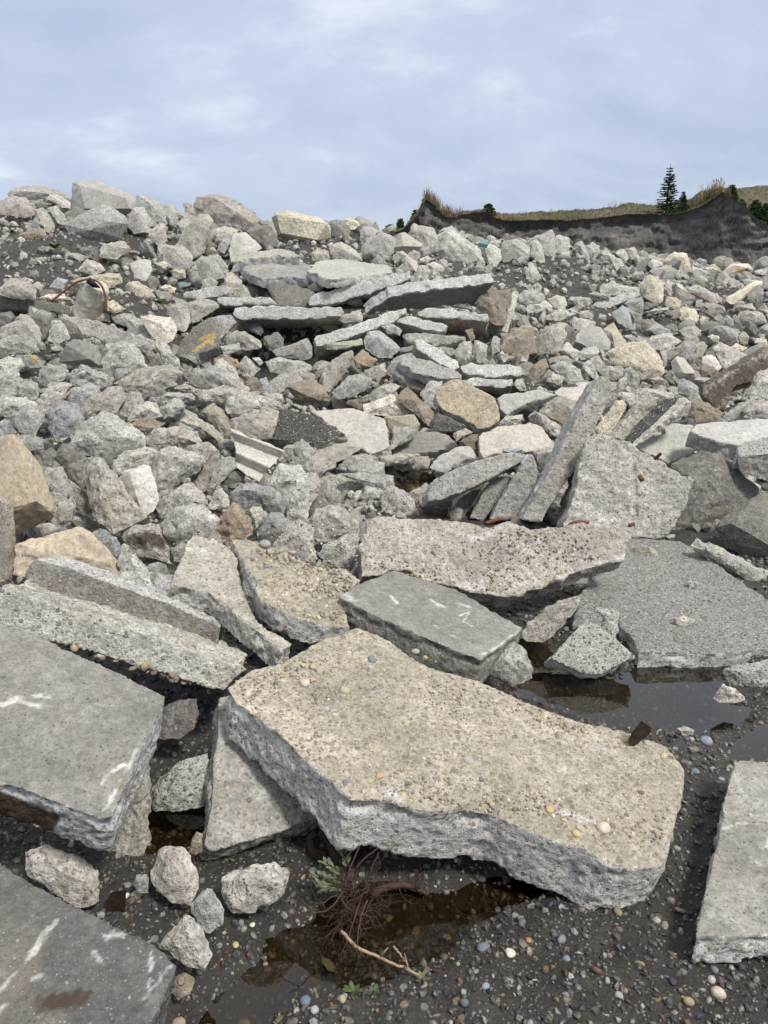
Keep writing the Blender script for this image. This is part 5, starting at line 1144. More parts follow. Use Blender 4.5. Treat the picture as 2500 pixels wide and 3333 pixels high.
B('b', "1285,850 1350,787 1500,787 1535,840 1480,865 1330,870", "1380,800,.3 1490,820,.4", "white block with yellow and dark paint on the far right skyline", t='p', m='smoothflat', id='WHITE', marks={'mark_yellow': [('b', '1412,850 1445,853', .07, 1)], 'mark_brown': [('b', '1470,850 1495,850', .05, 1)]}, **UR)
C('b', "1540,850 1600,830 1700,850 1700,890 1560,880", "", "low grey chunk at the right edge of the skyline", t='g', **UR)
C('b', "1590,835 1640,822 1700,830 1700,850 1600,850", "", "pale slab top at the right edge of the skyline", t='l', **UR)
C('b', "1000,950 1040,900 1090,895 1155,950 1150,985 1080,990", "1080,930,.4 1110,970,.3", "dark-fronted block on the far right slope", t='d', **UR)
C('b', "860,870 900,840 970,860 940,900 890,905", "", "grey rubbly chunk under the lumpy cream one", t='g', **UR)
C('b', "510,900 560,850 620,850 650,900 600,920 530,915", "", "tan chunk left of the grey smooth-fronted wedge", t='w', **UR)
C('b', "400,850 440,805 490,830 500,880 440,895", "", "dark rounded lump on the dirt at the far right slope's left", t='d', **UR)
C('b', "350,870 370,830 397,860 380,895", "", "small pale upright stone left of the dark rounded lump", t='l', **UR)
C('b', "590,965 640,900 690,880 780,920 800,1000 780,1100 730,1120 620,1060", "690,920,.5 740,1020,.45 650,1010,.4", "large tan angular chunk with a flat face on the far right slope", t='c', **UR)
C('b', "800,960 830,915 860,960 860,1055 830,1050", "", "narrow upright chunk right of the large tan angular one", t='y', **UR)
C('b', "890,950 920,940 990,1010 1010,1070 960,1060", "", "white chunk right of the narrow upright one", t='l', **UR)
C('b', "960,990 1060,960 1150,1000 1270,1070 1280,1110 1180,1110 1060,1030", "1150,1030,.4", "long pale broken chunk with a thin bar across it on the far right slope", t='l', **UR)
C('b', "250,990 280,960 350,945 420,960 590,990 600,1020 480,1040 350,1055 270,1040", "400,975,.35", "flat slab piece with a shaded left end on the right slope", t='y', **UR)
S('b', "195,1130 230,1100 400,1050 590,1010 605,1050 450,1110 330,1160 230,1180", "long straight slab edge leaning down to the left on the right slope", az=182, ti=70, Y=12.3, th=.3, m='edge', t='y', em='con', jag=.012, grp='broken chunks on the right side of the heap')
C('b', "170,1040 210,1015 330,1050 360,1070 280,1075 200,1065", "", "thin grey slab left of the long straight edge", t='g', **UR)
C('b', "0,1090 20,1060 180,1070 210,1110 150,1140 60,1130", "", "long gravelly chunk at the left of the right slope", t='y', **UR)
C('b', "450,1120 520,1080 610,1060 630,1110 590,1170 500,1175", "", "shaded grey chunk under the right end of the long straight edge", t='g', **UR)
C('b', "585,1170 640,1100 740,1120 750,1160 660,1180", "", "dark flat chunk below the large tan angular one", t='d', **UR)
C('b', "800,1120 820,1060 900,1070 940,1100 930,1160 830,1150", "870,1085,.4 890,1135,.4", "tan block with a lit top below the narrow upright chunk", t='t', m='smoothflat', **UR)
C('b', "370,1200 450,1130 500,1160 530,1290 420,1290", "450,1180,.3 470,1250,.35", "pale blue-grey upright slab piece on the right slope", t='u', m='smoothflat', **UR)
C('b', "480,1150 560,1180 610,1210 560,1260 520,1230", "", "grey chunk right of the blue-grey upright piece", t='g', **UR)
C('b', "640,1190 740,1155 840,1150 830,1180 720,1205", "", "thin long slab flake below the dark flat chunk", t='w', **UR)
C('b', "910,1190 950,1145 1050,1160 1085,1220 1070,1280 990,1290 930,1250", "990,1190,.5 1030,1250,.5", "rounded cream boulder on the far right slope", t='c', **UR)
C('b', "1305,1085 1330,1060 1560,925 1610,930 1610,960 1450,1080 1380,1125 1340,1120", "1400,1040,.5 1560,960,.45", "long pale prism lying near the right edge of the far slope", t='c', m='smoothflat', **UR)
C('b', "1420,930 1460,910 1570,925 1480,970", "", "flat chunk behind the long pale prism", t='y', **UR)
C('b', "1260,960 1290,925 1325,940 1310,990", "", "small brown-grey stone on the dirt near the long pale prism", t='w', **UR)
C('b', "1450,1110 1500,1055 1545,1060 1540,1130", "", "dark block under the long pale prism", t='d', **UR)
C('b', "1550,1140 1560,1050 1600,1040 1620,1140 1590,1160", "", "dark upright stone right of the long pale prism", t='d', **UR)
C('b', "1350,1180 1400,1140 1530,1115 1555,1170 1480,1190", "", "pale rough chunk below the long pale prism", t='l', **UR)
C('b', "1100,1120 1200,1110 1290,1140 1310,1190 1230,1200 1140,1160", "", "tan rough chunk left of the long pale prism's lower end", t='w', **UR)
C('b', "1130,1190 1180,1145 1235,1190 1210,1240 1150,1230", "", "grey angular block below the tan rough chunk", t='d', **UR)
C('b', "1210,1240 1260,1205 1310,1250 1290,1300 1230,1290", "", "brown-grey block right of the grey angular one", t='g', **UR)
C('b', "1400,1230 1430,1185 1560,1175 1640,1220 1650,1280 1500,1270", "1520,1200,.4", "long grey block near the right edge of the far slope", t='g', **UR)
C('b', "1055,1150 1060,1090 1110,1080 1120,1150", "", "small grey block beside the rounded cream boulder", t='g', **UR)
C('b', "1085,1260 1110,1220 1170,1240 1160,1290 1100,1290", "", "small buff block right of the rounded cream boulder", t='w', **UR)
C('b', "60,1200 150,1170 210,1210 200,1250 100,1240", "", "pale lump on the slope below the gravelly chunk", t='l', **UR)
C('b', "245,1240 260,1200 315,1215 310,1255", "", "small smooth grey cube on the right slope", t='g', m='smoothflat', **UR)
C('b', "0,1200 40,1150 120,1105 140,1160 60,1200", "", "tan rounded lump left of the pale lump on the slope", t='w', **UR)
C('b', "1640,1180 1580,1160 1700,1170 1700,1230", "", "grey chunk cut by the right edge of the far slope", t='g', **UR)
# lower right slope, crops 2/4/e
C('2', "788,645 830,638 912,660 905,690 840,702", "860,655,.4", "pale flat chunk above the round smooth grey one", t='l', **UR)
C('2', "818,740 840,705 890,680 932,680 977,750 970,782 900,777 830,742", "890,720,.2 950,760,.35", "smooth pale grey rounded slab piece, face to the viewer, on the right slope", t='g', m='smoothflat', **UR)
C('2', "945,690 992,663 1047,750 1000,777", "985,710,.4", "tan upright block right of the smooth pale grey piece", t='t', m='smoothflat', **UR)
C('e', "188,260 240,225 390,165 520,155 570,200 640,290 690,390 680,440 590,470 490,475 400,400 250,350", "430,370,.4 640,400,.5 500,200,.15 300,230,.2", "big cream-white slab-like block, brightest piece of the right slope", t='c', m='tan', **UR)
C('e', "510,160 580,115 720,85 825,160 700,235 620,235", "700,120,.4", "pale slab piece behind the cream-white block", t='l', **UR)
C('e', "645,240 700,240 710,340 680,390", "", "grey sliver hugging the cream-white block's right side", t='g', **UR)
C('e', "765,230 850,150 940,165 950,200 920,305 870,300", "860,190,.4 900,250,.4", "grey-brown pentagonal block right of the pale slab piece", t='g', **UR)
C('e', "935,290 950,180 1010,165 1055,195 1010,290", "", "brown-grey chunk beside the pentagonal block", t='w', **UR)
B('e', "740,330 790,285 850,300 945,420 930,445 800,480 760,430", "780,310,.3 850,430,.5 930,430,.3", "small prism-like block with a shaded left face under the pentagonal block", t='w', m='smoothflat', **UR)
C('e', "1000,300 1040,270 1110,285 1170,380 1130,410 1010,360", "1070,310,.3", "white chunk with a shaded underside left of the speckled white one", t='l', m='smoothflat', **UR)
C('e', "970,400 1010,350 1100,370 1140,410 1090,460 990,460", "", "dark brown chunk under the white shaded chunk", t='n', **UR)
C('e', "1095,210 1150,170 1280,215 1400,290 1300,340 1190,400 1130,300", "1200,230,.4 1250,310,.45", "speckled white chunk above the rusty-stained slab", t='l', **UR)
C('e', "1240,210 1290,175 1385,215 1350,240", "", "flat salmon-pink tile piece above the speckled white chunk", t='b', m='smoothflat', **UR)
T('e', "790,520 830,475 900,490 985,560 1000,610 900,630 810,580", "880,530,.5", "smooth greenish-grey stone left of the rusty-stained slab", t='u', **UR)
C('e', "930,480 960,460 1080,470 1020,510", "", "pale flat stone above the greenish-grey one", t='l', **UR)
C('e', "120,410 200,370 320,365 345,400 330,450 250,490 170,450", "250,400,.5", "grey boulder below the cream-white block, left of two", t='g', **UR)
C('e', "330,400 400,368 460,420 480,510 430,560 360,500", "410,420,.5", "grey boulder below the cream-white block, right of two", t='g', **UR)
C('e', "540,480 640,455 705,490 690,535 600,530", "", "small tan stone under the cream-white block's lower corner", t='w', **UR)
C('e', "670,460 720,420 745,450 730,510 700,490", "", "small dark stone right of the cream-white block's lower corner", t='d', **UR)
C('e', "690,560 740,540 800,550 805,620 760,640", "", "grey chunk left of the greenish-grey stone", t='g', **UR)
C('e', "430,600 450,550 600,560 760,595 770,650 640,640 500,670", "580,590,.4", "flat pale chunk behind the tops of the leaning strips", t='l', Y=7.2)
C('e', "280,520 300,480 360,445 370,520 330,580 290,570", "", "pale chunk just right of the longest leaning slab's top", t='y', Y=7.0)
C('e', "280,620 310,580 430,600 445,650 390,710 330,660", "360,620,.5", "rubbly pale chunk at the shoulder of the longest leaning slab", t='y', Y=6.4)
C('e', "340,570 370,535 405,560 400,590 360,590", "", "little pale stone between the chunks at the longest leaning slab's top", t='l', Y=6.8)
C('e', "450,560 500,500 570,530 540,560", "", "small tan wedge above the flat pale chunk", t='w', Y=7.6)
C('e', "0,340 60,310 110,420 140,490 90,480 -20,400", "", "narrow dark-edged strip running down to the longest leaning slab's top", t='y', Y=8.0)
C('e', "-40,250 0,215 110,205 135,250 60,310 -20,300", "40,235,.5", "pale lump above the narrow dark-edged strip", t='y', **UR)
C('e', "40,310 130,280 180,370 120,410 60,370", "", "tan-grey chunk beside the pale lump", t='w', **UR)
C('e', "170,360 150,280 250,340 270,365 210,375", "", "grey shaded flake left of the cream-white block", t='g', **UR)
C('e', "345,110 400,100 495,160 440,165 350,140", "", "thin white tile-like piece above the cream-white block", t='u', m='smoothflat', **UR)
C('e', "660,60 720,10 780,15 805,75 740,105", "", "dark grey angular chunk above the pale slab piece", t='d', **UR)
C('e', "420,-20 560,-30 660,30 650,100 540,110 450,40", "540,10,.4", "large dark rough chunk at mid height on the right slope", t='d', **UR)
C('e', "800,70 850,40 940,30 990,70 960,120 870,125", "900,55,.4", "speckled pale chunk right of the dark angular one", t='l', **UR)
B('e', "975,80 1000,10 1080,-20 1170,10 1175,70 1120,100 1030,100", "1080,10,.3 1060,60,.4", "grey box-like block high on the right slope", t='d', m='smoothflat', **UR)
C('e', "1045,120 1090,100 1150,120 1140,170 1080,160", "", "small white chunk below the grey box-like block", t='l', **UR)
C('e', "1300,130 1350,70 1400,110 1390,180 1330,180", "", "brown-grey chunk near the right edge above the pink tile", t='w', **UR)
C('e', "1440,170 1460,130 1550,140 1560,190 1500,200", "", "pinkish flat stone near the right edge above the rusty slab", t='p', **UR)
C('e', "1390,50 1440,10 1480,60 1460,110", "", "dark grey stone near the right edge, mid slope", t='d', **UR)
C('2', "648,740 700,680 762,663 792,710 762,792 690,792 660,800", "720,700,.5 740,760,.4", "big tan-grey chunk right of the tall narrow slab edge", t='w', **UR)
C('2', "500,772 550,690 642,683 662,792 600,807 530,792", "580,730,.3", "brown flat-faced chunk in front of the tall narrow slab edge", t='n', m='tan', **UR)
C('2', "690,650 760,600 830,625 790,660 765,668", "", "rubbly pale chunk above the big tan-grey one", t='y', ro=1.5, **UR)
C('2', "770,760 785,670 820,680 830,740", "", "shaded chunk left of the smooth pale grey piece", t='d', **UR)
C('2', "750,790 790,745 860,800 830,830", "", "pale chunk under the big tan-grey chunk's right side", t='l', **UR)
C('2', "830,800 880,770 930,790 920,820 850,825", "", "flat pale chunk under the smooth pale grey piece", t='l', **UR)
C('2', "1125,700 1170,660 1200,680 1260,715 1200,735", "", "grey chunk behind the pale slab piece on the right slope", t='g', **UR)
C('c', "1295,625 1320,555 1385,550 1390,610 1370,650", "1350,570,.4", "pale tan cube-like block on the slabs at the stack's right", t='y', Y=8.5)
C('c', "1388,620 1400,540 1440,550 1510,600 1490,650 1420,670", "1440,590,.5", "rough pale block right of the tan cube-like one", t='y', Y=8.45)
C('c', "1480,590 1505,515 1540,530 1540,600 1500,620", "", "brown-grey block right of the rough pale one", t='g', Y=8.4)
C('c', "1350,490 1390,480 1405,530 1380,555", "", "small brown block under the slab with the hanging wire", t='n', Y=8.9)
C('c', "1520,625 1550,595 1585,640 1560,665", "", "small pale block at the right end of the gravelly slabs", t='y', Y=8.3)
C('4', "718,255 760,228 852,270 857,317 790,322", "790,255,.4", "tan block with a flat top right of the gravelly slabs", t='y', **UR)
C('4', "698,322 730,278 782,310 752,337", "", "small pale stone left of the flat-topped tan block", t='l', **UR)
C('4', "610,300 640,250 700,220 712,270 650,330", "", "brown soil-covered chunk at the end of the gravelly slabs", t='n', **UR)
C('4', "560,340 570,310 600,310 615,360 590,365", "", "small crumbled piece at the right end of the bottom slab edge", t='l', **UR)
finish_all()
# ---------------------------------------------------------------- the cut earth bank behind the heap, with what grows on it
WALL = px('a', parse("-900,760 -200,640 150,560 290,510 340,460 400,400 440,350 470,268 490,272 520,292 570,342 640,418 720,405 850,375 1000,365 1020,410 1110,436 1280,440 1450,430 1620,438"))
WALL = np.vstack([WALL, px('b', parse("0,435 140,430 350,405 560,380 720,388 850,385 1000,360 1100,320 1200,255 1275,200 1350,260 1430,290 1500,370 1560,440 1659,500 1900,600 2300,640 2800,680 3400,700"))])
SKYL = np.vstack([px('a', parse("-900,740 -200,600 100,540 300,500 420,400 470,262 560,310 640,385 720,392 850,368 1000,355 1060,365 1170,380 1300,378 1450,368 1620,362")),
                  px('b', parse("0,362 180,350 370,333 500,320 600,296 680,300 750,315 900,305 1000,290 1100,276 1170,262 1275,192 1350,180 1480,178 1560,172 1640,160 1800,150 2300,160 2800,200 3400,240"))])
YW_U = [600, 1384, 1500, 1750, 2150, 2350, 2500, 3100]
YW_Y = [62, 58, 61, 62, 64, 60, 57, 56]
def build_bank():
    us = np.concatenate([np.linspace(850, 1300, 60), np.linspace(1302, 2560, 520), np.linspace(2565, 3150, 70)])
    vt = np.interp(us, WALL[:, 0], WALL[:, 1]); vs_ = np.minimum(np.interp(us, SKYL[:, 0], SKYL[:, 1]), vt - 1)
    Yw = np.interp(us, YW_U, YW_Y); Yw = np.convolve(np.pad(Yw, 25, 'edge'), np.ones(51) / 51, 'valid')
    # profile wobble of the turf edge
    e = np.stack([us * .05, us * 0, us * 0], 1)
    vt = vt + fbm(e, 4, 3) * 2.5; vs_ = vs_ + fbm(e * 1.7, 4, 9) * 3.0
    top = np.array([atY(u, v, y) for u, v, y in zip(us, vt, Yw)])
    rows, gr = [], []
    nt = 46
    for k in range(nt):
        t = k / (nt - 1)
        off = -6.5 * (1 - t) ** 2.2 - .9 * (1 - t)           # scree at the foot, near-vertical above
        P = top.copy(); z0 = -.6
        P[:, 2] = z0 + (top[:, 2] - z0) * t; P[:, 1] = top[:, 1] + off
        q = np.stack([P[:, 0] * .35, P[:, 2] * .9, np.zeros(len(us))], 1)
        gully = fbm(np.stack([P[:, 0] * .45, P[:, 2] * .10, np.zeros(len(us))], 1), 4, 12)
        P[:, 1] += (fbm(q, 4, 2) * .35 + fbm(q * 5, 4, 5) * .45 + gully * .8) * (1 if t < .97 else .4) + (.12 if t > .93 and t < .99 else 0)
        rows.append(P); gr.append(np.zeros(len(us)))
    lip = top.copy(); lip[:, 1] -= .25; lip[:, 2] += .08 ; rows.append(lip); gr.append(np.full(len(us), .9))
    for k in range(1, 26):
        t = k / 25; Y = Yw + 14 * t
        zt = np.array([atY(u, v, y)[2] for u, v, y in zip(us, vs_, Yw + 9)])
        P = np.zeros_like(top); P[:, 0] = top[:, 0] * (1 + .12 * t); P[:, 1] = Y
        s_ = sstep(0, .62, t)
        P[:, 2] = lip[:, 2] * (1 - s_) + zt * s_ - np.maximum(t - .7, 0) * 2.0
        P[:, 2] += fbm(P * .8, 4, 31) * .16 * min(1, k / 4) + fbm(P * np.array([2.6, 2.6, 1]), 3, 37) * .09
        rows.append(P); gr.append(np.ones(len(us)))
    V = np.vstack(rows); n = len(us); m = len(rows)
    i = np.arange(n * m).reshape(m, n)
    Fq = np.stack([i[:-1, :-1], i[:-1, 1:], i[1:, 1:], i[1:, :-1]], 2).reshape(-1, 4)
    me = mesh_np('hillside', V, Fq, [M['bank']])
    add_float(me, 'grass', np.concatenate(gr))
    tag(link('hillside', me), kind='structure', label='cut dark earth bank with a grassy top', cat='earth bank')
    return us, rows
BU, BROWS = build_bank()
def bank_pt(u, row):           # a point on the turf above photo column u; row 0 = edge
    R_ = BROWS[46 + row]; j = int(np.clip(np.searchsorted(BU, u), 0, len(BU) - 1)); return R_[j]
def grass_on_bank():
    r = np.random.default_rng(5); V = []; Fc = []; Cc = []; n = 0
    def blade(b, h, lean, wd, c):
        nonlocal n
        a = r.uniform(0, 6.28); d = np.array([math.cos(a), math.sin(a), 0]); s_ = np.array([-d[1], d[0], 0]) * wd
        V.extend([b - s_, b + s_, b + d * lean * .5 + (0, 0, h * .6), b + d * lean + np.array([0, 0, h])]); Fc.append((n, n + 1, n + 2)); Fc.append((n, n + 2, n + 3)); Cc.extend([c] * 4); n += 4
    for k in range(9000):
        u = r.uniform(1330, 2620); row = int(r.integers(0, 14)); b = bank_pt(u, row) + np.array([r.uniform(-.15, .15), r.uniform(-.3, .3), -.04])
        gsel = fbm(b[None] * .25, 3, 3)[0]
        c = np.array((.9, .85, .75)) * r.uniform(.5, 1.25) if gsel < .12 else np.array((.3, .42, .25)) * r.uniform(.5, 1.2)
        blade(b, r.uniform(.08, .26), r.uniform(.03, .2), .02, c)
    for u0, u1, cnt, h in ((1384, 1470, 700, 1.1), (1470, 1500, 120, .8), (2320, 2375, 260, 1.0), (1600, 1680, 120, .6)):
        for k in range(cnt):
            u = r.uniform(u0, u1); b = bank_pt(u, int(r.integers(0, 7))); blade(b, r.uniform(.3, 1) * h, r.uniform(.05, .3), .025, np.array((1, .85, .65)) * r.uniform(.5, 1.2))
    me = mesh_np('dry_grass', np.array(V), np.array(Fc), [M['drygrass']], False); add_col(me, 'tint', np.array(Cc))
    tag(link('dry_grass', me), kind='stuff', label='dry yellow grass along the top of the earth bank', cat='grass')
grass_on_bank()
def conifer(base, h, wd, label, seed, grp='young conifers on the earth bank', lean=0., dens=1.0, low=.06, name='conifer_tree', cat='conifer tree'):
    r = np.random.default_rng(seed)
    root = tag(link(name, None, loc=base), label, cat, grp, 'thing')
    tr = Tris(); tr.tube([(0, 0, -.15), (lean * h * .5, 0, h * .5), (lean * h, 0, h)], .022 * h + .02, .006, 7); tr.build('trunk', M['bark'], root)
    t = Tris(); V = []; Fc = []; Cc = []; n = 0
    z = low * h
    def spray(p, d, L, w0, c):
        # a flat twig of needles: many thin slivers to both sides
        nonlocal n
        k = max(5, int(L / .035 * dens)); up = np.array([0, 0, 1.0]); s_ = np.cross(d, up); s_ /= np.linalg.norm(s_) + 1e-9
        for i in range(k):
            q = p + d * L * (i + r.uniform(-.3, .3)) / k
            for sg in (-1, 1):
                nd = d * r.uniform(.5, .9) + s_ * sg * r.uniform(.5, 1) + up * r.uniform(-.25, .35); nd /= np.linalg.norm(nd)
                ln = w0 * r.uniform(.7, 1.25) * (1 - .5 * i / k); ww = np.cross(nd, up) * .035 + up * .02
                V.extend([q - ww, q + ww, q + nd * ln]); Fc.append((n, n + 1, n + 2)); Cc.extend([c * r.uniform(.7, 1.3)] * 3); n += 3
    while z < h * .97:
        f = (z / h - low) / (1 - low); R_ = wd * .5 * (1 - f) ** .7 + .07
        nb = int(r.integers(7, 11) if f < .8 else 5); a0 = r.uniform(0, 6.28)
        for b in range(nb):
            a = a0 + b * 6.283 / nb + r.uniform(-.3, .3); L = R_ * r.uniform(.72, 1.12)
            st = np.array([lean * z, 0, z]); d = np.array([math.cos(a), math.sin(a), r.uniform(-.22, .1) + .35 * f]); d /= np.linalg.norm(d)
            c = np.array((1, 1, 1)) * r.uniform(.7, 1.5) * np.array((r.uniform(.9, 1.2), 1, r.uniform(.8, 1)))
            pts = [st, st + d * L * .6, st + d * L + np.array([0, 0, .08 * L])]
            spray(st + d * L * .05, d, L * .98, .13 + .06 * wd, c)
            for j in range(int(4 + L * 9)):
                q = st + d * L * r.uniform(.25, .95); sd_ = np.array([-d[1], d[0], r.uniform(-.3, .2)]) * r.choice((-1, 1)) + d * .7; sd_ /= np.linalg.norm(sd_)
                spray(q, sd_, L * r.uniform(.22, .42), .09, c * r.uniform(.8, 1.2))
        z += h * (.048 if f < .7 else .06) * r.uniform(.8, 1.2)
    spray(np.array([lean * h, 0, h * .93]), np.array([0.02, 0, 1.0]), h * .1, .05, np.array((1, 1, 1)))
    me = mesh_np('crown', np.array(V), np.array(Fc), [M['needle']], False); add_col(me, 'tint', np.array(Cc)); link('crown', me, root)
def at_bank(crop, x, y, row):
    u, v = px(crop, [(x, y)])[0]; b = bank_pt(u, row); return b
def pxh(crop, dy, Y): return dy * CROP[crop][2] * Y / F_PX
b0 = at_bank('b', 842, 360, 4); conifer(b0 - (0, 0, .1), pxh('b', 350, b0[1]), pxh('b', 165, b0[1]), "tallest young conifer standing alone on the earth bank", 3)
b0 = at_bank('b', 1000, 300, 6); conifer(b0 - (0, 0, .4), pxh('b', 165, b0[1]), pxh('b', 80, b0[1]), "thin spindly conifer right of the tallest one on the bank", 4, dens=.8)
b0 = at_bank('b', 965, 350, 3); conifer(b0 - (0, 0, .1), pxh('b', 75, b0[1]), pxh('b', 115, b0[1]), "low bushy conifer at the foot of the thin spindly one", 5)
b0 = at_bank('b', 1420, 220, 6); conifer(b0 - (0, 0, .3), pxh('b', 135, b0[1]), pxh('b', 110, b0[1]), "small conifer on the right peak of the bank", 6)
b0 = at_bank('b', 1475, 235, 4); conifer(b0 - (0, 0, .2), pxh('b', 70, b0[1]), pxh('b', 95, b0[1]), "low conifer bush just right of the one on the bank's right peak", 7)
b0 = at_bank('b', 1560, 370, 2); conifer(b0 - (0, 0, .2), pxh('b', 170, b0[1]), pxh('b', 170, b0[1]), "bushy dark conifer on the bank near the photo's right edge", 8, dens=1.2)
b0 = at_bank('b', 1640, 400, 2); conifer(b0 - (0, 0, .2), pxh('b', 190, b0[1]), pxh('b', 170, b0[1]), "bushy conifer cut by the photo's right edge on the bank", 9, dens=1.2)
b0 = at_bank('a', 1000, 360, 3); conifer(b0 - (0, 0, .15), pxh('a', 85, b0[1]), pxh('a', 120, b0[1]), "round grey-green shrub alone on the bank's left rim", 10, low=.0, name='shrub', cat='shrub', grp='shrubs on the earth bank', dens=1.3)
P_ = atY(*px('a', [(382, 430)])[0], 70); conifer(P_ - (0, 0, .4), pxh('a', 115, 70), pxh('a', 75, 70), "tiny conifer left of the bank's left peak", 11)
P_ = atY(*px('a', [(262, 510)])[0], 66); conifer(P_ - (0, 0, .3), pxh('a', 120, 66), pxh('a', 90, 66), "scrubby bush behind the heap left of the bank", 12, low=0, name='shrub', cat='shrub', grp='shrubs on the earth bank')
P_ = atY(*px('a', [(180, 500)])[0], 64); conifer(P_ - (0, 0, .3), pxh('a', 60, 64), pxh('a', 130, 64), "low scrub just above the heap, leftmost on the bank", 13, low=0, name='shrub', cat='shrub', grp='shrubs on the earth bank')
def bare_bush(crop, x, ytop, ybase, spread, n, label, seed, row=4, heads=False):
    r = np.random.default_rng(seed); b = at_bank(crop, x, ybase, row); t = Tris(); h = pxh(crop, ybase - ytop, b[1]); sp = pxh(crop, spread, b[1])
    for k in range(n):
        x0 = r.uniform(-.5, .5) * sp; hh = h * r.uniform(.45, 1); p0 = np.array([x0, r.uniform(-.5, .5), -.1]); dx = r.uniform(-.12, .12) * hh
        pts = [p0, p0 + (dx * .4, 0, hh * .5), p0 + (dx, 0, hh)]
        t.tube(pts, .016, .006, 4, r.uniform(.6, 1.4) * np.array((1, .95, .9)))
        for j in range(int(r.integers(2, 5))):
            f = r.uniform(.35, .9); q = p0 * (1 - f) + pts[2] * f; t.tube([q, q + (r.uniform(-.3, .3) * hh * .5, r.uniform(-.1, .1), hh * r.uniform(.08, .25))], .009, .004, 3)
        if heads: t.tube([pts[2], pts[2] + (0, 0, .12)], .035, .02, 5, (.7, .55, .4))
    tag(t.build('bare_bush', M['twig'], loc=b), label, 'dry bush', 'leafless bushes on the earth bank', 'thing')
bare_bush('b', 1140, 105, 265, 70, 12, "tall leafless bush left of the bank's right peak", 21)
bare_bush('b', 1215, 80, 215, 70, 14, "leafless twiggy bush touching the bank's right peak", 22)
bare_bush('b', 1275, 90, 200, 70, 22, "clump of dry brown seed heads on the bank's right peak", 23, heads=True)
bare_bush('b', 425, 235, 335, 70, 10, "leafless bush in the middle of the bank's skyline", 24, row=9)
bare_bush('b', 525, 265, 320, 60, 9, "smaller leafless bush right of the middle one on the bank", 25, row=10)
bare_bush('a', 790, 350, 395, 70, 9, "sparse dry weeds between the bank's left peak and the round shrub", 26)
bare_bush('a', 1280, 330, 385, 130, 9, "scattered dry stalks right of the round shrub", 27, row=10)
bare_bush('a', 1560, 310, 365, 40, 6, "few dry stalks on the left half of the bank's skyline", 28, row=10)
bare_bush('a', 1090, 320, 375, 60, 10, "dry weeds right beside the round shrub", 29, row=5)
# ---------------------------------------------------------------- rubble, gravel and pebbles
def ico(lev):
    bm = bmesh.new(); bmesh.ops.create_icosphere(bm, subdivisions=lev, radius=1)
    V = np.array([v.co[:] for v in bm.verts]); Fc = np.array([[v.index for v in f.verts] for f in bm.faces]); bm.free(); return V, Fc
def rots(n, r):
    q = r.normal(size=(n, 4)); q /= np.linalg.norm(q, axis=1)[:, None]; a, b, c, d = q.T
    return np.stack([np.stack([1 - 2 * (c * c + d * d), 2 * (b * c - a * d), 2 * (b * d + a * c)], 1), np.stack([2 * (b * c + a * d), 1 - 2 * (b * b + d * d), 2 * (c * d - a * b)], 1), np.stack([2 * (b * d - a * c), 2 * (c * d + a * b), 1 - 2 * (b * b + c * c)], 1)], 1)
def scatter(name, P, S, protos, mat, cols, smooth, label, cat, seed, flat=(.30, .92), parent=None, org=None):
    r = np.random.default_rng(seed); V = []; Fc = []; Cc = []; n0 = 0
    kk = r.integers(0, len(protos), len(P))
    for j, (pv, pf) in enumerate(protos):
        I = np.where(kk == j)[0]
        if not len(I): continue
        R_ = rots(len(I), r)
        sc = np.stack([np.ones(len(I)), r.uniform(.6, 1, len(I)), r.uniform(*flat, len(I))], 1)
        v = pv[None] * sc[:, None, :]; v = np.einsum('nij,nkj->nki', R_, v) * S[I, None, None] + P[I, None, :]
        V.append(v.reshape(-1, 3)); m = len(pv)
        Fc.append((pf[None] + (n0 + np.arange(len(I))[:, None, None] * m)).reshape(-1, 3)); n0 += m * len(I)
        Cc.append(np.repeat(cols[I], m, 0))
    V = np.vstack(V)
    if org is not None: V = V - org
    me = mesh_np(name, V, np.vstack(Fc), [mat], smooth); add_col(me, 'tint', np.vstack(Cc))
    o = link(name, me, parent); o['kind'] = 'stuff'
    if label: tag(o, label, cat)
    return o
def angular(k, lev=3):
    r = np.random.default_rng(100 + k); V, Fc = ico(lev)
    N_ = r.normal(size=(11, 3)); N_ /= np.linalg.norm(N_, axis=1)[:, None]; D_ = r.uniform(.55, .85, 11)
    t = np.min(np.where((V @ N_.T) > .02, D_ / np.maximum(V @ N_.T, .02), 9), axis=1)
    V = V * np.minimum(t, 1.15)[:, None]
    return V * (1 + .05 * fbm(V * 3, 3, k))[:, None], Fc
ANG = [angular(k) for k in range(9)]
ANGS = [angular(k + 20, 1) for k in range(7)]
PEB = []
for k in range(6):
    V_, F_ = ico(2); PEB.append((V_ * (1 + .22 * fbm(V_ * 1.1, 2, 50 + k))[:, None], F_))
TB = np.array([TINT[k] for k in 'gggwwyylmm'])
def soil_w(P):
    s = np.zeros(len(P))
    for p, r_ in SOILP: s = np.maximum(s, np.exp(-((P[:, :2] - p[:2]) ** 2).sum(1) / (.8 * r_ * r_)))
    return s
def heap_points(n, y0, y1, r):
    Y = y0 * (y1 / y0) ** r.random(n); X = r.uniform(-1, 1, n) * (.62 * Y + .8); return np.stack([X, Y], 1)
r = np.random.default_rng(77)
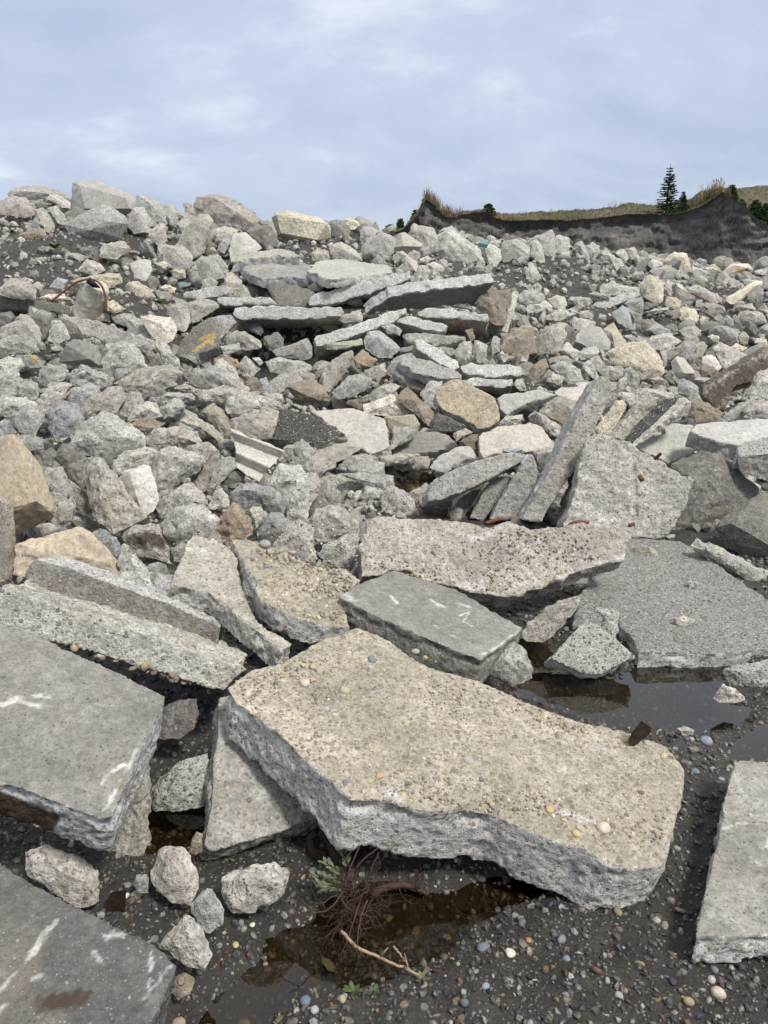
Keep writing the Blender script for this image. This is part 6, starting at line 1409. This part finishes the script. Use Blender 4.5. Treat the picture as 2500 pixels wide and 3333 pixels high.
# lumps of every size between the larger chunks
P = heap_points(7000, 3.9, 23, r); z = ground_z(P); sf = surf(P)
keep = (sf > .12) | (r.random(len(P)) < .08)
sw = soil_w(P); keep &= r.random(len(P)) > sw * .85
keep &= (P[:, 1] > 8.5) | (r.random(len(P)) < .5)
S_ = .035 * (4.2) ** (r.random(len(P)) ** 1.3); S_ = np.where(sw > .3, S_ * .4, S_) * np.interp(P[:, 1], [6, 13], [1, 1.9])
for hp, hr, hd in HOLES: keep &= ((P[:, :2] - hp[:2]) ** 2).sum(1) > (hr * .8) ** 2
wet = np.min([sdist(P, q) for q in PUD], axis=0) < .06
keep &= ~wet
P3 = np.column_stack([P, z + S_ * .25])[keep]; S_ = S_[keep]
cols = TB[r.integers(0, len(TB), len(P3))] * r.uniform(.55, 1.0, (len(P3), 1))  # tints lowered so the gaps look deeper in shade; painted darkness in the colour
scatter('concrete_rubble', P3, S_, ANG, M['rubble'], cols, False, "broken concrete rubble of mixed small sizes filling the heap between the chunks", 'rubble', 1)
# crumbs and gravel over the heap's dirt
P = heap_points(26000, 4, 22, r); z = ground_z(P); sf = surf(P); keep = sf > .12
P = P[keep]; z = z[keep]; S_ = .010 * 4.5 ** (r.random(len(P)) ** 1.6) * (1 + .06 * P[:, 1])
cols = TB[r.integers(0, len(TB), len(P))] * r.uniform(.5, 1.2, (len(P), 1))
LOW = [ico(1)]; LOW = [(LOW[0][0] * (1 + .35 * fbm(LOW[0][0] * 1.3, 2, k))[:, None], LOW[0][1]) for k in range(7)]
scatter('gravel', np.column_stack([P, z + S_ * .3]), S_, LOW, M['rubble'], cols, False, "crumbs of concrete and small stones strewn over the heap's dirt", 'gravel', 2)
# wet gravel on the ground in front
n = 46000
Y = 1.0 + 3.6 * r.random(n) ** 1.5; X = r.uniform(-1, 1, n) * (.78 * Y + .7); P = np.stack([X, Y], 1); z = ground_z(P)
S_ = .0024 * 5.0 ** (r.random(n) ** 1.9) * (.7 + .3 * Y)
pal = np.array([(.055, .052, .05), (.08, .078, .075), (.045, .05, .058), (.10, .09, .075), (.13, .11, .085), (.17, .15, .12), (.21, .20, .18), (.10, .065, .045), (.30, .28, .25)])
cols = pal[r.choice(len(pal), n, p=[.14, .16, .14, .14, .13, .11, .09, .05, .04])] * r.uniform(.7, 1.2, (n, 1))
scatter('gravel', np.column_stack([P, z + S_ * .25]), S_, LOW + ANGS, M['wetstones'], cols, False, "dark wet gravel on the ground in front", 'gravel', 3, (.35, .8))
n = 620
Y = 1.05 + 3.2 * r.random(n) ** 1.5; X = r.uniform(-1, 1, n) * (.62 * Y + .3); P = np.stack([X, Y], 1); z = ground_z(P); S_ = .006 * 2.6 ** r.random(n)
pal2 = np.array([(.25, .24, .22), (.40, .38, .35), (.32, .25, .16), (.14, .16, .18), (.5, .48, .44), (.20, .12, .08), (.38, .31, .2), (.12, .12, .115)])
cols = pal2[r.integers(0, len(pal2), n)] * r.uniform(.4, .95, (n, 1))
scatter('gravel', np.column_stack([P, z + S_ * .3]), S_, PEB + [angular(k + 40, 2) for k in range(6)], M['stones'], cols, True, "paler rounded pebbles mixed into the wet gravel in front", 'gravel', 4)

def by_id(i): return next(s for s in SPECS if s['o'].get('id') == i)
def on_plane(s, crop, x, y): return atPlane(*px(crop, [(x, y)])[0], s['p0'], s['n'])
def embed(i, crop, region, n, s0, s1, pal_, seed, name='embedded_pebbles', lift=.25, pw=1.6):
    s = by_id(i); r = np.random.default_rng(seed); poly = px(crop, parse(region)); lo, hi = poly.min(0), poly.max(0)
    Q = r.uniform(lo, hi, (n * 3, 2)); Q = Q[inside(Q, poly)][:n]
    P = np.array([atPlane(u, v, s['p0'], s['n']) for u, v in Q]); S_ = s0 * (s1 / s0) ** (r.random(len(P)) ** pw)
    P = P + s['n'] * (S_ * lift)[:, None]
    pa = np.array(pal_); cols = pa[r.integers(0, len(pa), len(P))] * r.uniform(.7, 1.2, (len(P), 1))
    scatter(name, P, S_, PEB if s1 > .008 else LOW, M['stones'], cols, True, None, None, seed, parent=s['ob'], org=s['org'], flat=(.5, .85))
TANP = [(.35, .29, .20), (.30, .25, .17), (.42, .36, .26), (.22, .2, .18), (.3, .27, .23), (.52, .47, .38), (.30, .22, .15), (.44, .37, .26), (.18, .18, .18)]
H1R = "500,1490 545,1455 640,1420 770,1364 830,1390 925,1448 1040,1478 1130,1520 1300,1578 1385,1600 1435,1620 1465,1665 1460,1740 1440,1810 1400,1835 1260,1785 1150,1755 970,1760 872,1728 760,1728 720,1680 665,1640 615,1585 565,1548"
embed('H1', '0', H1R, 2600, .0022, .0075, TANP, 11)
embed('H1', '0', H1R, 130, .005, .011, TANP, 12, 'half_sunk_pebbles', lift=-.1)
embed('H8', '5', "1070,190 1180,180 1340,255 1470,275 1540,320 1455,400 1495,505 1400,490 1280,465 1140,390", 700, .003, .012, TANP, 13)
embed('H10', '6', "-560,150 -400,60 0,80 400,100 1000,80 1030,180 800,280 500,370 200,330 -100,260 -500,270", 900, .003, .010, TANP + [(.2, .2, .2)], 14)
# stones stuck along the lower edge of the long edge-on slab
s5 = by_id('H5'); PP = []; rr = np.random.default_rng(9)
for a, b in zip(px('5', parse("60,535 200,575 380,618 530,662 700,714 830,756"))[:-1], px('5', parse("60,535 200,575 380,618 530,662 700,714 830,756 930,795"))[1:]):
    for k in range(34):
        t = rr.random(); q = a + (b - a) * t + rr.normal(0, 4, 2); p = atPlane(q[0], q[1] + 8, s5['p0'], s5['n']) - s5['n'] * rr.uniform(0, .2); PP.append(p)
PP = np.array(PP); SS = .008 * 2.6 ** rr.random(len(PP)); pa = np.array(TANP)
scatter('hanging_stones', PP, SS, PEB, M['stones'], pa[rr.integers(0, len(pa), len(PP))] * .8, True, None, None, 15, parent=s5['ob'], org=s5['org'])

# single pebbles one could pick up
def pebble(P, size, col, label, grp, nm='pebble', n=None, seed=0):
    r = np.random.default_rng(seed); V_, F_ = ico(3); V_ = V_ * (1 + .16 * fbm(V_ * 1.1, 2, seed))[:, None] * np.array([1, r.uniform(.7, .95), r.uniform(.55, .75)])
    a = r.uniform(0, 3.14); Rz = np.array([[math.cos(a), -math.sin(a), 0], [math.sin(a), math.cos(a), 0], [0, 0, 1]]); V_ = V_ @ Rz.T
    if n is not None:
        q = Vector((0, 0, 1)).rotation_difference(Vector(n)).to_matrix(); V_ = V_ @ np.array(q).T
    V_ = V_ * size; up = np.array(n if n is not None else (0, 0, 1.0))
    me = mesh_np(nm, V_, F_, [M['stones']]); add_col(me, 'tint', np.tile(col, (len(V_), 1)))
    tag(link(nm, me, loc=P + up * size * .25), label, 'pebble', grp, 'thing')
Y_, G_, W2 = (.46, .36, .18), (.17, .18, .19), (.5, .44, .34)
hs1 = by_id('H1'); k = 0
for cr, x, y, pr, col, lab in [('8', 945, 465, 34, W2, "largest round pale pebble near the tan slab's front right corner"), ('8', 847, 463, 20, W2, "pale pebble just left of the largest round one on the tan slab"), ('8', 828, 487, 20, Y_, "yellowish pebble nearest the tan slab's front edge beside the largest round one"),
        ('8', 715, 382, 19, Y_, "yellow pebble alone in the middle front of the tan slab"), ('8', 465, 357, 14, Y_, "yellow pebble of a touching pair on the tan slab"), ('8', 80, 320, 16, Y_, "yellow pebble near the tan slab's front edge at its centre"), ('8', 1045, 80, 18, Y_, "yellow pebble below the bark scrap on the tan slab"),
        ('8', 1205, 152, 24, (.42, .34, .2), "tan pebble at the tan slab's far right rim"), ('8', 365, 170, 30, (.36, .34, .29), "flat grey-tan pebble in the middle of the tan slab"), ('8', 445, 72, 13, W2, "small white-tan pebble on the tan slab's upper half"), ('5', 1605, 665, 30, G_, "dark grey pebble, biggest on the tan slab's far end"),
        ('5', 1635, 638, 22, (.3, .26, .2), "brown-grey pebble behind the dark grey one on the tan slab"), ('5', 1315, 765, 27, W2, "pale pebble at the far left of the tan slab, largest of its cluster"), ('5', 1310, 685, 15, Y_, "yellow pebble at the tan slab's far left corner"), ('5', 1352, 693, 22, (.42, .34, .22), "tan pebble beside the yellow one at the tan slab's far left"),
        ('5', 1352, 748, 14, Y_, "small yellow pebble behind the pale one at the tan slab's far left"), ('5', 1490, 795, 28, (.4, .35, .26), "flat tan pebble in the left half of the tan slab"), ('7', 1640, 238, 22, (.36, .25, .16), "orange-brown pebble near the tan slab's broken front left corner"), ('7', 1602, 258, 16, (.45, .38, .26), "tan pebble just left of the orange-brown one"),
        ('6', 135, 628, 24, (.3, .28, .23), "grey-tan pebble resting against the scraped beam's foot"), ('6', 178, 652, 14, Y_, "yellow pebble next to the grey-tan one by the scraped beam"), ('8', 1108, 310, 18, (.14, .09, .07), "dark reddish pebble on the tan slab's right half")]:
    k += 1; pebble(on_plane(hs1, cr, x, y), pr * .67 * 2.35 / F_PX, col, lab, 'loose pebbles on the tan slab', n=hs1['n'], seed=k)
hs8 = by_id('H8')
for cr, x, y, pr, col, lab in [('5', 1145, 165, 28, (.3, .29, .26), "grey-tan pebble, largest at the top of the pebble-strewn slab"), ('5', 1165, 198, 18, (.36, .32, .24), "tan pebble just below the largest on the pebble-strewn slab"), ('5', 1268, 200, 16, (.4, .3, .22), "pinkish tan pebble at the far side of the pebble-strewn slab"), ('5', 1382, 272, 13, Y_, "yellow pebble at the back right of the pebble-strewn slab"),
        ('5', 1285, 412, 14, Y_, "yellow pebble in the middle cluster of the pebble-strewn slab"), ('5', 1325, 455, 15, (.3, .27, .22), "brown-grey pebble at the front of the pebble-strewn slab"), ('5', 1245, 380, 11, Y_, "small yellow pebble left in the cluster on the pebble-strewn slab")]:
    k += 1; pebble(on_plane(hs8, cr, x, y), pr * .7535 * 3.1 / F_PX, col, lab, 'loose pebbles on the pebble-strewn slab', n=hs8['n'], seed=k)
GP = 'pebbles on the wet gravel'
for cr, x, y, pr, col, lab in [('8', 428, 985, 30, (.13, .14, .16), "long blue-grey pebble on the gravel under the tan slab"), ('8', 545, 1020, 26, (.55, .52, .46), "whitest pebble on the gravel under the tan slab"), ('8', 595, 880, 24, (.12, .13, .14), "dark grey pebble right of the front pool"), ('8', 625, 962, 17, (.34, .19, .09), "orange pebble on the gravel right of the front pool"), ('8', 765, 970, 26, (.2, .2, .19), "flat grey pebble below the concrete flake"), ('8', 1440, 1200, 38, (.42, .37, .3), "big pinkish-white pebble on the gravel below the pale right slab"), ('8', 568, 832, 20, (.17, .18, .16), "grey pebble at the pool's shaded right end"),
        ('8', 1175, 880, 20, (.34, .31, .25), "tan pebble under the tan slab's right tip"), ('8', 1262, 572, 17, (.3, .28, .24), "grey pebble between the tan slab and the pale right slab"), ('8', 438, 1180, 20, (.22, .25, .28), "pale blue pebble at the bottom of the gravel"), ('8', 787, 1058, 18, (.2, .23, .26), "blue-grey pebble in the middle of the gravel"), ('8', 1390, 92, 28, (.2, .23, .26), "blue-grey pebble behind the tan slab's right corner"), ('8', 1340, 242, 18, (.16, .19, .22), "small blue pebble at the tan slab's right side"),
        ('7', 592, 780, 26, (.42, .36, .26), "oval buff pebble in the mud between the left slabs"), ('7', 550, 780, 16, (.6, .57, .52), "small white pebble beside the oval buff one"), ('7', 1018, 970, 19, (.4, .32, .17), "golden pebble at the edge of the front puddle"), ('7', 1090, 878, 14, (.6, .57, .5), "white pebble on the mud behind the front puddle"), ('7', 1320, 1205, 28, (.13, .16, .2), "dark blue pebble at the front of the puddle"), ('7', 1480, 1190, 22, (.4, .33, .24), "tan pebble at the bottom middle, right of the dark blue one"),
        ('7', 1280, 1235, 18, (.36, .31, .25), "buff pebble left of the dark blue one"), ('7', 1360, 1250, 22, (.33, .33, .32), "grey-white pebble below the dark blue one"), ('7', 770, 1290, 34, (.3, .24, .17), "brown pebble at the bottom edge by the corner slab"), ('7', 690, 1280, 28, (.16, .14, .11), "dark pebble at the bottom edge touching the corner slab"), ('7', 890, 1290, 26, (.26, .23, .18), "olive pebble at the bottom edge in shallow water"), ('6', 1430, 848, 16, (.25, .25, .24), "grey pebble in the right pool by the small pale lump")]:
    k += 1; q = px(cr, [(x, y)])[0]; p = atZ(q[0], q[1], .02); p[2] = ground_z(p[None, :2])[0]
    pebble(p, pr * .7535 * p[1] * 1.15 / F_PX, col, lab, GP, seed=k)

# ---------------------------------------------------------------- rebar, the column stub, wood, plants
def pts3(crop, s, Y): return [atY(u, v, Y if np.isscalar(Y) else None) for u, v in px(crop, parse(s))]
def smooth(pts, n=24):
    P = np.array(pts); t = np.concatenate([[0], np.cumsum(np.linalg.norm(np.diff(P, axis=0), axis=1))]); tt = np.linspace(0, t[-1], n)
    Q = np.stack([np.interp(tt, t, P[:, i]) for i in range(3)], 1)
    for _ in range(3): Q[1:-1] = (Q[:-2] + 2 * Q[1:-1] + Q[2:]) / 4
    return Q
def part_tube(s, name, pts, r0, mat, r1=None, k=7):
    t = Tris(); t.tube([p - s['org'] for p in pts], r0, r1, k); return t.build(name, mat, s['ob'])
def find(lab): return next(s for s in SPECS if lab in s['label'])
s = by_id('H10'); Yb = 4.02
part_tube(s, 'rebar', smooth(pts3('4', "440,935 475,922 515,912", Yb), 8), .011, M['rust'])
part_tube(s, 'rebar', smooth(pts3('4', "785,965 792,945 815,930 850,925 885,932", Yb - .02), 12), .010, M['rust'])
s = find('rebar ends'); part_tube(s, 'rebar', smooth(pts3('e', "600,1160 630,1130 655,1106", 4.55), 6), .010, M['darkwood'])
part_tube(s, 'rebar', smooth(pts3('e', "380,1722 405,1712 432,1702", 4.42), 5), .011, M['rust']); part_tube(s, 'rebar', smooth(pts3('e', "470,1325 485,1318 500,1310", 4.38), 4), .022, M['rust'])
s = find('bent wire'); part_tube(s, 'wire', smooth(pts3('c', "1322,425 1323,452 1328,462 1334,452 1334,432", 8.9), 10), .009, M['rust'], k=5)
s = find('thin bar across'); part_tube(s, 'bar', smooth(pts3('b', "1020,1030 1090,1068 1165,1105", s['Y'] - .28), 6), .014, M['rust'], k=5)
def column_stub():
    Yc = 9.05; A = atY(*px('1', [(372, 632)])[0], Yc); Bp = atY(*px('1', [(415, 500)])[0], Yc - .12); rad = 58 * .7535 * Yc / F_PX
    ax = Bp - A; L = np.linalg.norm(ax); ax /= L; a = np.cross(ax, (0, 1, 0)); a /= np.linalg.norm(a); b = np.cross(ax, a)
    V = []; Fc = []; nk, nr = 40, 26
    prof = [(-.04, .6), (-.02, .97)] + [(t, 1 - .03 * t) for t in np.linspace(0, .95, nr)] + [(.985, .93), (1.0, .8), (.985, .45), (.98, .02)]
    for t, rr_ in prof:
        for j in range(nk):
            th = 6.2832 * j / nk; V.append(A + ax * L * t + (math.cos(th) * a + math.sin(th) * b) * rad * rr_)
    V = np.array(V); m = len(prof)
    V += (V - A - ((V - A) @ ax)[:, None] * ax) * (.10 * fbm(V * 9, 3, 4) + .05 * fbm(V * 30, 2, 5))[:, None] + ax * (.03 * fbm(V * 12, 2, 6))[:, None]
    Fc = np.array([(i * nk + j, i * nk + (j + 1) % nk, (i + 1) * nk + (j + 1) % nk, (i + 1) * nk + j) for i in range(m - 1) for j in range(nk)])
    o = link('concrete_column', mesh_np('concrete_column', V - A, Fc, [M['smoothflat']]), loc=A); o.color = (.5, .46, .38, 1)
    tag(o, "short round concrete column stub with rusty rebar curling over it", 'concrete column', None, 'thing')
    t = Tris(); t.tube([p - A for p in smooth(pts3('1', "458,618 460,575 448,515 425,482 385,473 325,490 262,540 222,572", Yc - .25), 30)], .013, .012, 7); t.build('rebar', M['rust'], o)
    t = Tris(); q = pts3('1', "370,490 385,470 430,515 400,512", Yc - .30); t.add([p - A for p in q] + [p - A + np.array([0, .03, .01]) for p in q], [(0, 1, 2), (0, 2, 3), (7, 6, 5, 4), (0, 4, 5, 1), (1, 5, 6, 2), (2, 6, 7, 3), (3, 7, 4, 0)]); t.build('metal_scrap', M['black'], o)
column_stub()
# painted top of the turquoise chunk: a thin coat lying on it
s = by_id('CYAN'); q = pts3('a', "912,612 955,577 1002,594 985,628", s['Y'] - .42); t = Tris(); t.add([p - s['org'] for p in q] + [p - s['org'] - np.array([0, -.05, .05]) for p in q], [(0, 1, 2, 3), (7, 6, 5, 4), (0, 4, 5, 1), (1, 5, 6, 2), (2, 6, 7, 3), (3, 7, 4, 0)]); t.build('painted_coat', M['cyan'], s['ob'], False)
def scrap(name, cat, crop, outline, Y, th, mat, label, grp=None):
    P = np.array(pts3(crop, outline, Y)); dv = P.mean(0) - EYE; dv /= np.linalg.norm(dv); c = P.mean(0); t = Tris(); n = len(P)
    P = P + np.random.default_rng(n).normal(0, .004, (n, 1)) * dv
    F_ = [tuple(range(n)), tuple(range(2 * n - 1, n - 1, -1))] + [(i, i + n, (i + 1) % n + n, (i + 1) % n) for i in range(n)]
    t.add(np.vstack([P - c, P - c + dv * th]), F_); o = t.build(name, mat, smooth=False, loc=c); tag(o, label, cat, grp, 'thing')
p1 = on_plane(hs1, '8', 1090, 90)
scrap('bark_scrap', 'wood scrap', '8', "1055,75 1075,40 1112,-5 1158,25 1150,45 1128,72 1105,85 1085,102 1060,98", p1[1] - .03, .03, M['darkwood'], "dark brown scrap of rotten bark standing on the tan slab's far right corner")
scrap('wood_scrap', 'wood scrap', '7', "460,770 480,735 545,728 540,860 520,890 470,870", 1.66, .03, M['darkwood'], "black charred board piece in the mud between the left slabs")
scrap('plastic_flake', 'plastic piece', '1', "678,468 688,458 693,466 687,472", 10.2, .02, M['cyan'], "small turquoise plastic flake on the dirt left of the slab stack")
scrap('plastic_flake', 'plastic piece', '1', "605,310 620,330 628,350 612,335", 11.5, .02, M['cyan'], "thin turquoise splinter high on the dirt slope")
scrap('painted_fragment', 'concrete fragment', '1', "768,490 795,486 818,498 795,506 770,502", 9.9, .04, M['cyan'], "faded turquoise-painted fragment left of the slab stack")

def weed():
    r = np.random.default_rng(4)
    def g(x, y, z=.06):
        q = px('f', [(x, y)])[0]; return atZ(q[0], q[1], z)
    base = g(520, 480, .05)
    root = tag(link('uprooted_weed', None, loc=base), "uprooted weed with a tangle of reddish roots and grey-green leaves at the puddle's edge", 'weed', None, 'thing')
    t = Tris()
    def strand(p, d, L, r0, wob, dep=0):
        pts = [p]; d = d / np.linalg.norm(d)
        for i in range(7):
            d = d + r.normal(0, wob, 3); d /= np.linalg.norm(d); pts.append(pts[-1] + d * L / 7)
            if pts[-1][2] < .005: pts[-1][2] = .005 + r.random() * .01
        t.tube([q - base for q in pts], r0, r0 * .3, 5, r.uniform(.6, 1.5) * np.array((1, 1, 1)))
        if dep < 2:
            for _ in range(int(r.integers(1, 4))):
                q = pts[int(r.integers(2, 7))]; strand(q, d + r.normal(0, .7, 3), L * r.uniform(.3, .6), r0 * .5, wob, dep + 1)
    for k in range(34):
        strand(g(r.uniform(430, 640), r.uniform(380, 600), r.uniform(.03, .12)), np.array([r.uniform(-.6, .7), r.uniform(-1, .2), r.uniform(-.5, .3)]), r.uniform(.08, .2), r.uniform(.0012, .0028), .3)
    for k in range(30):
        strand(g(r.uniform(440, 650), r.uniform(640, 780), r.uniform(.015, .07)), np.array([r.uniform(-1, 1), r.uniform(-1, .6), r.uniform(-.3, .5)]), r.uniform(.05, .13), r.uniform(.001, .0022), .4)
    for a, b, c in (((560, 600), (640, 380), (690, 260)), ((500, 480), (560, 320), (740, 190)), ((520, 600), (470, 420), (560, 220))):
        t.tube([p - base for p in smooth([g(*a, .05), g(*b, .12), g(*c, .17)], 12)], .003, .0018, 6)
    t.build('roots', M['root'], root)
    lf = Tris(); st = Tris()
    for (x, y, tx, ty) in ((480, 440, 330, 330), (470, 460, 260, 410), (480, 500, 330, 500), (500, 400, 445, 250), (470, 470, 360, 440), (480, 520, 300, 480)):
        A = g(x, y, .07); Bp = g(tx, ty, .10); st.tube([p - base for p in smooth([A, (A + Bp) / 2 + (0, 0, .012), Bp], 8)], .0016, .001, 5, (.9, .6, .5))
        for j in range(9):
            f = .3 + .75 * j / 8; q = A + (Bp - A) * min(f, 1) - base; dr = (Bp - A) / np.linalg.norm(Bp - A); sd_ = np.cross(dr, (0, 0, 1.)); d = dr * .8 + sd_ * (.9 if j % 2 else -.9) * r.uniform(.5, 1) + np.array([0, 0, r.uniform(.0, .4)])
            lf.leaf(q, d, np.array([0, -.3, 1.0]), r.uniform(.018, .03), r.uniform(.008, .012), r.uniform(.7, 1.3) * np.array((1, 1, .95)))
    st.build('stem', M['root'], root); lf.build('leaves', M['leaf'], root)
    # thick dark root stump lying right of it
    t = Tris(); t.tube(smooth([g(650, 530, .02), g(740, 490, .035), g(850, 470, .04), (g(930, 490, .03)), g(1015, 535, .015)], 14), .011, .006, 8)
    for k in range(8):
        p = g(r.uniform(860, 980), r.uniform(470, 500), .035); t.tube([p, p + r.normal(0, .01, 3), p + np.array([r.uniform(-.02, .03), 0, .05])], .0015, .0008, 4)
    c = g(800, 490, .02); o = Tris(); o.v = [v - c for v in t.v]; o.f = t.f; o.c = t.c; tag(o.build('root_stump', M['root'], loc=c), "reddish piece of root lying across the front pool beside the weed", 'root', None, 'thing')
    for nm, mat, poly, r0, r1, zz, lab in (('twig', 'twig', [(440, 795), (540, 900), (620, 940), (740, 985), (870, 1040), (960, 1085)], .0045, .003, (.07, .03), "bleached twig lying over the front pool below the weed"),
            ('twig', 'twig', [(790, 890), (840, 950), (880, 1005)], .0025, .002, (.06, .03), "short pale twig sticking up beside the bleached one"),
            ('stick', 'root', [(1050, 1055), (1160, 1075), (1300, 1120), (1390, 1155), (1490, 1168)], .005, .003, (.025, .025), "dark reddish stick lying on the gravel right of the twigs"),
            ('root_stump', 'darkwood', [(420, 330), (390, 240), (360, 170), (300, 120)], .022, .016, (.05, .1), "thick black root rising under the tan slab's broken corner"),
            ('root_stump', 'darkwood', [(330, 290), (240, 250), (220, 170), (280, 120)], .017, .012, (.04, .09), "curved black root looping in the dark under the tan slab")):
        P_ = smooth([g(x, y, zz[0] + (zz[1] - zz[0]) * i / (len(poly) - 1)) for i, (x, y) in enumerate(poly)], 18); c = P_[0].copy()
        P_ = P_ + np.random.default_rng(len(lab)).normal(0, .0012, P_.shape); t = Tris(); t.tube(P_ - c, r0, r1, 7)
        if nm == 'twig' and len(poly) > 4:
            for a, dx in ((9, (.02, .0, .03)), (14, (.015, -.02, .015)), (15, (-.01, .03, .02))): t.tube([P_[a] - c, P_[a] - c + np.array(dx)], .0022, .0012, 5)
        tag(t.build(nm, M[mat], loc=c), lab, 'stick' if nm in ('twig', 'stick') else 'root', 'sticks and roots by the front pool', 'thing')
    def sprig(x, y, lab, n=7, sz=.026, crop='f', z=.03, mat='green', nm='weed_sprig'):
        q = px(crop, [(x, y)])[0]
        if crop == 'f': b = atZ(q[0], q[1], z); b[2] = ground_z(b[None, :2])[0]
        else: b = atY(q[0], q[1], hitY(q[0], q[1]) - .1)
        lf = Tris()
        for k in range(n):
            a = 6.283 * k / n + r.uniform(-.4, .4); d = np.array([math.cos(a), math.sin(a), r.uniform(.25, .9)]); lf.leaf((0, 0, 0), d, np.array([0, 0, 1.]), sz * r.uniform(.7, 1.3), sz * .45, r.uniform(.6, 1.3) * np.array((1, 1, .9)))
        tag(lf.build(nm, M[mat], loc=b), lab, 'weed', 'small green weeds', 'thing')
    sprig(520, 1150, "small green weed sprig with a red stem at the front of the puddle"); sprig(660, 1170, "small green leaf sprig right of the red-stemmed one", 4); sprig(980, 1090, "dark little sprig at the end of the bleached twig", 6, .022, mat='leaf')
    for x, y, lab, s_ in (('235', '345', "leafy green weed on the dirt slope under the angular crest block", .14), ('455', '410', "green weed beside the lone whitish chunk on the dirt slope", .11), ('50', '278', "green weed at the far left of the dirt slope", .10), ('690', '585', "small green weed on the dirt left of the slab stack", .09)):
        sprig(float(x), float(y), lab, 11, s_, '1')
    lf = Tris(); q = g(310, 965, .004); lf.leaf((0, 0, 0), np.array([.6, -.8, 0]), np.array([0, .0, 1.]), .055, .024, (.5, .33, .2)); tag(lf.build('dead_leaf', M['leaf'], loc=q), "dead brown leaf floating in the front puddle", 'leaf', None, 'thing')
weed()
